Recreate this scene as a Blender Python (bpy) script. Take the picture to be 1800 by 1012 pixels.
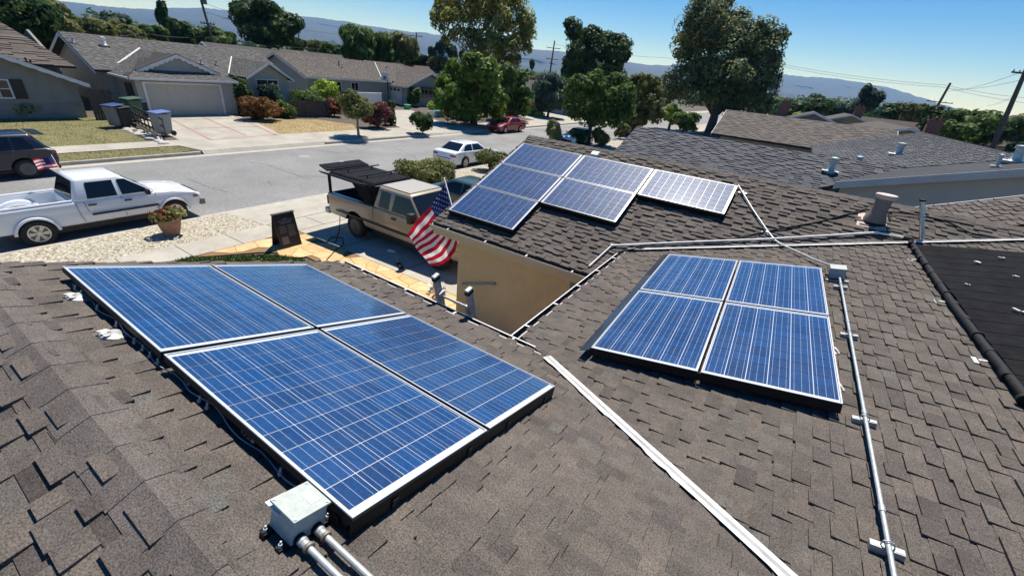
import bpy, bmesh, math, random
import numpy as np
from mathutils import Vector, Matrix

for _o in list(bpy.data.objects):
    bpy.data.objects.remove(_o, do_unlink=True)
scene = bpy.context.scene
COL = scene.collection
PI = math.pi
rad = math.radians

# ------------------------------------------------------------------ camera, world, sun, exposure
# street level is z = 0; +X runs inland from the street, +Y along the street
CAM_R = np.array([[0.832374, 0.545634, 0.097142], [0.323788, -0.336515, -0.884262], [-0.449794, 0.76749, -0.456777]])        # rows: right, down, forward
CAM_C = np.array([4.3164, -0.6198, 5.5285])
FOC = 732.30                    # focal length in pixels of an 1800 px wide picture
cam_data = bpy.data.cameras.new('camera')
cam_data.sensor_width = 36.0
cam_data.lens = FOC / 1800.0 * 36.0
cam_data.clip_start = 0.05
cam_data.clip_end = 60000
cam = bpy.data.objects.new('camera', cam_data)
COL.objects.link(cam)
_m = Matrix.Identity(4)
for _i in range(3):
    _m[_i][0] = CAM_R[0][_i]; _m[_i][1] = -CAM_R[1][_i]; _m[_i][2] = -CAM_R[2][_i]; _m[_i][3] = CAM_C[_i]
cam.matrix_world = _m
scene.camera = cam

SUN_AZ, SUN_EL = 19.0, 62.5          # azimuth from +Y towards -X
SUN_DIR = Vector((-math.sin(rad(SUN_AZ)) * math.cos(rad(SUN_EL)), math.cos(rad(SUN_AZ)) * math.cos(rad(SUN_EL)), math.sin(rad(SUN_EL))))
world = bpy.data.worlds.new('World'); scene.world = world
world.use_nodes = True
_wn = world.node_tree
_bg = _wn.nodes['Background']
_sky = _wn.nodes.new('ShaderNodeTexSky')
_sky.sky_type = 'NISHITA'; _sky.sun_disc = False
_sky.sun_elevation = rad(SUN_EL); _sky.sun_rotation = rad(-SUN_AZ)
_sky.altitude = 50; _sky.air_density = 0.85; _sky.dust_density = 0.0; _sky.ozone_density = 2.0
_hs = _wn.nodes.new('ShaderNodeHueSaturation'); _hs.inputs['Saturation'].default_value = 1.46; _hs.inputs['Hue'].default_value = .507
_wn.links.new(_sky.outputs[0], _hs.inputs['Color']); _wn.links.new(_hs.outputs[0], _bg.inputs[0])
_bg.inputs[1].default_value = 0.082
sun_data = bpy.data.lights.new('sun', 'SUN')
sun_data.energy = 5.0; sun_data.angle = rad(0.53); sun_data.color = (1.0, 0.95, 0.87)
sun = bpy.data.objects.new('sun', sun_data); COL.objects.link(sun)
sun.rotation_euler = SUN_DIR.to_track_quat('Z', 'Y').to_euler()
sun.location = (0, 0, 30)
vs = scene.view_settings
vs.view_transform = 'Standard'; vs.look = 'None'; vs.gamma = 1.0; vs.exposure = 0.52
vs.use_curve_mapping = False
scene.cycles.use_denoising = True
scene.cycles.max_bounces = 8
scene.cycles.diffuse_bounces = 3
scene.cycles.transparent_max_bounces = 12

# ------------------------------------------------------------------ helpers
def ray(px, py):
    return CAM_R.T @ np.array([(px - 900) / FOC, (py - 506) / FOC, 1.0])

def at(px, py, x=None, y=None, z=None, d=None):
    """the point of the place seen at a pixel of the photograph, on a known plane or at a known ground distance"""
    r = ray(px, py)
    if x is not None: t = (x - CAM_C[0]) / r[0]
    elif y is not None: t = (y - CAM_C[1]) / r[1]
    elif z is not None: t = (z - CAM_C[2]) / r[2]
    else: t = d / math.hypot(r[0], r[1])
    return Vector(CAM_C + t * r)

def px_size(p):
    """metres per photo pixel at a point"""
    return float(CAM_R[2] @ (np.array(p) - CAM_C)) / FOC

class MB:
    def __init__(self):
        self.v = []; self.f = []; self.m = []; self.c = []
    def poly(self, pts, m=0, c=None):
        b = len(self.v)
        self.v += [tuple(p) for p in pts]
        self.f.append(tuple(range(b, b + len(pts)))); self.m.append(m); self.c.append(c)
    def raw(self, vs, fs, m=0, c=None):
        b = len(self.v)
        self.v += [tuple(p) for p in vs]
        for q in fs:
            self.f.append(tuple(i + b for i in q)); self.m.append(m); self.c.append(c)
    def box(self, c, s, R=None, m=0, col=None):
        c = Vector(c); hx, hy, hz = s[0] / 2, s[1] / 2, s[2] / 2
        vs = [Vector((sx * hx, sy * hy, sz * hz)) for sz in (-1, 1) for sy in (-1, 1) for sx in (-1, 1)]
        if R is not None: vs = [R @ q for q in vs]
        self.raw([q + c for q in vs], [(0, 2, 3, 1), (4, 5, 7, 6), (0, 1, 5, 4), (2, 6, 7, 3), (0, 4, 6, 2), (1, 3, 7, 5)], m, col)
    def bx(self, x0, x1, y0, y1, z0, z1, m=0, col=None):
        self.box(((x0 + x1) / 2, (y0 + y1) / 2, (z0 + z1) / 2), (abs(x1 - x0), abs(y1 - y0), abs(z1 - z0)), None, m, col)
    def prism(self, pts, vec, m=0, col=None):
        """a planar polygon swept along vec"""
        pts = [Vector(p) for p in pts]; vec = Vector(vec); n = len(pts)
        nn = Vector((0, 0, 0))
        for i in range(n):
            nn += pts[i].cross(pts[(i + 1) % n])
        if nn.dot(vec) > 0: pts = pts[::-1]
        vs = pts + [p + vec for p in pts]
        fs = [tuple(range(n)), tuple(range(2 * n - 1, n - 1, -1))]
        for i in range(n):
            j = (i + 1) % n
            fs.append((j, i, i + n, j + n))
        self.raw(vs, fs, m, col)
    def tube(self, pts, r, n=8, cap=True, m=0, col=None):
        pts = [Vector(p) for p in pts]; k = len(pts)
        rs = r if isinstance(r, (list, tuple)) else [r] * k
        T = []
        for i in range(k):
            a = pts[max(0, i - 1)]; b = pts[min(k - 1, i + 1)]
            t = (b - a); T.append(t.normalized() if t.length > 1e-9 else Vector((0, 0, 1)))
        ref = Vector((0, 0, 1)) if abs(T[0].z) < .9 else Vector((1, 0, 0))
        u = T[0].cross(ref).normalized()
        vs = []
        for i in range(k):
            u = (u - T[i] * u.dot(T[i])).normalized(); w = T[i].cross(u)
            for j in range(n):
                a = 2 * PI * j / n
                vs.append(pts[i] + (u * math.cos(a) + w * math.sin(a)) * rs[i])
        fs = []
        for i in range(k - 1):
            for j in range(n):
                jj = (j + 1) % n
                fs.append((i * n + j, i * n + jj, (i + 1) * n + jj, (i + 1) * n + j))
        if cap:
            fs.append(tuple(range(n - 1, -1, -1))); fs.append(tuple(range((k - 1) * n, k * n)))
        self.raw(vs, fs, m, col)
    def lathe(self, prof, n=16, M=None, m=0, col=None, cap=True):
        M = M or Matrix.Identity(4)
        vs = []
        for r, z in prof:
            for j in range(n):
                a = 2 * PI * j / n
                vs.append(M @ Vector((r * math.cos(a), r * math.sin(a), z)))
        fs = []
        for i in range(len(prof) - 1):
            for j in range(n):
                jj = (j + 1) % n
                fs.append((i * n + j, i * n + jj, (i + 1) * n + jj, (i + 1) * n + j))
        if cap:
            fs.append(tuple(range(n - 1, -1, -1))); fs.append(tuple(range((len(prof) - 1) * n, len(prof) * n)))
        self.raw(vs, fs, m, col)
    def mesh(self, name, mats, off=None, smooth=False):
        me = bpy.data.meshes.new(name)
        if off is not None and Vector(off).length > 0:
            ox, oy, oz = off
            vv = [(p[0] - ox, p[1] - oy, p[2] - oz) for p in self.v]
        else: vv = self.v
        me.from_pydata(vv, [], self.f)
        for q in (mats if isinstance(mats, (list, tuple)) else [mats]): me.materials.append(q)
        if any(self.m): me.polygons.foreach_set('material_index', self.m)
        if any(c is not None for c in self.c):
            at_ = me.color_attributes.new('tone', 'FLOAT_COLOR', 'CORNER')
            arr = np.zeros((len(me.loops), 4), np.float32); arr[:, 3] = 1
            i = 0
            for fc, c in zip(self.f, self.c):
                k = len(fc)
                if c is not None: arr[i:i + k, :3] = c if not isinstance(c, (int, float)) else (c, c, c)
                i += k
            at_.data.foreach_set('color', arr.ravel())
        if smooth:
            me.polygons.foreach_set('use_smooth', [True] * len(me.polygons))
            try: me.set_sharp_from_angle(angle=rad(38))
            except Exception: pass
        me.update()
        return me
    def build(self, name, mats, parent=None, local=False, smooth=False, kind=None, label=None, cat=None, group=None, bevel=0, base=None):
        off = None
        if parent is not None and not local: off = wpos(parent)
        if base is not None: off = Vector(base)
        o = bpy.data.objects.new(name, self.mesh(name, mats, off, smooth))
        if base is not None: o.location = base
        COL.objects.link(o)
        if parent is not None: o.parent = parent
        if bevel:
            md = o.modifiers.new('bevel', 'BEVEL'); md.width = bevel; md.segments = 2; md.limit_method = 'ANGLE'; md.angle_limit = rad(40)
        tag(o, label, cat, group, kind)
        return o

def wpos(o):
    p = Vector((0, 0, 0))
    while o is not None:
        p += o.location; o = o.parent
    return p

def tag(o, label=None, cat=None, group=None, kind=None):
    if label: o['label'] = label
    if cat: o['category'] = cat
    if group: o['group'] = group
    if kind: o['kind'] = kind
    return o

def thing(name, label, cat, loc=(0, 0, 0), rz=0, group=None):
    o = bpy.data.objects.new(name, None); COL.objects.link(o)
    o.location = loc; o.rotation_euler = (0, 0, rz); o.empty_display_size = .2
    return tag(o, label, cat, group)

def link_copy(o, parent=None):
    c = o.copy(); COL.objects.link(c); c.parent = parent
    for ch in list(o.children): link_copy(ch, c)
    return c

# ------------------------------------------------------------------ materials
def _ramp(nt, fac, stops):
    r = nt.nodes.new('ShaderNodeValToRGB')
    while len(r.color_ramp.elements) < len(stops): r.color_ramp.elements.new(.5)
    for e, (p, c) in zip(r.color_ramp.elements, stops):
        e.position = p; e.color = (*c, 1)
    nt.links.new(fac, r.inputs[0])
    return r.outputs[0]

def mat(name, col, col2=None, scale=4.0, rough=.7, metal=0.0, bump=0.0, bscale=60.0, spec=.5, coat=0.0, coat_rough=.05, detail=5, fine=0.0, fscale=150.0, lo=.35, hi=.65):
    m = bpy.data.materials.new(name); m.use_nodes = True
    nt = m.node_tree; b = nt.nodes['Principled BSDF']
    b.inputs['Roughness'].default_value = rough; b.inputs['Metallic'].default_value = metal
    b.inputs['Specular IOR Level'].default_value = spec
    b.inputs['Coat Weight'].default_value = coat; b.inputs['Coat Roughness'].default_value = coat_rough
    b.inputs['Base Color'].default_value = (*col, 1)
    tc = nt.nodes.new('ShaderNodeTexCoord'); out = None
    if col2 is not None:
        n = nt.nodes.new('ShaderNodeTexNoise'); n.inputs['Scale'].default_value = scale; n.inputs['Detail'].default_value = detail
        n.inputs['Roughness'].default_value = .62
        nt.links.new(tc.outputs['Object'], n.inputs['Vector'])
        out = _ramp(nt, n.outputs['Fac'], [(lo, col), (hi, col2)])
    if fine:
        n2 = nt.nodes.new('ShaderNodeTexNoise'); n2.inputs['Scale'].default_value = fscale; n2.inputs['Detail'].default_value = 3
        nt.links.new(tc.outputs['Object'], n2.inputs['Vector'])
        mr = nt.nodes.new('ShaderNodeMapRange'); mr.inputs[1].default_value = .3; mr.inputs[2].default_value = .7
        mr.inputs[3].default_value = 1 - fine; mr.inputs[4].default_value = 1 + fine
        nt.links.new(n2.outputs['Fac'], mr.inputs[0])
        mx = nt.nodes.new('ShaderNodeVectorMath'); mx.operation = 'SCALE'
        if out is not None: nt.links.new(out, mx.inputs[0])
        else: mx.inputs[0].default_value = col
        nt.links.new(mr.outputs[0], mx.inputs['Scale']); out = mx.outputs[0]
    if out is not None: nt.links.new(out, b.inputs['Base Color'])
    if bump:
        n3 = nt.nodes.new('ShaderNodeTexNoise'); n3.inputs['Scale'].default_value = bscale; n3.inputs['Detail'].default_value = 4
        nt.links.new(tc.outputs['Object'], n3.inputs['Vector'])
        bp = nt.nodes.new('ShaderNodeBump'); bp.inputs['Strength'].default_value = bump; bp.inputs['Distance'].default_value = .02
        nt.links.new(n3.outputs['Fac'], bp.inputs['Height']); nt.links.new(bp.outputs[0], b.inputs['Normal'])
    return m

def shingle_mat(name, stops, grain=.62, gscale=150.0, blotch=.15):
    """granule-covered asphalt; the tone attribute picks each shingle's blend of granules"""
    m = bpy.data.materials.new(name); m.use_nodes = True
    nt = m.node_tree; b = nt.nodes['Principled BSDF']
    b.inputs['Roughness'].default_value = .92; b.inputs['Specular IOR Level'].default_value = .25
    a = nt.nodes.new('ShaderNodeAttribute'); a.attribute_name = 'tone'
    col = _ramp(nt, a.outputs['Fac'], stops)
    tc = nt.nodes.new('ShaderNodeNewGeometry')
    prev = col
    for sc, amp, det in ((gscale, grain, 2.0), (9.0, blotch, 4.0), (1.3, blotch * .8, 3.0)):
        n = nt.nodes.new('ShaderNodeTexNoise'); n.inputs['Scale'].default_value = sc; n.inputs['Detail'].default_value = det
        nt.links.new(tc.outputs['Position'], n.inputs['Vector'])
        mr = nt.nodes.new('ShaderNodeMapRange'); mr.inputs[1].default_value = .28; mr.inputs[2].default_value = .72
        mr.inputs[3].default_value = 1 - amp; mr.inputs[4].default_value = 1 + amp
        nt.links.new(n.outputs['Fac'], mr.inputs[0])
        mx = nt.nodes.new('ShaderNodeVectorMath'); mx.operation = 'SCALE'
        nt.links.new(prev, mx.inputs[0]); nt.links.new(mr.outputs[0], mx.inputs['Scale']); prev = mx.outputs[0]
        if sc == gscale:
            bp = nt.nodes.new('ShaderNodeBump'); bp.inputs['Strength'].default_value = .5; bp.inputs['Distance'].default_value = .004
            nt.links.new(n.outputs['Fac'], bp.inputs['Height']); nt.links.new(bp.outputs[0], b.inputs['Normal'])
    nt.links.new(prev, b.inputs['Base Color'])
    return m

def leaf_mat(name, c0, c1, c2, trans=.45, rough=.5):
    m = bpy.data.materials.new(name); m.use_nodes = True
    nt = m.node_tree; b = nt.nodes['Principled BSDF']
    b.inputs['Roughness'].default_value = rough; b.inputs['Specular IOR Level'].default_value = .12
    a = nt.nodes.new('ShaderNodeAttribute'); a.attribute_name = 'tone'
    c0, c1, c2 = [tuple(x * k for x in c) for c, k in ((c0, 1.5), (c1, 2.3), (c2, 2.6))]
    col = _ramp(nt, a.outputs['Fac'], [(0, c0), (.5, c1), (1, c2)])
    nt.links.new(col, b.inputs['Base Color'])
    t = nt.nodes.new('ShaderNodeBsdfTranslucent'); nt.links.new(col, t.inputs[0])
    mx = nt.nodes.new('ShaderNodeMixShader'); mx.inputs[0].default_value = trans
    nt.links.new(b.outputs[0], mx.inputs[1]); nt.links.new(t.outputs[0], mx.inputs[2])
    nt.links.new(mx.outputs[0], nt.nodes['Material Output'].inputs[0])
    return m

M = {}
BROWN = [(0, (.064, .054, .049)), (.25, (.086, .074, .066)), (.5, (.102, .088, .077)), (.72, (.117, .098, .083)), (.88, (.11, .101, .09)), (1, (.108, .106, .097))]
M['shingle'] = shingle_mat('shingle_brown', BROWN)
M['shingle_cap'] = shingle_mat('shingle_cap', [(0, (.078, .068, .062)), (1, (.138, .12, .108))])
M['shingle_slate'] = shingle_mat('shingle_slate', [(0, (.05, .053, .06)), (.5, (.085, .088, .098)), (1, (.115, .118, .126))], .25, 60)
M['shingle_grey'] = shingle_mat('shingle_grey', [(0, (.072, .07, .066)), (.5, (.115, .112, .106)), (1, (.155, .15, .142))], .25, 30)
M['shingle_umber'] = shingle_mat('shingle_umber', [(0, (.082, .07, .06)), (.5, (.13, .115, .1)), (1, (.175, .155, .135))], .25, 30)
M['shake'] = shingle_mat('wood_shake', [(0, (.07, .058, .05)), (1, (.14, .12, .105))], .25, 40)
M['underlay'] = mat('roof_underlay', (.03, .028, .026), rough=.95)
M['flash'] = mat('white_flashing', (.62, .6, .55), (.78, .77, .73), 6, .55, bump=.05, fine=.06, fscale=40)
M['gutter'] = mat('white_gutter', (.68, .67, .63), (.8, .79, .76), 5, .45)
M['gutter_in'] = mat('gutter_dark_inside', (.03, .03, .032), (.07, .065, .06), 12, .9)  # inside of the trough, much darker than the white lip
M['alu'] = mat('panel_frame_metal', (.52, .54, .56), rough=.42, metal=.3)
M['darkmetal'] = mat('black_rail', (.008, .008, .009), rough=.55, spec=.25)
M['galv'] = mat('galvanised', (.36, .39, .39), (.52, .55, .54), 22, .5, metal=.45)
M['galvdull'] = mat('galvanised_dull', (.33, .34, .33), (.5, .51, .5), 25, .6, metal=.4)
M['jbox'] = mat('grey_box_paint', (.34, .38, .35), (.42, .45, .42), 30, .55, fine=.05, fscale=90)
M['rubber'] = mat('black_rubber', (.012, .012, .013), (.022, .021, .021), 20, .75, spec=.25)
M['mat_black'] = mat('heater_mat', (.008, .008, .009), (.015, .015, .016), 6, .9, spec=.08, bump=.1, bscale=90)
M['backsheet'] = mat('panel_backsheet', (.56, .6, .66), rough=.35, coat=1, coat_rough=.04)
M['stucco'] = mat('tan_stucco', (.68, .47, .25), (.79, .56, .31), 1.1, .95, bump=.5, bscale=70, fine=.07, fscale=45)
M['trim_tan'] = mat('tan_trim', (.6, .47, .31), (.64, .51, .34), 4, .75)
M['terracotta_metal'] = mat('primer_pipe', (.19, .14, .115), (.25, .19, .155), 12, .7)
M['white_paint'] = mat('white_paint', (.72, .71, .68), (.8, .79, .77), 3, .6)
M['glass'] = mat('dark_glass', (.008, .01, .012), rough=.05, spec=.5)
M['black'] = mat('black_plastic', (.012, .012, .013), rough=.45)
M['pvc'] = mat('pvc_white', (.62, .61, .58), (.75, .74, .71), 9, .5)
# ------------------------------------------------------------------ our own house: roof planes
TA, TB_, TC = rad(17.2706), rad(11.2734), rad(22.7004)
nA = Vector((0, math.sin(TA), math.cos(TA))); nB = Vector((-math.sin(TB_), 0, math.cos(TB_))); nC = Vector((0, -math.sin(TC), math.cos(TC)))
PB = Vector((5.2589, 2.8456, 3.5737)); PC = Vector((-1.3530, 8.8091, 3.9826))
OA, OB, OC = .12, .14, .14
def zA(x, y): return 3.9 - OA / math.cos(TA) - y * math.tan(TA)
def zB(x, y): return PB.z - OB / math.cos(TB_) + (x - PB.x) * math.tan(TB_)
def zC(x, y): return PC.z - OC / math.cos(TC) + (y - PC.y) * math.tan(TC)
RIDGE_A, RIDGE_C = -.40, 9.42
zRA = zA(0, RIDGE_A)
def zD(x, y): return zRA + (y - RIDGE_A) * math.tan(TA)
nD = Vector((0, -math.sin(TA), math.cos(TA)))
def RA(x, y, h=0): return Vector((x, y, zA(x, y))) + nA * h
def RB(x, y, h=0): return Vector((x, y, zB(x, y))) + nB * h
def RC(x, y, h=0): return Vector((x, y, zC(x, y))) + nC * h
def valAB(x): return 4.473 - .641 * x
def valBC(x): return 5.348 + .4764 * x
RAKE_A, RAKE_C = -.45, -1.55
EAVE_A, EAVE_B, EAVE_C = 2.64, 2.45, 5.78
XR = 9.2

house = thing('ranch_house', 'brown shingled tan ranch house carrying the blue solar panels, courtyard in the middle', 'house', (2, 4, .3))

def clip_half(poly, a, b, c):
    """keep a*x + b*y <= c"""
    out = []
    n = len(poly)
    for i in range(n):
        p, q = poly[i], poly[(i + 1) % n]
        dp, dq = a * p[0] + b * p[1] - c, a * q[0] + b * q[1] - c
        if dp <= 0: out.append(p)
        if (dp < 0 < dq) or (dq < 0 < dp):
            t = dp / (dp - dq); out.append((p[0] + (q[0] - p[0]) * t, p[1] + (q[1] - p[1]) * t))
    return out

def area2(p):
    return abs(sum(p[i][0] * p[(i + 1) % len(p)][1] - p[(i + 1) % len(p)][0] * p[i][1] for i in range(len(p)))) / 2

def shingle_tabs(o, u, v, a0, a1, b0, b1, hp, e=.102, wmin=.09, wmax=.2, ts=(.013,), stag=.026, seed=1):
    """laminated tabs course by course; (a, b) are metres along the eave and up the slope"""
    rng = random.Random(seed); tabs = []
    o, u, v = Vector(o), Vector(u), Vector(v); n = u.cross(v).normalized()
    k = 0; b = b0
    while b < b1:
        a = a0 - rng.random() * .2; last = rng.random() < .5
        while a < a1:
            w = rng.uniform(wmin, wmax)
            hi = not last if rng.random() < .86 else bool(last)
            t = ts[-1] * rng.uniform(.85, 1.15) if hi else 0.0
            s = rng.choice((0, 0, stag, stag * .6)) if (stag and hi and k) else 0
            last = hi
            bb = b - s
            top = b + (e if hi else e * 1.4)
            q = [(a, bb), (a + w - .0015, bb), (a + w - .0015, top), (a, top)]
            for h in hp((a + w / 2, b + e / 2)):
                q = clip_half(q, *h)
                if len(q) < 3: break
            if len(q) >= 3 and area2(q) > .0006:
                tabs.append((q, bb, b + e * 1.4, t, min(1, max(0, rng.gauss(.5, .18) if rng.random() > .05 else rng.random()))))
            a += w
        b += e; k += 1
    return o, u, v, n, tabs

BASE_T = .009
def tab_geo(mb, F, tab):
    o, u, v, n, _ = F
    q, b0, top, t, tone = tab
    k = len(q)
    up = [o + u * a + v * b + n * (.002 + t * (1 - .92 * max(0.0, (b - b0) / (top - b0))) + BASE_T * max(0.0, 1 - (b - b0) / (top - b0))) for a, b in q]
    dn = [o + u * a + v * b - n * .004 for a, b in q]
    fs = [tuple(range(k))]
    for i in range(k):
        j = (i + 1) % k
        fs.append((i, i + k, j + k, j))
    mb.raw(up + dn, fs, 0, tone)

ALLTABS = []
def facet(name, F, slab, label=None, group_rank=True):
    """roof slope: deck part + its shingles"""
    mb = MB(); mb.prism(slab, (0, 0, -.11))
    part = mb.build(name, M['underlay'], house, label=label)
    for t in F[4]: ALLTABS.append((part, F, t))
    return part

cA, sA = math.cos(TA), math.sin(TA); cB, sB = math.cos(TB_), math.sin(TB_); cC, sC = math.cos(TC), math.sin(TC)
dk = -.004
# slope A : eave along X, up-slope is -Y ; plane coords a = -x, b along (0,-c,s)
oA = RA(0, EAVE_A + .03)
LA = (EAVE_A + .03 - RIDGE_A) / cA
def hpA(c):
    # valley: y <= 4.473-.641x ; x = -a, y = EAVE+.03 - b*cA
    return [(1, 0, -RAKE_A), (-1, 0, XR), (0, 1, LA - .03), (.641, cA, EAVE_A + .03 - 4.473) if False else (-.641, -cA, 4.473 - (EAVE_A + .03) - .0)]
FA = shingle_tabs(oA, (-1, 0, 0), (0, -cA, sA), -XR, -RAKE_A, 0, LA, hpA, seed=11)
slopeA = facet('roof_slope', FA, [RA(RAKE_A, EAVE_A, dk), RA(2.86, EAVE_A, dk), RA(7.6, RIDGE_A, dk), RA(RAKE_A, RIDGE_A, dk)])
# slope B : eave along Y at x = EAVE_B, up-slope +X
oB = RB(EAVE_B - .03, 0)
LB = (XR - EAVE_B) / cB
def hpB(c):
    # a = -y (u = (0,-1,0)), x = EAVE_B-.03 + b*cB ; y >= 4.473-.641x ; y <= 5.348+.4764x
    x0 = EAVE_B - .03
    return [(1, -.641 * cB, -4.473 + .641 * x0), (-1, -.4764 * cB, 5.348 + .4764 * x0)]
FB = shingle_tabs(oB, (0, -1, 0), (cB, 0, sB), -9.6, .5, 0, LB, hpB, seed=22)
slopeB = facet('roof_slope', FB, [RB(EAVE_B, valAB(EAVE_B), dk), RB(EAVE_B, valBC(EAVE_B), dk), RB(XR, valBC(XR), dk), RB(XR, valAB(XR), dk)])
# slope C : eave along X, up-slope +Y
oC = RC(0, EAVE_C - .03)
LC = (RIDGE_C - EAVE_C + .03) / cC
def hpC(c):
    h = [(-1, 0, -RAKE_C), (0, 1, LC - .02)]
    if c[0] > 2.3:
        # y >= 5.348+.4764x ; y = EAVE_C-.03 + b*cC
        h.append((.4764, -cC, EAVE_C - .03 - 5.348))
    return h
FC = shingle_tabs(oC, (1, 0, 0), (0, cC, sC), RAKE_C, 8.6, 0, LC, hpC, seed=33, wmin=.12, wmax=.24, ts=(.02,), e=.108, stag=.034)
slopeC = facet('roof_slope', FC, [RC(RAKE_C, EAVE_C, dk), RC(2.3, EAVE_C, dk), RC(2.45, 6.49, dk), RC(8.54, RIDGE_C, dk), RC(RAKE_C, RIDGE_C, dk)])
# slope D : far side of the ridge we stand on
oD = Vector((0, -3.6, zD(0, -3.6)))
LD = (RIDGE_A + 3.6) / cA
FD = shingle_tabs(oD, (1, 0, 0), (0, cA, sA), RAKE_A, 7.4, 0, LD, lambda c: [(-1, 0, -RAKE_A), (0, 1, LD - .03)], seed=44, wmin=.11, wmax=.24, ts=(.018,))
slopeD = facet('roof_slope', FD, [Vector((x, y, zD(x, y) + dk)) for x, y in ((RAKE_A, -3.6), (7.5, -3.6), (7.5, RIDGE_A), (RAKE_A, RIDGE_A))])
# back slope of the garage wing
mb = MB()
zr = zC(0, RIDGE_C)
mb.prism([(RAKE_C, RIDGE_C, zr + dk), (8.54, RIDGE_C, zr + dk), (8.54, 13.1, zr - 3.68 * math.tan(TC)), (RAKE_C, 13.1, zr - 3.68 * math.tan(TC))], (0, 0, -.11))
mb.build('roof_slope', M['shingle_cap'], house)

# choose the shingles that show largest as single parts, join the rest of each slope
ARRAYS = []
def under_array(p):
    for (x0, x1, y0, y1) in ((-.02, 3.36, -.02, 1.95), (3.28, 5.27, 2.83, 6.2), (-1.36, 3.68, 7.0, 8.83), (6.35, 9.9, 3.5, 8.3)):
        if x0 < p.x < x1 and y0 < p.y < y1: return True
    return False
rank = []
for i, (part, F, t) in enumerate(ALLTABS):
    o, u, v, n, _ = F
    ca = sum(p[0] for p in t[0]) / len(t[0]); cb = sum(p[1] for p in t[0]) / len(t[0])
    p = o + u * ca + v * cb
    d = CAM_R @ (np.array(p) - CAM_C)
    if d[2] < .3: continue
    px, py = 900 + FOC * d[0] / d[2], 506 + FOC * d[1] / d[2]
    if not (-20 < px < 1820 and 0 < py < 1030) or under_array(p): continue
    vd = Vector(np.array(p) - CAM_C); 
    rank.append((area2(t[0]) * abs(vd.normalized().dot(n)) / vd.length_squared, i))
rank.sort(reverse=True)
single = set(i for _, i in rank[:300])
rest = {}
for i, (part, F, t) in enumerate(ALLTABS):
    if i in single:
        mb = MB(); tab_geo(mb, F, t)
        o, u, v, n, _ = F
        b0 = o + u * t[0][0][0] + v * t[0][0][1]
        q = mb.build('shingle', M['shingle'], None, base=b0)
        q.parent = part; q.location = b0 - wpos(part)
    else:
        tab_geo(rest.setdefault(part.name, (MB(), part))[0], F, t)
for nm, (mb, part) in rest.items():
    mb.build('shingles', M['shingle'], part, kind='stuff')

# ridge caps
def ridge_caps(y, x0, x1, zr, tl, step, half, seed, th=.012, drop=.0):
    rng = random.Random(seed); x = x1
    part = None
    mbp = MB(); mbp.prism([(x0, y - .09, zr - .09 * math.tan(tl) + .004), (x0, y, zr + .012), (x0, y + .09, zr - .09 * math.tan(tl) + .004)], (x1 - x0, 0, 0))
    part = mbp.build('ridge', M['underlay'], house)
    i = 0
    while x > x0:
        w = step * rng.uniform(.93, 1.07); l = w * 1.35
        hh = half * rng.uniform(.95, 1.08)
        mb = MB(); tone = rng.uniform(.4, .65)
        xa, xb = x, max(x0 - .01, x - l)          # xa is the thick butt end (towards +x)
        def sec(xx, lift):
            return [(xx, y - hh, zr - hh * math.tan(tl) + lift + .012), (xx, y, zr + lift + .02), (xx, y + hh, zr - hh * math.tan(tl) + lift + .012),
                    (xx, y + hh, zr - hh * math.tan(tl) + lift - .004), (xx, y, zr + lift), (xx, y - hh, zr - hh * math.tan(tl) + lift - .004)]
        s0, s1 = sec(xa, th), sec(xb, 0)
        mb.raw(s0 + s1, [(0, 1, 7, 6), (1, 2, 8, 7), (2, 3, 9, 8), (3, 4, 10, 9), (4, 5, 11, 10), (5, 0, 6, 11), (5, 4, 3, 2, 1, 0), (6, 7, 8, 9, 10, 11)], 0, tone)
        b0 = Vector((xa, y, zr)); q = mb.build('ridge_cap', M['shingle_cap'], None, base=b0)
        q.parent = part; q.location = b0 - wpos(part)
        x -= w; i += 1
ridge_caps(RIDGE_A, RAKE_A, 7.4, zRA, TA, .3, .13, 5, th=.005)
ridge_caps(RIDGE_C, RAKE_C, 8.9, zr, TC, .2, .13, 6, th=.016)

# valley flashings
def flashing(p0, p1, w, wav, seed, up=.012, rib=.016):
    p0, p1 = Vector(p0), Vector(p1); d = (p1 - p0); L = d.length; d.normalize()
    s = d.cross(Vector((0, 0, 1))).normalized(); rng = random.Random(seed); mb = MB()
    n = max(8, int(L / .06)); rows = []
    o1 = w
    for i in range(n + 1):
        p = p0 + d * (L * i / n)
        if rng.random() < .45: o1 = w * (1 + wav * rng.uniform(-.3, .45))
        rows.append([p + s * (-w) + Vector((0, 0, up + .002)), p + s * (-.012) + Vector((0, 0, up)), p + Vector((0, 0, up + rib)), p + s * .012 + Vector((0, 0, up)), p + s * o1 + Vector((0, 0, up + .001))])
    vs = [q for r in rows for q in r]; fs = []
    for i in range(n):
        for j in range(4): fs.append((i * 5 + j, (i + 1) * 5 + j, (i + 1) * 5 + j + 1, i * 5 + j + 1))
    nv = len(vs)
    mb.raw(vs, fs)
    o = mb.build('valley_flashing', M['flash'], house)
    md = o.modifiers.new('solid', 'SOLIDIFY'); md.thickness = .003; md.offset = -1
    return o
def vab(x, h=.02): return (x, valAB(x), zB(x, 0) + h)
def vbc(x, h=.02): return (x, valBC(x), zB(x, 0) + h)
flashing(vab(2.93), vab(7.3), .042, .5, 3, up=.02)
flashing(vbc(2.46), vbc(8.9), .04, .2, 4, up=.03)

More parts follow.
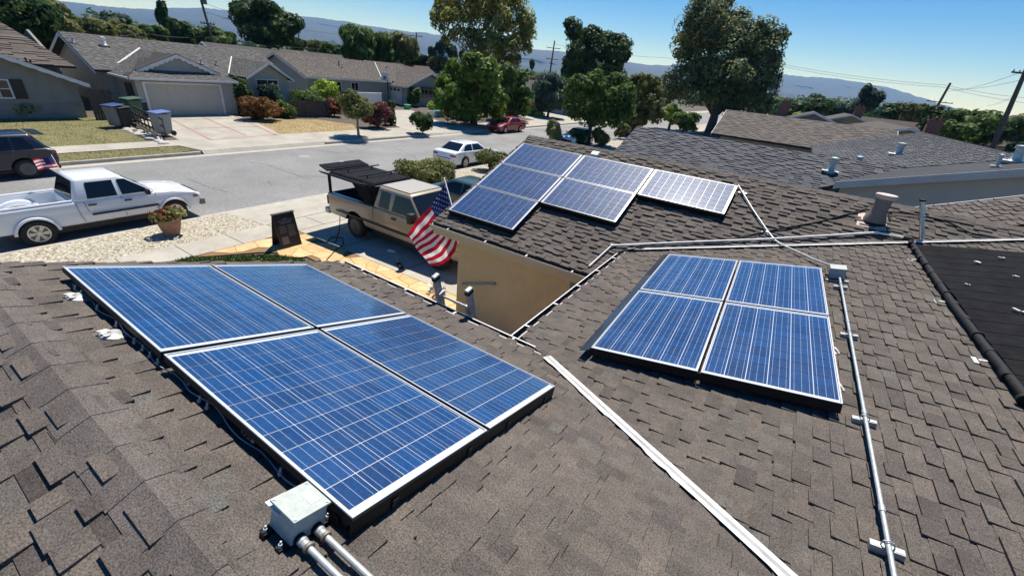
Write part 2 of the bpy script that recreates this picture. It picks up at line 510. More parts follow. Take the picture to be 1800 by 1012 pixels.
# gutters: an open trough with a white outer lip and hanger straps
def gutter(p0, p1, out, n_strap, wd=.1, ht=.09):
    p0, p1, out = Vector(p0), Vector(p1), Vector(out)
    Z = Vector((0, 0, 1)); L = p1 - p0
    prof = [(-.002, .03), (0, -ht), (wd * .85, -ht), (wd, 0), (wd + .012, .004), (wd + .012, -.012), (wd + .002, -.02), (wd * .88, -ht - .006), (-.008, -ht - .006), (-.01, .03)]
    mb = MB(); k = len(prof)
    a = [p0 + out * x + Z * z for x, z in prof]; b = [q + L for q in a]
    for i in range(k):
        j = (i + 1) % k
        mb.raw([a[i], a[j], b[j], b[i]], [(0, 1, 2, 3), ][:1], 1 if i in (0, 1, 2) else (2 if i in (6, 7) else 0))
    mb.poly(a[::-1]); mb.poly(b)
    g = mb.build('gutter', [M['gutter'], M['gutter_in'], M['trim_tan']], house)
    for i in range(n_strap):
        c = p0 + L * ((i + .5) / n_strap)
        m2 = MB(); Ln = L.normalized()
        A = c + out * (wd + .004) + Z * .004; Bq = c - out * .035 + Z * .022
        m2.prism([A - Ln * .012, A + Ln * .012, Bq + Ln * .012, Bq - Ln * .012], (0, 0, .003))
        b0 = wpos(g); q = m2.build('hanger_strap', M['gutter'], g)
    return g
gutter(RA(RAKE_A, EAVE_A + .02, -.015), RA(2.86, EAVE_A + .02, -.015), (0, 1, 0), 4)
gutter(RB(EAVE_B - .02, 2.80, -.015), RB(EAVE_B - .02, 6.42, -.015), (-1, 0, 0), 5)
gutter(RC(RAKE_C, EAVE_C - .02, -.03), RC(2.28, EAVE_C - .02, -.03), (0, -1, 0), 4)

# walls, fascias, soffits
mb = MB()
mb.prism([(-1.08, 6.08, .3), (2.75, 6.08, .3), (2.75, 6.08, 2.66), (-1.08, 6.08, 2.66)], (0, .15, 0))
gw = mb.build('wall', M['stucco'], house, label='tan stucco garage side wall in shade')
mb = MB()
zf = 2.66
mb.prism([(-1.08, 6.24, .3), (-1.08, 12.7, .3), (-1.08, 12.7, 2.6), (-1.08, 9.42, 3.98), (-1.08, 6.24, 2.64)], (.15, 0, 0))
gf = mb.build('wall', M['stucco'], house)
mb = MB(); mb.bx(-1.12, -1.085, 7.0, 11.9, .32, 2.4); mb.build('garage_door', M['white_paint'], house)
mb = MB(); mb.bx(2.77, 2.92, 2.3, 6.06, .3, 2.8); mb.build('wall', M['stucco'], house)
mb = MB(); mb.prism([(0.0, 2.2, .3), (2.75, 2.2, .3), (2.75, 2.2, 2.92), (0.0, 2.2, 2.92)], (0, -.15, 0)); mb.build('wall', M['stucco'], house)
mb = MB(); mb.prism([(0.0, 2.03, .3), (0, -3.1, .3), (0, -3.1, 2.85), (0, RIDGE_A, 3.7), (0, 2.03, 2.95)], (.15, 0, 0)); mb.build('wall', M['stucco'], house)
mb = MB()    # garage fascia board under the eave, and rake boards
mb.prism([(RAKE_C, EAVE_C + .0, zC(0, EAVE_C) - .12), (2.3, EAVE_C, zC(0, EAVE_C) - .12), (2.3, EAVE_C, zC(0, EAVE_C) - .27), (RAKE_C, EAVE_C, zC(0, EAVE_C) - .27)], (0, .03, 0))
mb.build('fascia', M['trim_tan'], house)
mb = MB(); mb.prism([(RAKE_C - .02, EAVE_C + .04, zC(0, EAVE_C) - .01), (RAKE_C - .02, RIDGE_C, zr - .01), (RAKE_C - .02, RIDGE_C, zr - .2), (RAKE_C - .02, EAVE_C + .04, zC(0, EAVE_C) - .2)], (.03, 0, 0)); mb.build('rake_board', M['trim_tan'], house)
mb = MB(); mb.prism([(RAKE_C + .02, EAVE_C + .04, 2.46), (2.3, EAVE_C + .04, 2.46), (2.3, 6.07, 2.58), (RAKE_C + .02, 6.07, 2.58)], (0, 0, .015)); mb.build('soffit', M['trim_tan'], house)
mb = MB(); mb.prism([(RAKE_A - .02, EAVE_A, zA(0, EAVE_A) - .01), (RAKE_A - .02, RIDGE_A, zRA - .01), (RAKE_A - .02, RIDGE_A, zRA - .2), (RAKE_A - .02, EAVE_A, zA(0, EAVE_A) - .2)], (.03, 0, 0)); mb.build('rake_board', M['trim_tan'], house)
mb = MB(); mb.prism([(RAKE_A, EAVE_A - .005, zA(0, EAVE_A) - .115), (2.8, EAVE_A - .005, zA(0, EAVE_A) - .115), (2.8, EAVE_A - .005, zA(0, EAVE_A) - .27), (RAKE_A, EAVE_A - .005, zA(0, EAVE_A) - .27)], (0, -.03, 0)); mb.build('fascia', M['trim_tan'], house)
mb = MB(); mb.bx(EAVE_B + .005, EAVE_B + .035, 2.8, 6.3, 2.6, 2.74); mb.build('fascia', M['trim_tan'], house)
mb = MB(); mb.poly([(-.95, 2.25, .31), (2.76, 2.25, .31), (2.76, 5.6, .31), (-.95, 5.6, .31)]); mb.build('patio', mat('patio_concrete', (.42, .38, .3), (.5, .45, .36), 2, .9), kind='structure')
# small vent window near the inner corner of the courtyard wall
w = MB(); w.bx(1.62, 2.12, 6.05, 6.079, 1.5, 2.2); wf = w.build('window_frame', M['trim_tan'], house)
w = MB(); w.bx(1.67, 2.07, 6.04, 6.049, 1.55, 2.15); w.build('pane', M['glass'], wf)

# ------------------------------------------------------------------ solar panels
PL, PW, G1, G2 = 1.65, .987, .038, .0287
cellm = bpy.data.materials.new('poly_cell'); cellm.use_nodes = True
nt = cellm.node_tree; bs = nt.nodes['Principled BSDF']
tc = nt.nodes.new('ShaderNodeTexCoord'); oi = nt.nodes.new('ShaderNodeObjectInfo')
sep = nt.nodes.new('ShaderNodeSeparateXYZ'); nt.links.new(tc.outputs['Object'], sep.inputs[0])
def math_(op, a, b=None):
    n = nt.nodes.new('ShaderNodeMath'); n.operation = op
    for i, q in enumerate((a, b)):
        if q is None: continue
        if isinstance(q, (int, float)): n.inputs[i].default_value = q
        else: nt.links.new(q, n.inputs[i])
    return n.outputs[0]
lines = None
for yy in (-.052, 0, .052):
    d = math_('LESS_THAN', math_('ABSOLUTE', math_('SUBTRACT', sep.outputs[1], yy)), 0.0008)
    lines = d if lines is None else math_('MAXIMUM', lines, d)
vor = nt.nodes.new('ShaderNodeTexVoronoi'); vor.inputs['Scale'].default_value = 70
ofs = nt.nodes.new('ShaderNodeVectorMath'); ofs.operation = 'ADD'
cmb = nt.nodes.new('ShaderNodeCombineXYZ'); nt.links.new(math_('MULTIPLY', oi.outputs['Random'], 37.0), cmb.inputs[0])
nt.links.new(tc.outputs['Object'], ofs.inputs[0]); nt.links.new(cmb.outputs[0], ofs.inputs[1]); nt.links.new(ofs.outputs[0], vor.inputs['Vector'])
sepc = nt.nodes.new('ShaderNodeSeparateColor'); nt.links.new(vor.outputs['Color'], sepc.inputs[0])
var = math_('ADD', math_('MULTIPLY', sepc.outputs[0], .45), math_('MULTIPLY', oi.outputs['Random'], .55))
bl = _ramp(nt, var, [(0, (.003, .025, .09)), (.5, (.0045, .039, .132)), (1, (.007, .055, .18))])
mixc = nt.nodes.new('ShaderNodeMix'); mixc.data_type = 'RGBA'
nt.links.new(lines, mixc.inputs['Factor']); nt.links.new(bl, mixc.inputs['A']); mixc.inputs['B'].default_value = (.4, .48, .6, 1)
geo = nt.nodes.new('ShaderNodeNewGeometry'); dn_ = nt.nodes.new('ShaderNodeTexNoise'); dn_.inputs['Scale'].default_value = 2.6; dn_.inputs['Detail'].default_value = 6; dn_.inputs['Roughness'].default_value = .7
nt.links.new(geo.outputs['Position'], dn_.inputs['Vector'])
dm_ = nt.nodes.new('ShaderNodeMapRange'); dm_.inputs[1].default_value = .35; dm_.inputs[2].default_value = .8; dm_.inputs[3].default_value = .0; dm_.inputs[4].default_value = .07
nt.links.new(dn_.outputs['Fac'], dm_.inputs[0])
mixd = nt.nodes.new('ShaderNodeMix'); mixd.data_type = 'RGBA'; nt.links.new(dm_.outputs[0], mixd.inputs['Factor']); nt.links.new(mixc.outputs['Result'], mixd.inputs['A']); mixd.inputs['B'].default_value = (.3, .31, .32, 1)
nt.links.new(mixd.outputs['Result'], bs.inputs['Base Color'])
nt.links.new(math_('MULTIPLY', lines, .2), bs.inputs['Metallic'])
bs.inputs['Roughness'].default_value = .45; bs.inputs['Specular IOR Level'].default_value = .12; bs.inputs['Coat Weight'].default_value = 1; bs.inputs['Coat IOR'].default_value = 1.45
bs.inputs['Coat Roughness'].default_value = .08
M['cell'] = cellm

fr = MB()
def rim(mb, hx, hy, w, z0, z1):
    mb.bx(-hx, hx, -hy, -hy + w, z0, z1); mb.bx(-hx, hx, hy - w, hy, z0, z1)
    mb.bx(-hx, -hx + w, -hy + w, hy - w, z0, z1); mb.bx(hx - w, hx, -hy + w, hy - w, z0, z1)
rim(fr, PL / 2, PW / 2, .0095, -.007, 0)
FRAME_ME = fr.mesh('frame', M['alu'])
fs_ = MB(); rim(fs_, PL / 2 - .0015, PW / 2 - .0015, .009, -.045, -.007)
SIDE_SHADE_ME = fs_.mesh('frame_side_shade', M['darkmetal'])  # frame sides coloured black for the shade that falls on them
bk = MB(); bk.bx(-PL / 2 + .012, PL / 2 - .012, -PW / 2 + .012, PW / 2 - .012, -.012, -.006)
BACK_ME = bk.mesh('backsheet', M['backsheet'])
CPX, CPY = .1565, .1588
cl = MB(); cl.bx(-CPX / 2 + .0029, CPX / 2 - .0029, -CPY / 2 + .0028, CPY / 2 - .0028, -.006, -.0035)
CELL_ME = cl.mesh('cell', M['cell'])

def solar_panel(center, u, v, label, group):
    u, v = Vector(u).normalized(), Vector(v).normalized(); n = u.cross(v)
    t = thing('solar_panel', label, 'solar panel', (0, 0, 0), 0, group)
    mw = Matrix.Identity(4)
    for i in range(3):
        mw[i][0], mw[i][1], mw[i][2], mw[i][3] = u[i], v[i], n[i], center[i]
    t.matrix_world = mw
    for me in (FRAME_ME, SIDE_SHADE_ME, BACK_ME):
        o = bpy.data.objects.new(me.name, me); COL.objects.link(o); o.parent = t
    for i in range(10):
        for j in range(6):
            c = bpy.data.objects.new('cell', CELL_ME); COL.objects.link(c); c.parent = t
            c.location = ((i - 4.5) * CPX, (j - 2.5) * CPY, 0)
    return t

gA, gB, gC = 'panels of the near left array', 'panels of the right hand array', 'panels of the stepped array on the garage roof'
LBL_A = {(0, 0): 'far left solar panel of the big front array, beside the ridge and the street', (1, 0): 'nearest and largest solar panel, next to the grey junction box',
         (0, 1): 'solar panel of the front array farthest from the camera, above the gutter', (1, 1): 'right hand solar panel of the front array, pointing at the white valley strip'}
for ix in (0, 1):
    for iy in (0, 1):
        s = ix * (PL + G1) + PL / 2; tt = iy * (PW + G2) + PW / 2
        solar_panel(Vector((s, tt * cA, 3.9 - tt * sA)), (1, 0, 0), (0, cA, -sA), LBL_A[(ix, iy)], gA)
yb = Matrix.Rotation(rad(1.219), 3, 'Z')
LBL_B = {(1, 1): 'upper left solar panel of the four by the long conduit', (0, 1): 'lower left solar panel of the four, black skirt on its left edge',
         (1, 0): 'upper right solar panel of the four, touching the small conduit box', (0, 0): 'lower right solar panel of the four beside the long conduit'}
for ix in (0, 1):
    for iy in (0, 1):
        s = ix * (PL + G1) + PL / 2; tt = iy * (PW + G2) + PW / 2
        solar_panel(PB + yb @ Vector((-tt * cB, s, -tt * sB)), yb @ Vector((0, 1, 0)), yb @ Vector((-cB, 0, -sB)), LBL_B[(ix, iy)], gB)
LBL_C = {(0, 0): 'top left solar panel on the garage roof, at the roof peak corner', (0, 1): 'middle panel of the left column on the garage roof', (0, 2): 'bottom left panel on the garage roof, nearest the flag',
         (1, 0): 'upper middle panel on the garage roof below the small ridge box', (1, 1): 'lower middle panel on the garage roof, inside the step', (2, 0): 'glaring pale panel at the right end of the garage roof array'}
for (ix, iy) in LBL_C:
    s = ix * (PL + G1) + PL / 2; tt = iy * (PW + G2) + PW / 2
    solar_panel(PC + Vector((s, -tt * cC, -tt * sC)), (1, 0, 0), (0, cC, sC), LBL_C[(ix, iy)], gC)

# ------------------------------------------------------------------ array hardware
def rbox(name, p, u, v, n, size, m, label, cat, group=None, bevel=0):
    """a box lying on a roof plane: size along u, v, n"""
    mb = MB(); R = Matrix((u, v, n)).transposed()
    mb.box((0, 0, 0), size, R)
    return mb.build(name, m, None, base=p, label=label, cat=cat, group=group, bevel=bevel, local=True) if False else _rb(mb, name, p, m, label, cat, group, bevel)
def _rb(mb, name, p, m, label, cat, group, bevel):
    o = bpy.data.objects.new(name, mb.mesh(name, m)); o.location = p; COL.objects.link(o)
    if bevel:
        md = o.modifiers.new('bevel', 'BEVEL'); md.width = bevel; md.segments = 2
    return tag(o, label, cat, group)
X, Y, Z = Vector((1, 0, 0)), Vector((0, 1, 0)), Vector((0, 0, 1))
uA, vA = X, Vector((0, cA, -sA)); uB, vB = Y, Vector((-cB, 0, -sB)); uC, vC = X, Vector((0, -cC, -sC))
def feet(rail, p, u, v, n, L, h, k):
    for i in range(k):
        a = (i + .5) / k * L - L / 2
        mb = MB(); R = Matrix((u, v, n)).transposed()
        mb.box(R @ Vector((a, .02, -h / 2)), (.05, .05, h), R); mb.box(R @ Vector((a, .05, -h + .006)), (.09, .12, .006), R)
        mb.build('foot', M['galvdull'], rail, local=True)
rails = []
for k, tt in enumerate((.2, .78, 1.22, 1.8)):
    r = rbox('mounting_rail', RA(1.67, tt * cA, .055), uA, vA, nA, (3.36, .035, .04), M['darkmetal'], ['black rail under the front array nearest the ridge', 'second black rail under the front array', 'third black rail under the front array', 'black rail under the front array nearest the gutter'][k], 'rail', 'rails of the front array')
    feet(r, None, uA, vA, nA, 3.3, .055, 4)
for k, tt in enumerate((.2, .78, 1.22, 1.8)):
    c = PB + yb @ Vector((-tt * cB, 1.67, -tt * sB)) - nB * .065
    r = rbox('mounting_rail', c, uB, vB, nB, (3.36, .035, .04), M['darkmetal'], ['black rail under the right array beside the conduit', 'second black rail under the right array', 'third black rail under the right array', 'black rail under the right array along its skirt'][k], 'rail', 'rails of the right array')
    feet(r, None, uB, vB, nB, 3.3, .055, 4)
for k, (tt, n_) in enumerate(((.2, 3), (.78, 3), (1.22, 2), (1.8, 2), (2.24, 1), (2.8, 1))):
    L = n_ * 1.688 - .03
    r = rbox('mounting_rail', PC + Vector((L / 2, -tt * cC, -tt * sC)) - nC * .065, uC, vC, nC, (L, .035, .04), M['darkmetal'], ['topmost black rail under the garage array', 'second black rail under the garage array', 'third black rail under the garage array', 'fourth black rail under the garage array', 'fifth short black rail under the garage array', 'lowest short black rail under the garage array'][k], 'rail', 'rails of the garage array')
    feet(r, None, uC, vC, nC, L, .055, 2 * n_)
# skirts
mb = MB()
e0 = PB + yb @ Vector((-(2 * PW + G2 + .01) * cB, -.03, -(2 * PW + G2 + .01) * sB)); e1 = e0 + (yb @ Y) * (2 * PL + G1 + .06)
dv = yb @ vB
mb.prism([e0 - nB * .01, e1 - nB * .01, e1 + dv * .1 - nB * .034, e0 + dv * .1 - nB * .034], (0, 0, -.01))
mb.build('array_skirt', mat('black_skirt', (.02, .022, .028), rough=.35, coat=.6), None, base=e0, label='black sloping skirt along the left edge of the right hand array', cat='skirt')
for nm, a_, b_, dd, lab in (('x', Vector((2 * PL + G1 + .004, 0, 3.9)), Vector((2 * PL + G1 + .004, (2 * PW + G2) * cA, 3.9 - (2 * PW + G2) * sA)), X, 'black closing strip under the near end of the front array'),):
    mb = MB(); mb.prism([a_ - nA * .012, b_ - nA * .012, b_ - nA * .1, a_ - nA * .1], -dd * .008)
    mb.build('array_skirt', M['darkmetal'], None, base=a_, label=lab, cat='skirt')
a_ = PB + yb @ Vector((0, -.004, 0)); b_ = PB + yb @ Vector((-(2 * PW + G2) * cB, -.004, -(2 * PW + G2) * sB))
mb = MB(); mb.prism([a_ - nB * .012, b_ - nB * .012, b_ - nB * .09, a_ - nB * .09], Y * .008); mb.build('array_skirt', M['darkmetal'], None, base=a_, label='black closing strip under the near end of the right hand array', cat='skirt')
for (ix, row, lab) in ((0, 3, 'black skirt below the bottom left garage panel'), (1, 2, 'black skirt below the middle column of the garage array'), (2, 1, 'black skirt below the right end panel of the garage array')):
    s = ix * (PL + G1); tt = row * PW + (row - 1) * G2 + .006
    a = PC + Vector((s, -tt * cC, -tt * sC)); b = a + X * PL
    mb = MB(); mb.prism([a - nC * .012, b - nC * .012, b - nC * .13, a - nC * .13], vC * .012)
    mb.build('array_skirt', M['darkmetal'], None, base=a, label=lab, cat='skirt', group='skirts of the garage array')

# grey junction box and its two conduits
jt = thing('junction_box', 'grey metal junction box with paper sticker at the corner of the nearest panel', 'junction box', RA(3.16, -.14, 0))
RAm = Matrix((uA, vA, nA)).transposed()
def jpart(name, c, s, m, bevel=0, par=None):
    mb = MB(); mb.box(RAm @ Vector(c), s, RAm)
    return mb.build(name, m, par or jt, local=True, bevel=bevel)
jpart('body', (0, 0, .085), (.142, .142, .11), M['jbox'], .004)
lid = jpart('lid', (0, 0, .145), (.158, .158, .01), M['jbox'], .002)
jpart('sticker', (.005, .035, .1508), (.07, .042, .0012), mat('sticker_paper', (.62, .6, .52), (.35, .34, .3), 130, .8, lo=.5, hi=.72), 0, lid)
for sx in (-1, 1):
    for sy in (-1, 1):
        mb = MB(); mb.lathe([(.006, 0), (.006, .003)], 8, Matrix.Translation(RAm @ Vector((sx * .068, sy * .068, .150))) @ RAm.to_4x4()); mb.build('screw', M['galv'], lid, local=True)
for k, sx in enumerate((-.05, .05)):
    jpart('strut', (sx, 0, .022), (.03, .22, .022), M['darkmetal'])
    for sy in (-.1, .1):
        mb = MB(); mb.lathe([(.008, .03), (.008, .05), (.004, .052), (.004, .062)], 8, Matrix.Translation(RAm @ Vector((sx, sy, 0))) @ RAm.to_4x4()); mb.build('bolt', M['galv'], jt, local=True)
jpart('back_plate', (-.06, -.04, .12), (.09, .08, .004), M['white_paint'])
for k, (yy, lab) in enumerate(((-.178, 'left of two galvanised conduits leaving the near junction box'), (-.108, 'right of two galvanised conduits leaving the near junction box'))):
    c = thing('conduit', lab, 'conduit', RA(3.24, yy, .05), 0, 'conduits of the near junction box')
    a, b = RA(3.29, yy, .05), RA(5.6, yy, .05)
    mb = MB(); mb.tube([a, b], .0125, 14); mb.build('pipe', M['galv'], c, smooth=True)
    mb = MB(); mb.tube([RA(3.225, yy, .05), RA(3.245, yy, .05)], .024, 12); mb.build('locknut', M['darkmetal'], c, smooth=True)
    mb = MB(); mb.tube([RA(3.245, yy, .05), RA(3.262, yy, .05), RA(3.264, yy, .05), RA(3.285, yy, .05)], [.02, .02, .0175, .0175], 14); mb.build('connector', M['galv'], c, smooth=True)
    mb = MB(); mb.tube([RA(3.283, yy, .05), RA(3.287, yy, .05), RA(3.298, yy, .05), RA(3.3, yy, .05)], [.019, .0225, .0225, .019], 14); mb.build('coupling_nut', mat('nut_rust%d' % k, (.16, .12, .1), (.3, .27, .24), 60, .6, metal=.4), c, smooth=True)

# wiring and clips along the ridge side of the front array
rng = random.Random(9)
pts = []
for i in range(60):
    x = .2 + i / 59 * 2.85
    pts.append(RA(x, -.028 - .012 * math.sin(i * .7), .058 - .028 * abs(math.sin(x * 2.9)) + rng.uniform(-.003, .003)))
mb = MB(); mb.tube(pts, .0035, 6)
mb.build('cable', mat('cable_grey', (.3, .3, .3), rough=.5), None, base=pts[0], label='thin grey wire looping along the ridge edge of the front array', cat='wire', smooth=True)
for i, x in enumerate((.28, .4, .7, 1.02, 1.3, 1.42, 1.52, 1.62, 2.12, 2.2, 2.86)):
    t = thing('rail_bolt', 'small steel rail bolt under the ridge edge of the front array', 'bolt', RA(x, -.035, .02), 0, 'rail bolts along the front array')
    mb = MB(); mb.lathe([(.006, 0), (.006, .045)], 8, RAm.to_4x4()); mb.build('stud', M['galv'], t, local=True, smooth=True)
    mb = MB(); mb.lathe([(.011, .008), (.011, .02)], 6, RAm.to_4x4()); mb.build('nut', M['galv'], t, local=True)
for i, (x, lab) in enumerate(((.98, 'small grey connector plate near the far corner of the front array'), (1.93, 'middle grey connector plate under the ridge edge of the front array'), (2.55, 'grey connector plate under the nearest panel edge'))):
    t = thing('connector_plate', lab, 'bracket', RA(x, -.015, .06), 0, 'connector plates of the front array')
    mb = MB(); mb.box((0, 0, 0), (.11 if i != 1 else .05, .006, .05), RAm); mb.build('plate', M['galvdull'], t, local=True)
    for k in (-.03, 0, .03):
        if i == 1 and k: continue
        mb = MB(); mb.box(RAm @ Vector((k, -.006, -.004)), (.016, .008, .02), RAm); mb.build('connector', M['black'], t, local=True)
for i, (x, y, lab) in enumerate(((.43, -.05, 'far white roof mount boot beside the front array'), (1.13, -.075, 'near white roof mount boot beside the front array'))):
    t = thing('roof_mount', lab, 'roof mount', RA(x, y, 0), 0, 'white roof mounts by the front array')
    mb = MB(); mb.lathe([(.075, 0), (.07, .022), (.045, .03), (.025, .05)], 16, RAm.to_4x4()); mb.build('boot', M['galvdull'], t, local=True, smooth=True)
    mb = MB()
    for dx, dy, w_, l_ in ((-.02, -.02, .03, .1), (.02, -.03, .025, .07), (-.045, -.035, .05, .06)): mb.box(RAm @ Vector((dx, dy, .034)), (w_, l_, .006), Matrix.Rotation(.5, 3, 'Z') @ RAm)
    mb.build('sealant', M['flash'], t, local=True)
for i, (x, y) in enumerate(((3.13, -.02), (3.24, -.01), (3.29, .0))):
    mb = MB(); mb.box((0, 0, 0), (.035, .05, .03), RAm); mb.box(RAm @ Vector((0, 0, .02)), (.02, .03, .012), RAm); mb.box(RAm @ Vector((.02, 0, 0)), (.01, .02, .04), RAm)
    _rb(mb, 'end_clamp', RA(x, y, .05), M['black'], 'black end clamp between junction box and nearest panel', 'clamp', 'end clamps by the junction box', .002)

# conduit box and long conduit on slope B
RBm = Matrix((uB, -vB, nB)).transposed()
jb = thing('junction_box', 'small grey conduit box at the top right corner of the right hand array', 'junction box', RB(5.40, 6.2, 0))
def bpart(name, c, s, m, par, bevel=0):
    mb = MB(); mb.box(RBm @ Vector(c), s, RBm); return mb.build(name, m, par, local=True, bevel=bevel)
bpart('body', (0, 0, .11), (.19, .17, .13), M['jbox'], jb, .004); bpart('lid', (0, 0, .18), (.2, .18, .01), M['jbox'], jb, .002)
bpart('strut', (-.12, 0, .02), (.04, .26, .03), M['galvdull'], jb); bpart('strut', (.1, 0, .02), (.04, .24, .03), M['darkmetal'], jb)
mb = MB(); mb.tube([RB(5.33, 6.15, .1), RB(5.28, 6.1, .06), RB(5.25, 6.0, .03), RB(5.2, 6.02, .03)], .008, 8); mb.build('pigtail', M['rubber'], jb, smooth=True)
lc = thing('conduit', 'long galvanised conduit running down the right hand roof slope', 'conduit', RB(5.42, 4.2, 0))
def lcx(y): return 5.425
ptsl = [RB(lcx(y), y, .075) for y in (6.08, 4.9, 3.4, 2.2, 1.0, -.5)]
mb = MB(); mb.tube(ptsl, .0125, 14); mb.build('pipe', M['galv'], lc, smooth=True)
for y in (2.9, 4.6, 1.93):
    mb = MB(); mb.tube([RB(lcx(y), y + .025, .075), RB(lcx(y), y - .025, .075)], .0165, 14); mb.build('coupling', M['galv'], lc, smooth=True)
blab = ['first strut block under the long conduit, by the conduit box', 'second strut block down the long conduit', 'third strut block down the long conduit', 'nearest strut block under the long conduit, at the picture bottom']
for i, y in enumerate((5.79, 4.33, 2.84, 1.68)):
    t = thing('strut_block', blab[i], 'conduit support', RB(lcx(y), y, 0), 0, 'strut blocks of the long conduit')
    bpart('block', (0, 0, .03), (.042, .145, .05), M['galvdull'], t, .003)
    bpart('channel', (0, 0, .0565), (.024, .138, .002), M['galv'], t)
    mb = MB(); mb.tube([RBm @ Vector((0, -.03, .055)), RBm @ Vector((0, -.02, .09)), RBm @ Vector((0, 0, .097)), RBm @ Vector((0, .02, .09)), RBm @ Vector((0, .03, .055))], .004, 6); mb.build('strap', M['galv'], t, local=True)
for i, (y, lab) in enumerate(((3.95, 'upper white conduit clip beside the right hand array'), (3.28, 'lower white conduit clip beside the right hand array'))):
    t = thing('roof_mount', lab, 'roof mount', RB(5.31, y, 0), 0, 'white clips by the right hand array')
    mb = MB(); mb.lathe([(.035, 0), (.032, .012), (.015, .02)], 12, RBm.to_4x4()); mb.build('boot', M['galvdull'], t, local=True)
    mb = MB(); mb.tube([(-.02, .06, .03), (0, .0, .035), (.02, -.03, .02)], .009, 6); mb.build('sealant', M['flash'], t, local=True)
# conduit from the garage array to the box
cpt = [RC(3.67, 9.0, .06), RC(4.1, 8.35, .05), RC(4.45, 7.86, .05), RB(4.62, 7.68, .10), RB(4.75, 7.5, .07), RB(5.15, 6.85, .07), RB(5.33, 6.55, .09), RB(5.38, 6.42, .12), RB(5.39, 6.3, .13)]
t = thing('conduit', 'bent galvanised conduit from the garage array down to the conduit box', 'conduit', cpt[0])
mb = MB(); mb.tube(cpt, .015, 12); mb.build('pipe', M['galv'], t, smooth=True)
RCm = Matrix((uC, -vC, nC)).transposed()
for k, (x, y) in enumerate(((3.8, 8.83), (4.43, 7.83))):
    t = thing('strut_block', ['strut block under the bent conduit beside the garage array', 'strut block under the bent conduit at the valley'][k], 'conduit support', RC(x, y, 0), 0, 'strut blocks of the bent conduit')
    mb = MB(); mb.box(RCm @ Vector((0, 0, .02)), (.16, .05, .04), RCm); mb.build('block', M['galvdull'], t, local=True, bevel=.003)
    mb = MB(); mb.box(RCm @ Vector((0, 0, .06)), (.03, .02, .03), RCm); mb.build('strap', M['galv'], t, local=True)
# white pvc pipe along the garage valley
pv = [RC(2.02, 5.9, .03), RC(2.16, 6.5, .05), RC(3.2, 7.03, .05), RC(4.5, 7.68, .05), RC(5.98, 8.48, .05), RC(6.38, 8.5, .05)]
t = thing('pvc_pipe', 'white plastic water pipe lying along the garage roof valley', 'pipe', pv[0])
mb = MB(); mb.tube(pv, .019, 12); mb.build('pipe', M['pvc'], t, smooth=True)
for q in (pv[1], pv[4]):
    mb = MB(); mb.box(q, (.06, .06, .05)); mb.build('elbow', M['pvc'], t, bevel=.015)
mb = MB(); mb.tube([pv[5] - X * .05, pv[5] + X * .08], .028, 10); mb.build('coupling', M['rubber'], t)
# black cable across the garage roof
cb = [RB(2.35, 6.2, .06), RB(2.48, 6.42, .06), RC(2.75, 6.72, .06), RC(3.7, 7.22, .05), RC(4.54, 7.96, .05), RC(5.16, 8.47, .03), RC(5.75, 9.05, .04), RC(5.98, 9.1, .05)]
mb = MB(); mb.tube(cb, .012, 8); mb.tube([p + Vector((.05, .06 * math.sin(i), .0)) for i, p in enumerate(cb[3:])], .009, 8)
mb.build('cable', M['rubber'], None, base=cb[0], label='pair of black cables crossing the garage roof to the vent', cat='cable', smooth=True)
cb2 = [RC(6.05, 8.98, .05), RC(6.15, 8.9, .03), RC(6.1, 9.1, .06), RC(6.6, 9.22, .03), RC(6.9, 9.2, .03), RC(7.2, 9.0, .03), RC(7.8, 9.0, .03), RC(8.6, 9.25, .05)]
mb = MB(); mb.tube(cb2, .012, 8); mb.build('cable', M['rubber'], None, base=cb2[0], label='black cable running from the roof vent to the right edge', cat='cable', smooth=True)
# roof vent
vt = thing('roof_vent', 'primer brown flared roof vent with round cap', 'roof vent', RC(5.93, 8.83, 0))
mb = MB(); mb.lathe([(.17, -.03), (.165, .05), (.13, .13), (.115, .2), (.115, .42)], 24); mb.build('pipe', M['terracotta_metal'], vt, local=True, smooth=True)
mb = MB(); mb.lathe([(.115, .4), (.15, .43), (.155, .46), (.15, .475)], 24); vc_ = mb.build('cap', mat('vent_cap', (.56, .42, .36), (.62, .48, .42), 8, .6), vt, local=True, smooth=True)
mb = MB(); mb.lathe([(.172, -.06), (.18, .0)], 24); mb.build('collar', M['rubber'], vt, local=True)
mb = MB(); mb.box(RCm @ Vector((-.03, -.03, .016)), (.42, .42, .01), RCm); mb.build('flashing', mat('vent_flash', (.5, .36, .3), (.58, .44, .38), 8, .6), vt, local=True)
fl = MB(); fl.lathe([(.15, 0), (.155, .03), (.0, .035)], 20)
fo = fl.build('vent_lid', mat('vent_lid', (.56, .42, .36), rough=.6), None, base=(0, 0, 0), label='second round brown vent cap beyond the ridge behind the steel post', cat='vent cap', smooth=True)
fo.location = (6.35, 9.75, zr - .08); fo.rotation_euler = (0, 0, 0)
mb = MB(); mb.lathe([(.1, -.5), (.1, 0)], 16); mb.build('pipe', M['terracotta_metal'], fo, local=True)
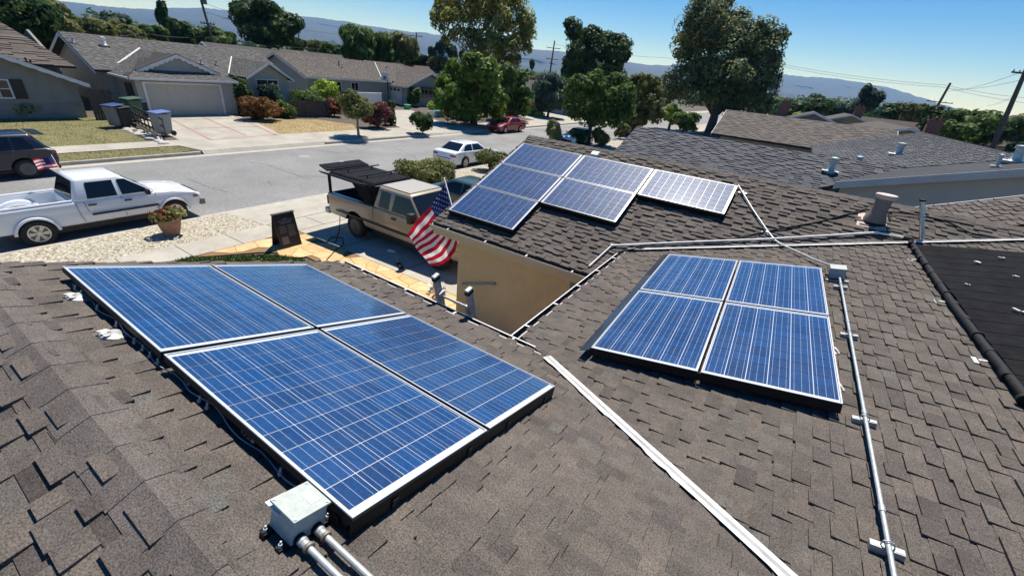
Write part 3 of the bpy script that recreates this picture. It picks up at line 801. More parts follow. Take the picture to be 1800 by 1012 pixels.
# upright steel tube by the heater
st = thing('steel_post', 'upright shiny steel pipe at the end of the garage valley', 'pipe', RC(6.6, 8.52, -.02))
mb = MB(); _tp = at(1622, 352, y=8.56) - wpos(st); mb.tube([(0, 0, 0), _tp], .033, 16); mb.build('pipe', mat('bright_steel', (.55, .55, .54), rough=.3, metal=.9), st, local=True, smooth=True)
mb = MB(); mb.tube([_tp * .62, _tp * .65], .038, 16); mb.build('collar', M['galv'], st, local=True)
mb = MB(); mb.lathe([(.04, -.02), (.048, .01), (.02, .02)], 16, Matrix.Translation(_tp)); mb.build('cap', M['rubber'], st, local=True)
mb = MB(); mb.tube([(-.25, -.03, .02), (.02, -.02, .02)], .035, 10); mb.build('stub', M['rubber'], st, local=True)
# small white box on the garage ridge
sbx = thing('junction_box', 'little white box on the roof just above the garage panels', 'junction box', RC(.52, 9.06, 0))
mb = MB(); mb.box(RCm @ Vector((0, 0, .08)), (.17, .15, .1), RCm); mb.build('body', M['white_paint'], sbx, local=True, bevel=.006)
mb = MB(); mb.box(RCm @ Vector((0, 0, .02)), (.2, .05, .03), RCm); mb.build('strut', M['darkmetal'], sbx, local=True)

# pool heater: black header pipe and mats
hh = thing('heater_header', 'fat black rubber header pipe of the pool heater', 'pipe', RB(6.42, 6, 0))
hx = [6.45, 6.41, 6.40, 6.41, 6.43]
hp_ = [RB(6.44, 8.38, .06), RB(6.42, 7.0, .06), RB(6.40, 5.6, .06), RB(6.41, 4.4, .06), RB(6.44, 3.2, .06), RB(6.5, 1.5, .06)]
mb = MB(); mb.tube(hp_, .034, 14); mb.build('pipe', M['rubber'], hh, smooth=True)
y = 8.2
k = 0
while y > 1.6:
    x = 6.41
    mb = MB(); rr = .048 if k % 3 == 0 else .039
    mb.tube([RB(x, y, .06), RB(x, y - (.03 if k % 3 == 0 else .09), .06)], rr, 14); mb.build('coupling', M['rubber'], hh, smooth=True)
    y -= .42 if k % 3 else .3; k += 1
hm = thing('heater_mat', 'black ribbed solar pool heater mats covering the right of the roof', 'pool heater', RB(7.6, 6, 0))
y = 8.25; k = 0
while y > 2.0:
    w_ = .3
    mb = MB()
    n_ = 14
    xs = [6.47 + i * (XR - 6.5) / n_ for i in range(n_ + 1)]
    xs = [x for x in xs]
    up = [RB(x, y - .006, .05 + .008 * math.sin(x * 3 + k)) for x in xs]; dn = [RB(x, y - w_ + .006, .05 + .008 * math.sin(x * 3 + k + 1)) for x in xs]
    vv = []; fs = []
    for i in range(n_ + 1): vv += [up[i], dn[i], up[i] - nB * .02, dn[i] - nB * .02]
    for i in range(n_):
        a, b = 4 * i, 4 * (i + 1)
        fs += [(a, a + 1, b + 1, b), (a + 1, a + 3, b + 3, b + 1), (a, b, b + 2, a + 2)]
    mb.raw(vv, fs); mb.build('mat_panel', M['mat_black'], hm, smooth=True)
    y -= w_; k += 1
rng = random.Random(4)
for i in range(16):
    x, y = rng.uniform(6.6, 8.3), rng.uniform(3.6, 8.0)
    mb = MB()
    for k in range(2): mb.box((rng.uniform(-.03, .03), rng.uniform(-.02, .02), 0), (rng.uniform(.03, .07), rng.uniform(.015, .03), .008), Matrix.Rotation(rng.uniform(0, 3), 3, 'Z'))
    _rb(mb, 'plaster_chip', RB(x, y, .068), M['flash'], 'pale chip lying on the black heater mats', 'debris', 'pale chips on the heater', 0)
for i, (y, lab) in enumerate(((7.45, 'farthest white hold down clip beside the heater pipe'), (5.75, 'middle white hold down clip beside the heater pipe'), (4.3, 'nearest white hold down clip beside the heater pipe'))):
    mb = MB(); mb.box((0, 0, .012), (.12, .05, .012), RBm); mb.box((.04, 0, .025), (.03, .06, .02), RBm)
    _rb(mb, 'hold_down_clip', RB(6.31, y, 0), M['galv'], lab, 'clip', 'heater clips', .002)

# ladder top above the gutter
ld = thing('ladder', 'aluminium extension ladder leaning on the front gutter', 'ladder', (1.55, 3.55, .3))
lm = M['galvdull']
for k, x in enumerate((1.30, 1.80)):
    top, bot = Vector((x, 2.72, 3.30)), Vector((x, 3.55, .3))
    d = (top - bot); Rl = d.to_track_quat('Z', 'Y').to_matrix(); L = d.length
    mb = MB(); mb.box(bot + d / 2, (.028, .075, L), Rl); mb.box(bot + d / 2 + Rl @ Vector((0, .035, 0)), (.045, .012, L), Rl); mb.box(bot + d / 2 - Rl @ Vector((0, .035, 0)), (.045, .012, L), Rl)
    ob = mb.build('rail', lm, ld)
    mb = MB(); mb.box(top, (.055, .095, .06), Rl); mb.build('end_cap', M['galvdull'], ob, bevel=.008)
    mb = MB(); mb.box(top - d.normalized() * .02, (.056, .096, .045), Rl); mb.build('cap_band', M['rubber'], ob)
    mb = MB(); mb.box(top - d.normalized() * .28 + X * (.03 if k == 0 else -.03), (.05, .09, .12), Rl); mb.build('rung_lock', M['galvdull'], ob)
k = 0
h = .28
while h < 3.1:
    f_ = 1 - h / 3.11
    p = Vector((1.55, 2.72 + (3.55 - 2.72) * (h / 3.11), 3.30 - h * .965))
    mb = MB(); mb.tube([p - X * .26, p + X * .26], .016, 10); mb.build('rung', M['galv'], ld, smooth=True)
    h += .3
# grab bar on the courtyard wall
gb = thing('grab_bar', 'grey metal bar fixed to the tan courtyard wall', 'bar', (-.45, 6.0, 1.3))
p0, p1 = at(812, 500, y=6.02), at(868, 500, y=6.02)
mb = MB(); mb.tube([p0, p1], .02, 10); mb.build('bar', M['galvdull'], gb, smooth=True)
for p in (p0, p1):
    mb = MB(); mb.tube([p, p + Y * .06], .026, 10); mb.build('mount', M['galvdull'], gb)

# flag on the garage corner
fp = thing('house_flag', 'large american flag hanging from a pole at the garage corner', 'flag', (-1.1, 6.1, 2.35))
tip, bot = at(781, 314, x=-1.92), Vector((-1.1, 6.1, 2.38))
mb = MB(); mb.tube([bot, tip], .014, 10); mb.build('pole', M['white_paint'], fp, smooth=True)
mb = MB(); mb.lathe([(.0, -.02), (.018, -.01), (.018, .01), (0, .02)], 10, Matrix.Translation(tip)); mb.build('finial', M['galv'], fp, smooth=True)
mb = MB(); mb.box(bot + Vector((.0, -.02, -.02)), (.06, .06, .12)); mb.build('bracket', M['galvdull'], fp, bevel=.006)
def cloth_mat(name, c):
    m = mat(name, c, rough=.8); nt = m.node_tree
    t = nt.nodes.new('ShaderNodeBsdfTranslucent'); t.inputs[0].default_value = (*c, 1)
    mx = nt.nodes.new('ShaderNodeMixShader'); mx.inputs[0].default_value = .45
    nt.links.new(nt.nodes['Principled BSDF'].outputs[0], mx.inputs[1]); nt.links.new(t.outputs[0], mx.inputs[2]); nt.links.new(mx.outputs[0], nt.nodes['Material Output'].inputs[0])
    return m
fr_ = cloth_mat('flag_red', (.5, .012, .035)); fw_ = cloth_mat('flag_white', (.8, .79, .8)); fb_ = cloth_mat('flag_blue', (.014, .022, .12))
H0, H1 = at(785, 322, x=-1.86), at(806, 410, x=-1.2)
F0, F1 = at(714, 411, x=-2.35), at(757, 468, x=-1.75)
NU, NV = 30, 26
def flag_pt(u, v):
    p = (H0 * (1 - v) + H1 * v) * (1 - u) + (F0 * (1 - v) + F1 * v) * u
    n_ = ((F0 - H0).cross(H1 - H0)).normalized()
    sag = math.sin(u * PI) * .05
    w_ = .05 * math.sin(v * 9 + u * 3.5) * (.35 + u) + .03 * math.sin(u * 11 - v * 4) + .014 * math.sin(u * 26 + v * 9)
    p = p + n_ * w_ + Vector((.14, .05, -.16)) * (math.sin(PI * u) * v) + Vector((0, 0, -.06)) * math.sin(PI * u) * (1 - v)
    return p
mb = MB()
vv = [flag_pt(i / NU, j / NV) for j in range(NV + 1) for i in range(NU + 1)]
for j in range(NV):
    for i in range(NU):
        s = j // 2
        m_ = 2 if (i < 12 and s < 7) else (0 if s % 2 == 0 else 1)
        a = j * (NU + 1) + i
        mb.f.append((a, a + 1, a + NU + 2, a + NU + 1)); mb.m.append(m_); mb.c.append(None)
mb.v = [tuple(p) for p in vv]
fo = mb.build('cloth', [fr_, fw_, fb_], fp, smooth=True)
mb = MB()
for r_ in range(9):
    for c_ in range(6 if r_ % 2 == 0 else 5):
        u = .4 * ((c_ + (.5 if r_ % 2 == 0 else 1)) / 6); v = 7 / 13 * ((r_ + .5 + .3) / 9.6)
        p = flag_pt(u, v); n_ = (flag_pt(u + .01, v) - p).cross(flag_pt(u, v + .01) - p).normalized()
        a_ = (flag_pt(u + .01, v) - p).normalized(); b_ = n_.cross(a_)
        for sg in (1, -1):
            q = []
            for k in range(10):
                rr = .026 if k % 2 == 0 else .011
                q.append(p + n_ * (.006 * sg) + (a_ * math.sin(k * PI / 5) + b_ * math.cos(k * PI / 5)) * rr)
            mb.poly(q)
mb.build('stars', fw_, fp, kind='stuff')
# ------------------------------------------------------------------ ground, street, pavements
def zn(x): return .14 + (x + 11.6) * .016          # our side of the street
def zf(x): return .15 + (-22.0 - x) * .027         # the far side
M['ground'] = mat('ground', (.12, .1, .07), (.09, .085, .05), .08, .95)
M['asphalt'] = mat('asphalt', (.165, .165, .16), (.245, .242, .235), .35, .9, fine=.16, fscale=9, bump=.3, bscale=45, lo=.3, hi=.7)
M['concrete'] = mat('concrete', (.34, .315, .26), (.43, .405, .34), 1.2, .9, fine=.07, fscale=14, bump=.1, bscale=80)
M['concrete2'] = mat('concrete_far', (.31, .29, .24), (.4, .375, .32), .8, .9, fine=.06, fscale=10)
M['gutterpan'] = mat('gutter_pan', (.36, .34, .29), (.44, .41, .35), 2.5, .9, fine=.08, fscale=12)
M['kerb'] = mat('kerb_stone', (.33, .31, .27), (.45, .42, .36), 3, .9)
M['joint'] = mat('joint_dark', (.11, .1, .085), rough=.95)
M['drygrass'] = mat('dry_lawn', (.125, .122, .042), (.19, .168, .07), 1.2, .95, fine=.12, fscale=16, bump=.6, bscale=30)
M['drygrass2'] = mat('straw_lawn', (.27, .2, .09), (.37, .275, .13), 1.2, .95, fine=.12, fscale=16, bump=.6, bscale=30)
M['greengrass'] = mat('green_lawn', (.07, .12, .02), (.11, .16, .035), 6, .95, fine=.4, fscale=40, bump=.8, bscale=60)
M['soil'] = mat('soil', (.07, .055, .04), (.11, .09, .065), 5, .95, fine=.2, fscale=20)
M['brickband'] = mat('red_brick_band', (.3, .16, .135), (.4, .25, .21), 6, .9, fine=.15, fscale=30)
# exposed aggregate
agg = bpy.data.materials.new('exposed_aggregate'); agg.use_nodes = True
nt = agg.node_tree; bs = nt.nodes['Principled BSDF']; bs.inputs['Roughness'].default_value = .9
tc = nt.nodes.new('ShaderNodeTexCoord'); vo = nt.nodes.new('ShaderNodeTexVoronoi'); vo.inputs['Scale'].default_value = 24
nt.links.new(tc.outputs['Object'], vo.inputs['Vector'])
sp = nt.nodes.new('ShaderNodeSeparateColor'); nt.links.new(vo.outputs['Color'], sp.inputs[0])
nt.links.new(_ramp(nt, sp.outputs[0], [(0, (.13, .11, .075)), (.35, (.3, .265, .19)), (.75, (.44, .4, .31)), (1, (.58, .55, .46))]), bs.inputs['Base Color'])
bp = nt.nodes.new('ShaderNodeBump'); bp.inputs['Strength'].default_value = .7; bp.inputs['Distance'].default_value = .02; bp.invert = True
nt.links.new(vo.outputs['Distance'], bp.inputs['Height']); nt.links.new(bp.outputs[0], bs.inputs['Normal'])
M['aggregate'] = agg

def sheet(name, pts, zfun, lift, m, parent=None, thick=0, **kw):
    mb = MB()
    P = [(x, y, zfun(x) + lift) for x, y in pts]
    n = Vector((0, 0, 0))
    for i in range(len(P)): n += Vector(P[i]).cross(Vector(P[(i + 1) % len(P)]))
    if n.z < 0: P = P[::-1]
    if thick: mb.prism(P, (0, 0, -thick))
    else: mb.poly(P)
    if parent is None and 'kind' not in kw: kw['kind'] = 'structure'
    return mb.build(name, m, parent, **kw)

mb = MB(); mb.poly([(-10800, -10800, -.06), (10800, -10800, -.06), (10800, 10800, -.06), (-10800, 10800, -.06)])
mb.build('ground', M['ground'], kind='structure')
mb = MB(); mb.poly([(-22.0, -80, 0), (-11.75, -80, 0), (-11.75, 260, 0), (-22.0, 260, 0)])
street = mb.build('street', M['asphalt'], kind='structure')
# tar-sealed cracks and patches on the asphalt
crk = mat('tar_crack', (.07, .07, .07), (.11, .11, .108), 6, .85)
rng = random.Random(12)
def crack(pts, w):
    mb = MB()
    P = []
    for (a, b) in zip(pts[:-1], pts[1:]):
        for i in range(8):
            t = i / 8; P.append(Vector((a[0] + (b[0] - a[0]) * t + rng.uniform(-.06, .06), a[1] + (b[1] - a[1]) * t + rng.uniform(-.06, .06), .005)))
    P.append(Vector((*pts[-1], .005)))
    vs, fs = [], []
    for i, p in enumerate(P):
        d = (P[min(i + 1, len(P) - 1)] - P[max(i - 1, 0)]).normalized(); s = Vector((-d.y, d.x, 0)) * w * rng.uniform(.4, 1.1)
        vs += [p + s, p - s]
    for i in range(len(P) - 1): fs.append((2 * i, 2 * i + 1, 2 * i + 3, 2 * i + 2))
    mb.raw(vs, fs); mb.build('crack', crk, street)
for pix in (((440, 285), (470, 290), (500, 300), (545, 316)), ((333, 315), (370, 330), (400, 338)), ((520, 310), (560, 310), (590, 312)), ((545, 262), (600, 270), (650, 262)), ((380, 282), (420, 276)), ((690, 258), (730, 275), (745, 300)), ((470, 318), (478, 325)), ((870, 248), (900, 262)), ((600, 256), (622, 268)), ((250, 330), (300, 345), (340, 350))):
    crack([tuple(at(px, py, z=0))[:2] for px, py in pix], .018)
mb = MB(); c = at(535, 275, z=.005); mb.poly([(c.x + .32 * math.cos(a), c.y + .32 * math.sin(a), .005) for a in [i * PI / 8 for i in range(16)]]); mb.build('manhole_cover', mat('iron_cover', (.24, .235, .22), (.34, .33, .3), 9, .8), street)
# gutter pans and kerbs
mb = MB(); mb.poly([(-12.2, -80, .004), (-11.75, -80, .004), (-11.75, 260, .004), (-12.2, 260, .004)]); mb.build('gutter_pan', M['gutterpan'], kind='structure')
mb = MB(); mb.poly([(-22.0, -80, .004), (-21.5, -80, .004), (-21.5, 260, .004), (-22.0, 260, .004)]); mb.build('gutter_pan', M['gutterpan'], kind='structure')
def kerb(x0, x1, y0, y1, h):
    mb = MB(); mb.prism([(x0, y0, -.05), (x1, y0, -.05), (x1, y0, h), (x0, y0, h)], (0, y1 - y0, 0)); return mb.build('kerb', M['kerb'], kind='structure', bevel=.02)
kerb(-11.75, -11.6, -80, 6.1, .145); kerb(-11.75, -11.6, 13.2, 260, .145)
kerb(-22.15, -22.0, -80, 9.9, .155); kerb(-22.15, -22.0, 17.4, 27.6, .155); kerb(-22.15, -22.0, 33.5, 260, .155)
# our side
sheet('yard', [(-9.7, -80), (40, -80), (40, 260), (-9.7, 260)], zn, -.03, M['soil'])
sheet('parkway', [(-11.6, -80), (-9.6, -80), (-9.55, 6.35), (-11.6, 6.1)], zn, .004, M['aggregate'])
sheet('parkway', [(-11.6, 13.2), (-9.6, 12.9), (-9.6, 260), (-11.6, 260)], zn, .004, M['aggregate'])
sheet('sidewalk', [(-9.6, -80), (-8.45, -80), (-8.45, 260), (-9.6, 260)], zn, .006, M['concrete'])
mb = MB(); mb.poly([(-11.75, 6.1, .012), (-11.75, 13.2, .012), (-10.3, 13.0, zn(-10.3) + .006), (-10.3, 6.28, zn(-10.3) + .006)]); apron = mb.build('driveway_apron', M['concrete'], kind='structure')
sheet('driveway_apron', [(-10.3, 6.28), (-9.6, 6.35), (-9.6, 12.95), (-10.3, 13.0)], zn, .006, M['concrete'])
drive = sheet('driveway', [(-8.45, 6.78), (-1.1, 6.78), (-1.1, 13.0), (-8.45, 13.0)], zn, .006, M['concrete'])
def joint(p, q, zfun, lift, w=.018, par=None):
    mb = MB(); p, q = Vector((*p, 0)), Vector((*q, 0)); d = (q - p).normalized(); s = Vector((-d.y, d.x, 0)) * w
    P = [p - s, q - s, q + s, p + s]
    mb.poly([(a.x, a.y, zfun(a.x) + lift) for a in P]); return mb.build('joint', M['joint'], par)
for x in (-6.3, -3.7): joint((x, 6.8), (x, 13), zn, .0105, .014, drive)
joint((-8.45, 9.7), (-1.1, 9.7), zn, .0105, .014, drive)
joint((-9.6, 6.35), (-9.6, 12.95), zn, .0105, .014, drive); joint((-8.45, -20), (-8.45, 13), zn, .0105, .012, drive)
for k in range(-4, 14): joint((-9.58, k * 1.35 + 1.0), (-8.47, k * 1.35 + 1.0), zn, .0105, .011, drive)
# stamped tan walkway, stone by stone
walk_poly = [(-8.43, 3.6), (-8.1, 4.15), (-7.55, 5.05), (-7.0, 5.5), (-6.4, 5.72), (-5.6, 5.7), (-4.0, 5.4), (-1.0, 5.1), (-1.0, 6.06), (-1.15, 6.76), (-8.43, 6.76)]
walk = sheet('walkway', walk_poly, zn, .003, mat('walk_grout', (.22, .13, .06), rough=.95))
rng = random.Random(21)
seeds = []
sx = -8.7
while sx < -.8:
    sy = 3.0
    while sy < 7.0:
        seeds.append((sx + rng.uniform(-.19, .19), sy + rng.uniform(-.19, .19))); sy += .52
    sx += .5
def inpoly(p, poly):
    r = False
    for i in range(len(poly)):
        a, b = poly[i], poly[(i + 1) % len(poly)]
        if (a[1] > p[1]) != (b[1] > p[1]) and p[0] < (b[0] - a[0]) * (p[1] - a[1]) / (b[1] - a[1]) + a[0]: r = not r
    return r
stone_m = [mat('stamped_tan%d' % i, c0, c1, 4, .8, fine=.12, fscale=20, bump=.35, bscale=14) for i, (c0, c1) in enumerate((((.56, .33, .14), (.66, .42, .21)), ((.6, .38, .17), (.68, .46, .24)), ((.52, .3, .12), (.64, .4, .19))))]
for i, s in enumerate(seeds):
    if not inpoly(s, walk_poly): continue
    cell = [(s[0] - .8, s[1] - .8), (s[0] + .8, s[1] - .8), (s[0] + .8, s[1] + .8), (s[0] - .8, s[1] + .8)]
    for j, t in enumerate(seeds):
        dx, dy = t[0] - s[0], t[1] - s[1]; d2 = dx * dx + dy * dy
        if i == j or d2 > 2.2: continue
        d = math.sqrt(d2)
        cell = clip_half(cell, dx, dy, (t[0] ** 2 + t[1] ** 2 - s[0] ** 2 - s[1] ** 2) / 2 - .007 * d)
    cell = clip_half(cell, 0, 1, 6.75); cell = clip_half(cell, -1, 0, 8.42); cell = clip_half(cell, 1, 0, -1.02)
    if len(cell) < 3 or area2(cell) < .02: continue
    mb = MB(); b0 = Vector((s[0], s[1], zn(s[0])))
    top = [(x, y, zn(x) + .016) for x, y in cell]
    mb.prism(top, (0, 0, -.012))
    q = mb.build('flagstone', stone_m[i % 3], None, base=b0); q.parent = walk; q.location = b0 - wpos(walk); 
mb = MB(); pts = [(-8.4, 1.0), (-8.4, 3.6), (-8.0, 3.95), (-7.4, 4.8), (-6.9, 5.25), (-6.3, 5.5), (-5.6, 5.5), (-4.0, 5.2), (-1.0, 5.05), (-1.0, 1.0)]
sheet('lawn', pts, zn, .022, M['greengrass'])
sheet('planting_bed', [(-.9, 5.62), (2.7, 5.62), (2.7, 6.06), (-.9, 6.06)], lambda x: .3, .02, M['soil'])
# grass blades on the little lawn patch that shows
def blades(name, n, area, zfun, h, m, seed, label):
    r = np.random.RandomState(seed); P = []
    while len(P) < n:
        x, y = r.uniform(area[0], area[1]), r.uniform(area[2], area[3])
        if inpoly((x, y), area[4]): P.append((x, y))
    P = np.array(P); a = r.uniform(0, 6.28, n); hh = h * r.uniform(.6, 1.3, n); w = .012
    zz = np.array([zfun(x) for x in P[:, 0]])
    v = np.zeros((n, 3, 3)); v[:, 0, 0] = P[:, 0] + np.cos(a) * w; v[:, 0, 1] = P[:, 1] + np.sin(a) * w; v[:, 1, 0] = P[:, 0] - np.cos(a) * w; v[:, 1, 1] = P[:, 1] - np.sin(a) * w
    v[:, 2, 0] = P[:, 0] + r.uniform(-.04, .04, n); v[:, 2, 1] = P[:, 1] + r.uniform(-.04, .04, n)
    v[:, 0, 2] = v[:, 1, 2] = zz; v[:, 2, 2] = zz + hh
    me = bpy.data.meshes.new(name); me.from_pydata(v.reshape(-1, 3).tolist(), [], [(3 * i, 3 * i + 1, 3 * i + 2) for i in range(n)]); me.materials.append(m)
    o = bpy.data.objects.new(name, me); COL.objects.link(o); tag(o, label, 'grass', None, 'stuff'); return o
blades('grass', 9000, (-8.4, -5.5, 3.2, 5.7, pts), lambda x: zn(x) + .022, .07, M['greengrass'], 3, 'green lawn grass beside the tan walkway')

# far side of the street
sheet('far_yard', [(-22.15, -80), (-70, -80), (-70, 260), (-22.15, 260)], zf, -.02, M['soil'])
strip = [(-22.15, -60), (-22.15, 8.9), (-22.6, 9.9), (-23.6, 9.3), (-23.75, -60)]
sheet('verge', strip, zf, .004, M['drygrass'])
sheet('sidewalk', [(-23.75, -80), (-23.75, 9.6), (-22.15, 10.1), (-22.15, 260), (-25.2, 260), (-25.2, -80)], zf, .006, M['concrete2'])
lawn1 = [(-25.2, -60), (-25.2, 8.7), (-29.0, 9.0), (-33.2, 9.3), (-33.2, -60)]
sheet('lawn', lawn1, zf, .006, M['drygrass'])
lawn2 = [(-25.2, 16.2), (-25.2, 23.2), (-27.5, 23.9), (-30.0, 22.5), (-31.0, 19.0), (-30.3, 17.2)]
sheet('lawn', lawn2, zf, .008, M['drygrass2'])
d2 = sheet('driveway', [(-25.2, 10.2), (-25.2, 16.2), (-30.3, 17.2), (-33.3, 17.2), (-33.3, 10.6)], zf, .006, M['concrete2'])
mb = MB(); mb.poly([(-21.98, 10.0, .012), (-21.98, 17.4, .012), (-22.16, 17.4, .16), (-22.16, 10.0, .16)]); mb.build('driveway_apron', M['concrete2'], kind='structure')
mb = MB(); mb.poly([(-21.98, 27.6, .012), (-21.98, 33.5, .012), (-22.16, 33.5, .16), (-22.16, 27.6, .16)]); mb.build('driveway_apron', M['concrete2'], kind='structure')
def band(p, q, w=.085):
    mb = MB(); p, q = Vector((*p, 0)), Vector((*q, 0)); d = (q - p).normalized(); s = Vector((-d.y, d.x, 0)) * w
    mb.poly([(a.x, a.y, zf(a.x) + .011) for a in (p - s, q - s, q + s, p + s)]); mb.build('brick_band', M['brickband'], d2)
g = lambda px, py: tuple(at(px, py, z=.33))[:2]
for a, b in (((303, 213), (370, 243)), ((352, 207), (432, 236)), ((405, 204), (485, 235)), ((370, 243), (490, 234)), ((322, 213), (425, 210)), ((342, 226), (455, 222))): band(g(*a), g(*b))
sheet('driveway', [(-25.2, 27.2), (-25.2, 33.6), (-34.5, 37.5), (-34.5, 30.5)], zf, .006, M['concrete2'])
sheet('driveway', [(-22.2, 50), (-22.2, 62), (-36, 66), (-36, 54)], zf, .007, M['concrete2'])
blades('grass', 5000, (-33, -25.2, 2, 9.2, lawn1), lambda x: zf(x) + .006, .04, M['drygrass'], 5, 'dry olive lawn in front of the grey house')
blades('grass', 4000, (-31, -25.2, 16, 24, lawn2), lambda x: zf(x) + .008, .04, M['drygrass2'], 6, 'straw coloured lawn with shrubs behind it')
blades('grass', 2200, (-23.7, -22.1, 2, 9.9, strip), lambda x: zf(x) + .004, .04, M['drygrass'], 7, 'dry grass verge between kerb and sidewalk')

# ------------------------------------------------------------------ small things on our side
pot = at(303, 411, z=zn(-10.4))
pt = thing('flower_pot', 'terracotta pot of red flowers on the pebbled parkway', 'plant pot', pot)
mb = MB(); mb.lathe([(.2, 0), (.28, .3), (.3, .42), (.33, .43), (.33, .5), (.28, .5), (.27, .42)], 20); mb.build('pot', mat('terracotta', (.33, .16, .09), (.4, .22, .13), 8, .85), pt, local=True, smooth=True)
POT = (pot, pt)
sg = at(505, 434, z=zn(-7.5)); sg = Vector((-7.55, 5.85, zn(-7.5) + .016))
st_ = thing('sandwich_board', 'black a-frame sign board with grey printed text on the tan walkway', 'sign', sg)
bd = mat('board_black', (.012, .012, .013), rough=.5); tx = mat('board_text', (.12, .12, .125), rough=.7)
def panel(sgn, name):
    # faces +X (towards the house) when sgn = 1
    mb = MB(); w = .32
    b = Vector((.26 * sgn, 0, 0)); t = Vector((.03 * sgn, 0, .98)); up = (t - b); nrm = Vector((up.z, 0, -up.x)).normalized() * sgn
    mb.prism([b + Y * w, b - Y * w, t - Y * w, t + Y * w], -nrm * .025); o = mb.build(name, bd, st_, local=True, bevel=.006)
    if sgn == 1:
        U = up.normalized(); L = up.length
        def lab(y0, y1, v0, v1, m=tx):
            m2 = MB(); q = [b + U * (v0 * L) + Y * y0, b + U * (v0 * L) + Y * y1, b + U * (v1 * L) + Y * y1, b + U * (v1 * L) + Y * y0]
            m2.poly([p + nrm * .003 for p in q]); m2.build('print_line', m, o, local=True)
        rr = random.Random(2)
        for k in range(8):
            v = .64 - k * .045
            if k < 5: lab(-.24, -.02 + rr.uniform(-.03, 0), v, v + .02); lab(.02, .24 - rr.uniform(0, .05), v, v + .02)
            else: lab(.0, .24 - rr.uniform(0, .04), v, v + .022)
        lab(-.24, -.04, .12, .34, mat('board_code', (.09, .09, .095), (.16, .16, .16), 60, .8))
        # cloud-shaped logo at the top
        m2 = MB(); c = b + U * (.79 * L) + nrm * .003
        pts = []
        for k in range(24):
            a = k * PI / 12; r_ = 1 + .18 * math.sin(a * 5)
            pts.append(c + Y * (.21 * math.cos(a) * r_) + U * (.075 * math.sin(a) * r_))
        m2.poly(pts); m2.build('logo', mat('logo_grey', (.08, .085, .11), (.15, .16, .2), 50, .8), o, local=True)
        m2 = MB(); 
        for k, y0 in enumerate((-.14, -.07, 0, .07, .13)): m2.poly([c + nrm * .002 + Y * (y0 - .02) + U * -.03, c + nrm * .002 + Y * (y0 + .02) + U * -.03, c + nrm * .002 + Y * (y0 + .012) + U * .035, c + nrm * .002 + Y * (y0 - .012) + U * .035])
        m2.build('logo_letters', bd, o, local=True, kind='stuff')
panel(1, 'front_panel'); panel(-1, 'rear_panel')
mb = MB(); mb.box((0, 0, .995), (.1, .68, .03)); mb.build('handle', bd, st_, local=True, bevel=.008)
# hose from the truck over the walkway
hz = [at(597, 378, y=7.55), at(597, 400, z=.26), at(590, 425, z=.26), at(575, 424, z=.25), at(583, 416, z=.25), at(602, 417, z=.26), at(604, 428, z=.27), at(590, 440, z=.25), at(575, 457, z=.24), at(570, 470, z=.24)]
for i in range(1, len(hz)): hz[i].z = zn(hz[i].x) + .03
hz[0] = Vector((hz[1].x, hz[1].y + .1, 1.0))
mb = MB(); mb.tube(hz, .014, 8); mb.build('hose', M['rubber'], None, base=hz[1], label='black hose looped on the driveway beside the tan truck', cat='hose', smooth=True)
c = at(688, 440, z=.29); mb = MB(); mb.box((0, 0, .02), (.26, .1, .03), Matrix.Rotation(.3, 3, 'Z')); mb.box((.02, 0, .04), (.2, .06, .02), Matrix.Rotation(.3, 3, 'Z')); _rb(mb, 'paper_tray', Vector((c.x, c.y, zn(c.x) + .006)), M['white_paint'], 'small white tray on the driveway in the truck shadow', 'tray', None, .004)
c = at(703, 468, z=.29); tb = thing('brush', 'dark broom head lying at the edge of the driveway', 'brush', (c.x, c.y, zn(c.x) + .006), 1.1)
mb = MB(); mb.box((0, 0, .04), (.12, .36, .07)); mb.build('head', M['rubber'], tb, local=True, bevel=.02)
mb = MB(); mb.tube([(0, .1, .05), (.1, .7, .04)], .016, 8); mb.build('handle', M['galvdull'], tb, local=True)
# wrapped bundle and pot behind the ladder
bun = thing('wrapped_plant', 'plastic wrapped pot standing by the garage wall corner', 'plant pot', (-1.45, 5.85, zn(-1.4) + .016))
mb = MB(); mb.lathe([(.13, 0), (.17, .3), (.16, .32)], 14); mb.build('pot', mat('pot_brown', (.2, .09, .05), rough=.8), bun, local=True, smooth=True)
rng = random.Random(3); mb = MB()
for k in range(60):
    a, r_, z_ = rng.uniform(0, 6.28), rng.uniform(.05, .2), rng.uniform(.3, .75)
    p = Vector((r_ * math.cos(a), r_ * math.sin(a), z_)); d1 = Vector((rng.uniform(-1, 1), rng.uniform(-1, 1), rng.uniform(-1, 1))) * .09; d2_ = Vector((rng.uniform(-1, 1), rng.uniform(-1, 1), rng.uniform(-1, 1))) * .09
    mb.poly([p, p + d1, p + d1 + d2_, p + d2_])
mb.build('wrapping', M['flash'], bun, local=True)
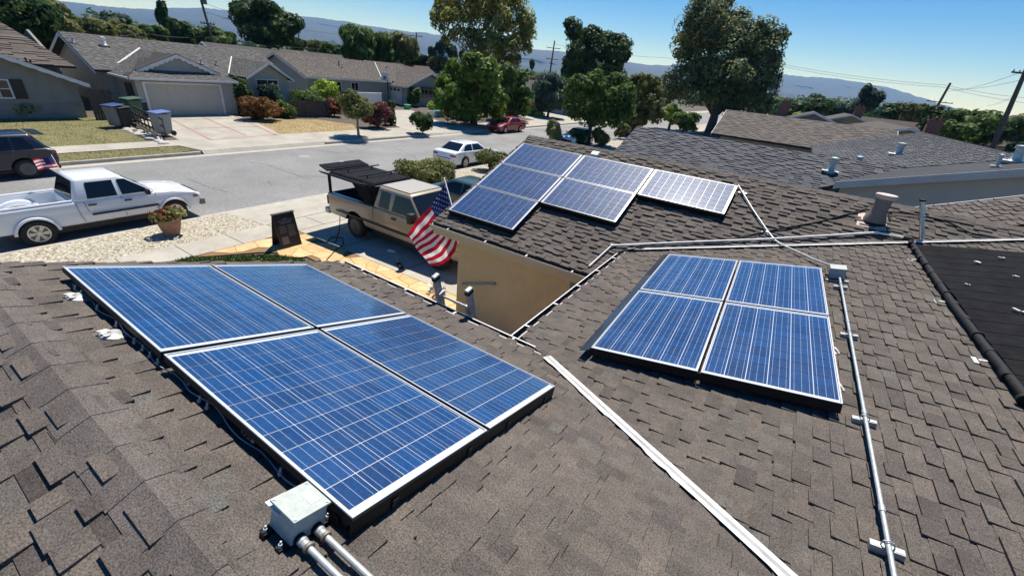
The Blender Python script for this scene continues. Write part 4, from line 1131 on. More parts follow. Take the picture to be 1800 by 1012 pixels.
# ------------------------------------------------------------------ vehicles
def bake(mb, mats, cuts=(), bevel=.05, seg=3, ang=28):
    """bevel a rough hull, cut openings out of it and return the finished mesh"""
    o = bpy.data.objects.new('hull', mb.mesh('hull', mats)); COL.objects.link(o)
    if bevel:
        md = o.modifiers.new('b', 'BEVEL'); md.width = bevel; md.segments = seg; md.limit_method = 'ANGLE'; md.angle_limit = rad(ang)
    tmp = []
    for c in cuts:
        q = bpy.data.objects.new('cut', c.mesh('cut', mats)); COL.objects.link(q); tmp.append(q)
        md = o.modifiers.new('c', 'BOOLEAN'); md.object = q; md.operation = 'DIFFERENCE'; md.solver = 'EXACT'
    bpy.context.view_layer.update()
    dg = bpy.context.evaluated_depsgraph_get()
    me = bpy.data.meshes.new_from_object(o.evaluated_get(dg), depsgraph=dg)
    for q in tmp + [o]:
        m_ = q.data; bpy.data.objects.remove(q, do_unlink=True); bpy.data.meshes.remove(m_)
    me.polygons.foreach_set('use_smooth', [True] * len(me.polygons))
    try: me.set_sharp_from_angle(angle=rad(32))
    except Exception: pass
    return me

def paint(name, c, rough=.35, coat=1.0):
    return mat(name, c, rough=rough, coat=coat * .7, coat_rough=.04)
M['tyre'] = mat('tyre', (.015, .015, .015), (.025, .025, .024), 20, .85)
M['rim'] = mat('alloy_rim', (.6, .6, .6), rough=.35, metal=.7)
M['rim_dark'] = mat('dark_rim', (.12, .12, .12), rough=.4, metal=.6)
M['taillamp'] = mat('tail_lamp', (.3, .01, .012), rough=.15, coat=1)
M['headlamp'] = mat('head_lamp', (.65, .66, .66), rough=.12, coat=1)
M['amber'] = mat('amber_lamp', (.55, .2, .02), rough=.2, coat=1)
M['interior'] = mat('car_interior', (.03, .03, .032), rough=.8)
M['chrome'] = mat('chrome', (.7, .7, .7), rough=.12, metal=1)
M['greyplastic'] = mat('grey_plastic', (.16, .165, .165), rough=.6)

def wheel(par, x, y, r, w, rim, side, spokes=5):
    t = bpy.data.objects.new('wheel', None); COL.objects.link(t); t.parent = par; t.location = (x, y, r)
    Mx = Matrix.Rotation(PI / 2 if side < 0 else -PI / 2, 4, 'X')      # lathe axis -> outward
    h = w / 2; rr = r * .64
    mb = MB(); mb.lathe([(rr, -h * .8), (r * .9, -h), (r * .985, -h * .75), (r, 0), (r * .985, h * .75), (r * .9, h), (rr, h * .85), (rr, -h * .8)], 28, Mx, cap=False); mb.build('tyre', M['tyre'], t, local=True, smooth=True)
    mb = MB(); mb.lathe([(rr, h * .8), (rr * .93, h * .82), (rr * .9, h * .45), (rr * .2, h * .4)], 28, Mx, cap=True)
    mb.build('rim_dish', M['rim_dark'], t, local=True, smooth=True)
    mb = MB(); mb.lathe([(rr * 1.0, h * .72), (rr * 1.0, h * .92), (rr * .9, h * .9), (rr * .9, h * .7)], 28, Mx, cap=False)
    mb.lathe([(rr * .25, h * .5), (rr * .22, h * .95), (rr * .02, h * .97)], 12, Mx)
    for k in range(spokes):
        for dd in (-.13, .13):
            a = 2 * PI * k / spokes + dd
            R_ = Mx.to_3x3() @ Matrix.Rotation(a, 3, 'Z')
            mb.box(R_ @ Vector((rr * .56, 0, h * .78)), (rr * .78, rr * .15, h * .2), R_)
    mb.build('rim', rim, t, local=True, smooth=False)
    return t

def vehicle(S):
    t = thing(S['name'], S['label'], S['cat'], S['loc'], S['rz'])
    t.scale = (S.get('scale', 1),) * 3
    hw = S['hw']; P = S['paint']; r = S['r']; WB = S['WB']
    black = M['black']
    # lower body
    mb = MB(); prof = S['prof']; tuck = S.get('tuck', .06)
    # three sections across so that the sides curve in towards sill and shoulder
    n = len(prof); zs = [p[1] for p in prof]; z0, z1 = min(zs), max(zs)
    def yy(z):
        f = (z - z0) / (z1 - z0)
        return hw - tuck * (abs(f - .52) * 2) ** 2.2
    L_ = [Vector((x, yy(z), z)) for x, z in prof]; R_ = [Vector((x, -yy(z), z)) for x, z in prof]
    fs = [tuple(range(n)), tuple(range(2 * n - 1, n - 1, -1))] + [((i + 1) % n, i, i + n, (i + 1) % n + n) for i in range(n)]
    mb.raw(L_ + R_, fs)
    cuts = []
    ar = S.get('arch', r * 1.17)
    for x in (0, WB):
        for s in (-1, 1):
            c = MB(); c.lathe([(ar, -.34), (ar, .2)], 28, Matrix.Translation((x, s * (hw - .0), r * 1.02)) @ Matrix.Rotation(-s * PI / 2, 4, 'X'), m=1); cuts.append(c)
    for b in S.get('cut', ()):
        c = MB(); c.bx(*b, m=S.get('cutmat', 1)); cuts.append(c)
    me = bake(mb, [P, black, M['interior']], cuts, S.get('bevel', .06))
    o = bpy.data.objects.new('body', me); COL.objects.link(o); o.parent = t; S['body'] = o
    # cab
    bx0, bx1, tx0, tx1, zb, zt, yb, yt = S['cab']
    cb_ = [Vector(q) for q in ((bx0, yb, zb), (bx1, yb, zb), (bx1, -yb, zb), (bx0, -yb, zb), (tx0, yt, zt), (tx1, yt, zt), (tx1, -yt, zt), (tx0, -yt, zt))]
    mb = MB(); mb.raw(cb_, [(3, 2, 1, 0), (4, 5, 6, 7), (0, 1, 5, 4), (2, 3, 7, 6), (1, 2, 6, 5), (3, 0, 4, 7)])
    me = bake(mb, [P], (), S.get('cbevel', .09), 3, 20)
    c = bpy.data.objects.new('cab', me); COL.objects.link(c); c.parent = t; S['cabo'] = c
    def sideY(x, z): return yb + (yt - yb) * (z - zb) / (zt - zb)
    for s in (-1, 1):
        for w in S['win']:
            m2 = MB(); q = [Vector((x, s * (sideY(x, z) + .004), z)) for x, z in w]
            m2.prism(q, (0, s * .006, 0)); m2.build('window', M['glass'], c, local=True, bevel=.012)
    def endpane(name, x0, x1, k0, k1, ys):
        # x0 at belt, x1 at roof; k0..k1 heights as fractions
        m2 = MB(); sg_ = 1 if x0 > (bx0 + bx1) / 2 else -1
        def pt_(k, s): return Vector((x0 + (x1 - x0) * k, s * (yb + (yt - yb) * k) * ys, zb + (zt - zb) * k))
        q = [pt_(k0, 1), pt_(k0, -1), pt_(k1, -1), pt_(k1, 1)]
        nn = Vector((zt - zb, 0, -(x1 - x0))).normalized() * sg_ * (1 if sg_ > 0 else 1)
        nn = Vector((abs(zt - zb) * sg_, 0, abs(x1 - x0))).normalized()
        m2.prism([p + nn * .004 for p in q], nn * .006); return m2.build(name, M['glass'], c, local=True, bevel=.012)
    endpane('windshield', bx1, tx1, .08, .93, .93); endpane('rear_window', bx0, tx0, .12, .9, .88)
    for x in (0, WB):
        for s in (-1, 1): wheel(t, x, s * (hw - S.get('wi', .13)), r, S.get('ww', .23), S['rim'], s, S.get('spokes', 5))
    # seams
    def bodyY(z): return yy(z)
    for s in (-1, 1):
        for pl in S.get('seams', ()):
            m2 = MB()
            m2.tube([Vector((x, s * (bodyY(z) + .001), z)) for x, z in pl], .006, 4); m2.build('door_seam', black, o, local=True)
        for (x, z) in S.get('handles', ()):
            m2 = MB(); m2.box((x, s * (bodyY(z) + .012), z), (.19, .03, .05)); m2.build('door_handle', S.get('hmat', black), o, local=True, bevel=.01)
        mx, mz = S['mirror']
        m2 = MB(); m2.box((mx, s * (hw + .1), mz), S.get('msize', (.1, .2, .16))); m2.tube([(mx, s * (hw - .08), mz - .03), (mx, s * (hw + .04), mz - .02)], .025, 6); m2.build('mirror', S.get('mmat', black), t, local=True, bevel=.03)
        if S.get('mould'):
            x0, x1, z_ = S['mould']; m2 = MB(); m2.bx(x0, x1, s * bodyY(z_), s * (bodyY(z_) + .016), z_ - .03, z_ + .03); m2.build('side_moulding', black, o, local=True, bevel=.006)
        if S.get('flare'):
            for x in (0, WB):
                m2 = MB(); m2.tube([Vector((x + ar * 1.02 * math.cos(a), s * (hw - .015), r + ar * 1.02 * math.sin(a))) for a in [PI * (.02 + .96 * i / 14) for i in range(15)]], .038, 8); m2.build('wheel_flare', P, o, local=True, smooth=True)
    for nm, b, m_ in S.get('boxes', ()):
        m2 = MB(); m2.bx(*b); m2.build(nm, m_, t, local=True, bevel=min(.03, min(abs(b[1] - b[0]), abs(b[3] - b[2]), abs(b[5] - b[4])) * .3))
    m2 = MB(); m2.bx(-.5, WB + .4, -hw * .72, hw * .72, r * .62, r * 1.15); m2.build('chassis', black, t, local=True)
    return t, o, c

# white crew cab pickup parked at our kerb
hw = .88
wt, wo, wc = vehicle(dict(name='pickup_truck', label='white four door pickup truck with open empty bed, parked at our kerb', cat='pickup truck', loc=(-12.93, 1.58, 0), rz=PI / 2, scale=.985,
    paint=paint('truck_white', (.74, .77, .8)), hw=hw, WB=3.26, r=.365, rim=M['rim'], spokes=6, flare=True, tuck=.07,
    prof=[(-1.12, .5), (-1.14, 1.06), (.98, 1.09), (2.62, 1.09), (3.35, 1.05), (3.95, .94), (4.1, .82), (4.12, .6), (4.0, .42), (-1.0, .42)],
    cut=[(-1.03, .84, -.68, .68, .66, 1.4)], cutmat=0,
    cab=(.88, 2.92, 1.08, 2.12, 1.06, 1.69, .83, .64),
    win=[[(1.22, 1.13), (1.92, 1.13), (1.92, 1.57), (1.3, 1.57)], [(2.03, 1.13), (2.74, 1.13), (2.68, 1.22), (2.22, 1.57), (2.03, 1.57)]],
    seams=[[(.93, 1.05), (.96, .7), (1.02, .5)], [(1.98, 1.08), (1.99, .5)], [(2.85, 1.08), (2.86, .55)], [(1.12, 1.06), (1.15, .78)]],
    handles=[(1.28, .96), (2.12, .96)], mirror=(2.62, 1.16), mould=(1.2, 2.84, .68),
    boxes=[('front_bumper', (4.02, 4.2, -.86, .86, .45, .66), M['greyplastic']), ('rear_bumper', (-1.28, -1.12, -.86, .86, .45, .62), M['chrome']),
           ('headlight', (3.9, 4.1, .6, .84, .72, .86), M['headlamp']), ('headlight', (3.9, 4.1, -.84, -.6, .72, .86), M['headlamp']), ('marker_lamp', (3.86, 4.02, -.87, -.8, .74, .84), M['taillamp']),
           ('grille', (4.04, 4.14, -.5, .5, .66, .86), M['black']), ('tail_light', (-1.16, -1.12, .72, .86, .7, 1.0), M['taillamp']), ('tail_light', (-1.16, -1.12, -.86, -.72, .7, 1.0), M['taillamp'])]))
# wheel wells inside the bed, ribs, hood creases, rear cab rail
for s in (-1, 1):
    mb = MB(); mb.tube([Vector((.42 * math.cos(a), s * .6, .6 + .3 * math.sin(a))) for a in [PI * i / 10 for i in range(11)]], .09, 8); mb.build('wheel_well', wo.data.materials[0], wo, local=True, smooth=True)
for s in (-1, 1):
    mb = MB(); mb.tube([(-1.0, s * .76, 1.105), (.9, s * .76, 1.115)], .03, 8); mb.build('bed_rail', wo.data.materials[0], wo, local=True, smooth=True)
mb = MB(); mb.tube([(2.98, -.45, 1.086), (3.7, -.4, 1.0)], .014, 6); mb.tube([(2.98, .45, 1.086), (3.7, .4, 1.0)], .014, 6); mb.build('hood_crease', wo.data.materials[0], wo, local=True, smooth=True)
mb = MB(); mb.tube([(2.9, .5, 1.13), (2.6, -.1, 1.34)], .008, 5); mb.tube([(2.92, -.1, 1.12), (2.66, -.6, 1.3)], .008, 5); mb.build('wiper', M['black'], wc, local=True)
mb = MB(); mb.bx(-.93, -.7, -hw - .004, -hw + .01, .82, .86); mb.bx(-.84, -.8, -hw - .004, -hw + .01, .78, .9); mb.build('badge', M['black'], wo, local=True)
# clip-on flag on the far side of the white truck
cf = thing('window_flag', 'small american flag clipped to the white pickup', 'flag', (-13.45, 2.75, 1.5))
p0, p1 = at(107, 301, x=-13.5), at(90, 272, x=-13.75)
mb = MB(); mb.tube([p0, p1], .008, 6); mb.build('staff', M['white_paint'], cf)
mb = MB(); n1 = 13
d = (p0 - p1); f_ = Vector((-.05, -.42, -.06))
for k in range(7):
    a0, a1 = .1 + k * .09, .1 + (k + 1) * .09
    for i in range(8):
        u0, u1 = i / 8, (i + 1) / 8
        q = [p1 + d * a + f_ * u + Vector((.05 * math.sin(u * 7), 0, 0)) for a, u in ((a0, u0), (a0, u1), (a1, u1), (a1, u0))]
        mb.poly(q, 2 if (i < 4 and k < 4) else (0 if k % 2 == 0 else 1))
mb.build('cloth', [fr_, fw_, fb_], cf)

# tan extended cab work truck with black topper in our driveway
tan = paint('truck_tan', (.36, .29, .19)); tan_l = paint('truck_tan_roof', (.5, .43, .31))
hw = .99
TZ = zn(-5) + .0
tt_, to_, tcb = vehicle(dict(name='work_truck', label='tan extended cab pickup with open black topper in the driveway', cat='pickup truck', loc=(-6.62, 8.56, TZ), rz=0, scale=.97,
    paint=tan, hw=hw, WB=3.6, r=.4, rim=M['rim_dark'], spokes=8, tuck=.06, arch=.5,
    prof=[(-1.35, .6), (-1.37, 1.26), (.95, 1.28), (2.75, 1.3), (3.5, 1.26), (4.35, 1.16), (4.5, 1.02), (4.52, .66), (4.35, .5), (-1.2, .52)],
    cut=[(-1.28, .82, -.78, .78, .78, 1.6)], cutmat=2,
    cab=(.86, 3.0, 1.0, 2.35, 1.27, 1.95, .93, .74),
    win=[[(1.12, 1.34), (1.58, 1.34), (1.58, 1.83), (1.18, 1.83)], [(1.72, 1.34), (2.78, 1.34), (2.72, 1.45), (2.38, 1.83), (1.78, 1.83)]],
    seams=[[(.9, 1.25), (.9, .55)], [(1.64, 1.26), (1.64, .56)], [(2.9, 1.27), (2.92, .6)]], handles=[(1.86, 1.14)], mirror=(2.72, 1.4), msize=(.16, .2, .3), mould=(-.9, 4.2, .76),
    boxes=[('front_bumper', (4.42, 4.66, -.95, .95, .5, .78), M['black']), ('rear_bumper', (-1.58, -1.36, -.95, .95, .5, .7), M['galv']),
           ('headlight', (4.36, 4.53, .6, .9, .86, 1.06), M['headlamp']), ('headlight', (4.36, 4.53, -.9, -.6, .86, 1.06), M['headlamp']),
           ('turn_lamp', (4.3, 4.52, -.975, -.6, .79, .86), M['amber']), ('turn_lamp', (4.3, 4.52, .6, .975, .79, .86), M['amber']), ('grille', (4.46, 4.55, -.56, .56, .74, 1.06), M['black']),
           ('tail_light', (-1.39, -1.35, .8, .96, .85, 1.15), M['taillamp']), ('tail_light', (-1.39, -1.35, -.96, -.8, .85, 1.15), M['taillamp'])]))
mb = MB(); mb.prism([(1.06, .66, 1.962), (2.26, .66, 1.962), (2.26, -.66, 1.962), (1.06, -.66, 1.962)], (0, 0, .012)); mb.build('roof_skin', tan_l, tcb, local=True, bevel=.005)
for s in (-1, 1):
    mb = MB(); mb.tube([(2.7, s * .95, 1.42), (2.72, s * 1.12, 1.42)], .02, 6); mb.tube([(2.7, s * .95, 1.33), (2.72, s * 1.12, 1.33)], .02, 6); mb.build('mirror_arm', M['chrome'], tt_, local=True)
tm = mat('topper_black', (.014, .015, .018), (.022, .023, .027), 8, .9, spec=.05)
# topper: roof, posts, lifted rear hatch, lifted side door
mb = MB(); mb.raw([(-1.35, .9, 1.93), (.84, .84, 1.97), (.84, -.84, 1.97), (-1.35, -.9, 1.93), (-1.3, .78, 2.05), (.8, .74, 2.07), (.8, -.74, 2.07), (-1.3, -.78, 2.05)], [(3, 2, 1, 0), (4, 5, 6, 7), (0, 1, 5, 4), (2, 3, 7, 6), (1, 2, 6, 5), (3, 0, 4, 7)])
top = mb.build('topper_roof', tm, tt_, local=True, bevel=.03)
for (x, y) in ((-1.28, .86), (-1.28, -.86), (.72, .86), (.72, -.86), (-.3, .86)):
    mb = MB(); mb.box((x, y, 1.62), (.09, .06, .68)); mb.build('post', tm, top, local=True)
mb = MB(); mb.box((.8, 0, 1.62), (.04, 1.66, .66)); mb.build('front_panel', tm, top, local=True)
mb = MB(); mb.prism([(.72, -.9, 1.28), (.72, -.9, 1.96), (-.05, -.9, 1.95), (-.05, -.9, 1.9), (.45, -.9, 1.45), (.45, -.9, 1.28)], (0, .03, 0)); mb.build('side_frame', tm, top, local=True)
mb = MB(); mb.prism([(-1.36, .86, 2.02), (-1.36, -.86, 2.02), (-1.84, -.82, 2.12), (-1.84, .82, 2.12)], (.01, 0, .05)); hat = mb.build('rear_hatch', tm, top, local=True, bevel=.012)
mb = MB(); mb.prism([(-1.44, .7, 2.09), (-1.44, -.7, 2.09), (-1.76, -.66, 2.157), (-1.76, .66, 2.157)], (.005, 0, .014)); mb.build('pane', tm, hat, local=True)
mb = MB(); mb.bx(-1.8, -1.72, -.09, .09, 2.165, 2.19); mb.build('latch', M['galv'], hat, local=True)
sd = mat('door_lining', (.11, .11, .1), (.2, .19, .17), 25, .9)
mb = MB(); mb.prism([(-1.3, -.88, 1.96), (.7, -.86, 1.98), (.7, -1.2, 2.06), (-1.3, -1.22, 2.08)], (0, .01, .03)); mb.build('side_door', tm, top, local=True, bevel=.008)
mb = MB(); mb.prism([(-1.24, -.92, 1.95), (.64, -.92, 1.968), (.64, -1.17, 2.045), (-1.24, -1.19, 2.065)], (0, -.006, -.012)); mb.build('door_lining', sd, top, local=True)
for x in (-.75, .2):
    mb = MB(); mb.tube([(x, -.8, 2.17), (x, .8, 2.17)], .022, 6)
    for y in (-.5, .5): mb.tube([(x, y, 2.04), (x, y, 2.17)], .02, 6)
    mb.build('roof_bar', M['black'], top, local=True)
top.location.z = -.09
# load in the bed: hose reel and boxes
ldm = thing('hose_reel', 'black hose reel standing in the bed of the tan truck', 'hose reel', (-6.75, 8.4, TZ + .78))
for k in range(5):
    mb = MB(); mb.tube([Vector((.24 * math.cos(a), -.2 + k * .08, .32 + .24 * math.sin(a))) for a in [2 * PI * i / 20 for i in range(21)]], .03, 6); mb.build('coil', M['rubber'], ldm, local=True, smooth=True)
for y in (-.28, .2):
    mb = MB(); mb.lathe([(.3, 0), (.3, .02)], 20, Matrix.Translation((0, y, .32)) @ Matrix.Rotation(PI / 2, 4, 'X')); mb.build('flange', M['black'], ldm, local=True)
tbx = thing('tool_box', 'dark tool box behind the cab in the tan truck bed', 'tool box', (-6.1, 8.5, TZ + .78))
mb = MB(); mb.box((0, 0, .24), (.4, 1.3, .46)); mb.build('box', M['greyplastic'], tbx, local=True, bevel=.02)
mb = MB(); mb.box((0, 0, .49), (.43, 1.34, .04)); mb.build('lid', M['black'], tbx, local=True, bevel=.01)

# sedans and others
def sedan(label, loc, rz, col, name='sedan_car', scale=1.0, suv=False, pm=None, cat='car'):
    P_ = pm or paint(name + '_paint' + str(len(bpy.data.materials)), col)
    if not suv:
        S = dict(prof=[(-1.02, .36), (-1.06, .62), (-1.04, .92), (-.92, 1.0), (-.45, 1.02), (2.2, .98), (2.9, .9), (3.55, .78), (3.74, .66), (3.78, .4), (3.65, .24), (-.95, .24)],
                 cab=(-.62, 2.42, .18, 1.55, .97, 1.43, .8, .6), win=[[(-.12, 1.03), (.72, 1.01), (.74, 1.36), (.34, 1.36), (.08, 1.27)], [(.8, 1.01), (1.92, 1.01), (1.86, 1.08), (1.42, 1.36), (.82, 1.36)]],
                 hw=.91, WB=2.82, r=.335, handles=[(.2, .86), (1.2, .86)], mirror=(1.92, 1.02), msize=(.1, .16, .12))
    else:
        S = dict(prof=[(-.92, .42), (-.97, .7), (-.95, 1.02), (-.7, 1.1), (2.2, 1.08), (2.9, 1.02), (3.45, .9), (3.6, .75), (3.62, .45), (3.5, .3), (-.85, .3)],
                 cab=(-.82, 2.5, -.42, 1.7, 1.05, 1.62, .84, .64), win=[[(-.42, 1.12), (.1, 1.12), (.1, 1.52), (-.22, 1.5)], [(.17, 1.12), (.92, 1.12), (.92, 1.53), (.17, 1.53)], [(1.0, 1.12), (2.06, 1.12), (1.98, 1.2), (1.55, 1.53), (1.0, 1.53)]],
                 hw=.92, WB=2.68, r=.36, handles=[(.3, .95), (1.25, .95)], mirror=(2.1, 1.15), msize=(.12, .18, .15))
    h = S['hw']
    S.update(name=name, label=label, cat=cat, loc=loc, rz=rz, paint=P_, scale=scale, rim=M['rim_dark'] if suv else M['rim'], tuck=.1, bevel=.07, cbevel=.1, hmat=P_, mmat=P_,
             seams=[[(.76, .95), (.74, .3)], [(1.95, .93), (1.98, .34)], [(-.22, .93), (-.1, .66)]])
    b = S['prof'][1][0]; fx = S['prof'][-4][0] if False else max(p[0] for p in S['prof'])
    zt_ = .72 if not suv else .86
    S['boxes'] = [('tail_light', (b + .0, b + .16, h - .44, h - .05, zt_, zt_ + .13), M['taillamp']), ('tail_light', (b + .0, b + .16, -h + .05, -h + .44, zt_, zt_ + .13), M['taillamp']),
                  ('headlight', (fx - .2, fx - .03, h - .38, h - .06, .62, .73), M['headlamp']), ('headlight', (fx - .2, fx - .03, -h + .06, -h + .38, .62, .73), M['headlamp']),
                  ('number_plate', (b - .015, b + .05, -.16, .16, zt_ - .02, zt_ + .11), M['white_paint']), ('rear_diffuser', (b - .005, b + .1, -.72, .72, .26, .4), M['black']), ('grille', (fx - .06, fx + .01, -.5, .5, .36, .56), M['black'])]
    return vehicle(S)
cam_, cbo, ccb = sedan('white sedan seen from behind, parked between the bushes', (-12.95, 20.1, 0), PI / 2, (.76, .78, .8))
mb = MB(); mb.lathe([(.03, 0), (.02, .04), (0, .05)], 8, Matrix.Translation((.25, 0, 1.44))); mb.build('antenna', M['black'], ccb, local=True)
mb = MB(); mb.bx(-1.075, -1.05, -.55, .55, .6, .64); mb.build('bumper_line', M['black'], cbo, local=True)
for s in (-1, 1):
    mb = MB(); mb.tube([(-1.03, s * .78, .7), (-1.06, s * .82, .5)], .018, 5); mb.build('bumper_vent', M['black'], cbo, local=True)
sv, svb, svc = sedan('dark navy hatchback suv parked across the street at the left edge', (-21.1, 3.12, 0), -PI / 2, (.006, .008, .018), 'suv_car', 1.0, True)
mb = MB(); mb.prism([(-.5, .66, 1.58), (-.5, -.66, 1.58), (-.86, -.6, 1.55), (-.86, .6, 1.55)], (0, 0, .04)); mb.build('spoiler', svb.data.materials[0], svc, local=True, bevel=.012)
sedan('red sedan parked under the street tree across the road', (-21.1, 39.4, 0), -PI / 2, (.33, .012, .018), 'red_car')
sedan('white sedan partly hidden by bushes far along our kerb', (-13.2, 40.0, 0), -PI / 2, (.72, .74, .77), 'far_car')
sedan('white suv behind the round street tree down the road', (-13.4, 54.0, 0), PI / 2, (.7, .72, .76), 'far_suv', 1.0, True)
sedan('dark green sedan beyond the tan truck, mostly hidden by the garage roof', (-6.4, 12.5, zn(-5)), 0, (.03, .055, .05), 'green_car', 1.0)
sedan('white van-like car under the giant tree', (-12.6, 82.0, 0), PI / 2, (.7, .72, .74), 'distant_suv', 1.0, True)
# ------------------------------------------------------------------ neighbouring houses
M['wall_beige'] = mat('wall_beige', (.36, .34, .29), (.4, .38, .33), 2, .9, fine=.04, fscale=20)
M['wall_grey'] = mat('wall_grey', (.2, .2, .19), (.24, .24, .225), 2, .9, fine=.05, fscale=20)
M['wall_sage'] = mat('wall_sage', (.3, .31, .3), (.34, .35, .335), 2, .9)
M['wall_white'] = mat('wall_white', (.52, .51, .48), (.58, .57, .54), 2, .9)
M['trim_white'] = mat('trim_white', (.62, .62, .6), (.7, .7, .68), 3, .7)
M['door_beige'] = mat('garage_door_beige', (.44, .41, .34), (.47, .44, .37), 2, .75)
M['fence_wood'] = mat('weathered_wood', (.06, .045, .035), (.11, .085, .065), 6, .9, bump=.3, bscale=20)
M['brick_chim'] = mat('chimney_brick', (.19, .08, .06), (.25, .12, .09), 14, .9)
M['vent_galv'] = mat('vent_galv', (.32, .38, .38), (.45, .52, .52), 10, .5, metal=.4)

def slope(par, corners, m, e=.14, wmin=.18, wmax=.34, ts=(.006, .016), seed=1, tiles=True, thick=.12, cap_tone=True):
    """a roof slope: corners run eave start, eave end, then up and back; shingles laid course by course"""
    c = [Vector(q) for q in corners]
    u = (c[1] - c[0]).normalized(); nn = Vector((0, 0, 0))
    for i in range(len(c)): nn += (c[i] - c[0]).cross(c[(i + 1) % len(c)] - c[0])
    nn.normalize()
    if nn.z < 0:
        c = [c[1], c[0]] + c[2:][::-1]; u = -u; nn = -nn
    v = nn.cross(u).normalized()
    mb = MB(); mb.prism([p - nn * .004 for p in c], (0, 0, -thick)); part = mb.build('roof_slope', M['underlay'] if tiles else m, par)
    if not tiles: return part
    o = c[0]
    pl = [((p - o).dot(u), (p - o).dot(v)) for p in c]
    hp = []
    for i in range(len(pl)):
        a, b = pl[i], pl[(i + 1) % len(pl)]
        nx, ny = b[1] - a[1], -(b[0] - a[0])
        hp.append((nx, ny, nx * a[0] + ny * a[1] + (.03 * math.hypot(nx, ny) if i == 0 else 0)))
    a0, a1 = min(p[0] for p in pl), max(p[0] for p in pl); b1 = max(p[1] for p in pl)
    F = shingle_tabs(o, u, v, a0, a1, 0, b1, lambda q: hp, e, wmin, wmax, ts, 0, seed)
    mb = MB()
    for t in F[4]:
        q, b0, top, th, tone = t
        k = len(q)
        up = [F[0] + u * a + v * b + nn * (.002 + th * (1 - .92 * max(0, (b - b0) / (top - b0))) + .01 * max(0, 1 - (b - b0) / (top - b0))) for a, b in q]
        # butt face and top only: cheap
        bl_ = [i for i in range(k) if abs(q[i][1] - b0) < 1e-4]
        fs = [tuple(range(k))]; vs = list(up)
        if len(bl_) >= 2:
            i0, i1 = bl_[0], bl_[-1]
            vs += [up[i0] - nn * (th + .012), up[i1] - nn * (th + .012)]; fs.append((i0, k, k + 1, i1))
        mb.raw(vs, fs, 0, .15 + .7 * tone)
    mb.build('shingles', m, part, kind='stuff')
    return part

def wallp(par, pts, vec, m, name='wall'):
    mb = MB(); mb.prism(pts, vec); return mb.build(name, m, par)
def trimline(par, pts, w, h, m, name='fascia'):
    for a, b in zip(pts[:-1], pts[1:]):
        a, b = Vector(a), Vector(b); d = (b - a); n_ = Vector((d.y, -d.x, 0)).normalized() * w
        mb = MB(); mb.prism([a, b, b - Z * h, a - Z * h], n_); mb.build(name, m, par)
def window(par, c, axis, w, h, m=None, mull=1, shutters=None):
    """axis 'x': window in a wall facing +X; 'y': in a wall facing -Y"""
    c = Vector(c)
    if axis == 'x': A, N = Y, X
    else: A, N = X, -Y
    mb = MB()
    def bar(a0, a1, z0, z1, d0, d1):
        q = [c + A * a + Z * z_ for a, z_ in ((a0, z0), (a1, z0), (a1, z1), (a0, z1))]
        mb.prism([p + N * d0 for p in q], N * (d1 - d0))
    t = .07
    bar(-w / 2 - t, w / 2 + t, h / 2, h / 2 + t, 0, .05); bar(-w / 2 - t, w / 2 + t, -h / 2 - t, -h / 2, 0, .06)
    bar(-w / 2 - t, -w / 2, -h / 2, h / 2, 0, .05); bar(w / 2, w / 2 + t, -h / 2, h / 2, 0, .05)
    for k in range(mull):
        a = -w / 2 + w * (k + 1) / (mull + 1); bar(a - .025, a + .025, -h / 2, h / 2, .004, .04)
    f = mb.build('window', m or M['trim_white'], par)
    mb = MB()
    q = [c + A * a + Z * z_ for a, z_ in ((-w / 2, -h / 2), (w / 2, -h / 2), (w / 2, h / 2), (-w / 2, h / 2))]
    mb.prism([p + N * .006 for p in q], N * .008); mb.build('pane', M['glass'], f)
    return f
def roof_vent(name, p, r, h, label, m=None, group='roof vents', lean=0):
    t = thing(name, label, 'roof vent', p, 0, group)
    m = m or M['vent_galv']
    mb = MB(); mb.lathe([(r * 2.2, -.05), (r * 2.1, .0), (r * 1.3, .05), (r, .12), (r, h * .75), (r * 1.35, h * .8), (r * 1.35, h * .95), (r * .3, h)], 14); mb.build('pipe', m, t, local=True, smooth=True)
    mb = MB(); mb.box((0, 0, .03), (r * 5, r * 5, .012)); mb.build('flashing', M['flash'], t, local=True)
    return t

# ---- beige house across with garage
h1 = thing('house', 'beige house across the street with wide garage door and scalloped gable', 'house', (-37, 16, .42))
G = .42
slope(h1, [(-36.1, 10.4, 3.0), (-36.1, 24.2, 3.0), (-41, 24.2, 5.0), (-41, 10.4, 5.0)], M['shingle_grey'], seed=51)
slope(h1, [(-46.0, 24.2, 3.0), (-46.0, 10.4, 3.0), (-41, 10.4, 5.0), (-41, 24.2, 5.0)], M['shingle_grey'], tiles=False)
wallp(h1, [(-36.6, 10.95, G), (-45.5, 10.95, G), (-45.5, 10.95, 3.0), (-41, 10.95, 4.84), (-36.6, 10.95, 3.05)], (0, .15, 0), M['wall_beige'])
wallp(h1, [(-36.6, 11.1, G), (-36.6, 23.8, G), (-36.6, 23.8, 3.0), (-36.6, 11.1, 3.0)], (-.15, 0, 0), M['wall_beige'])
trimline(h1, [(-36.06, 17.4, 2.98), (-36.06, 24.2, 2.98)], .03, .2, M['trim_white'])
trimline(h1, [(-36.1, 10.38, 2.95), (-41, 10.38, 4.95), (-46, 10.38, 2.95)], .03, .22, M['trim_white'], 'bargeboard')
wallp(h1, [(-36.6, 23.95, G), (-45.5, 23.95, G), (-45.5, 23.95, 3.0), (-41, 23.95, 4.84), (-36.6, 23.95, 3.05)], (0, -.15, 0), M['wall_beige'])
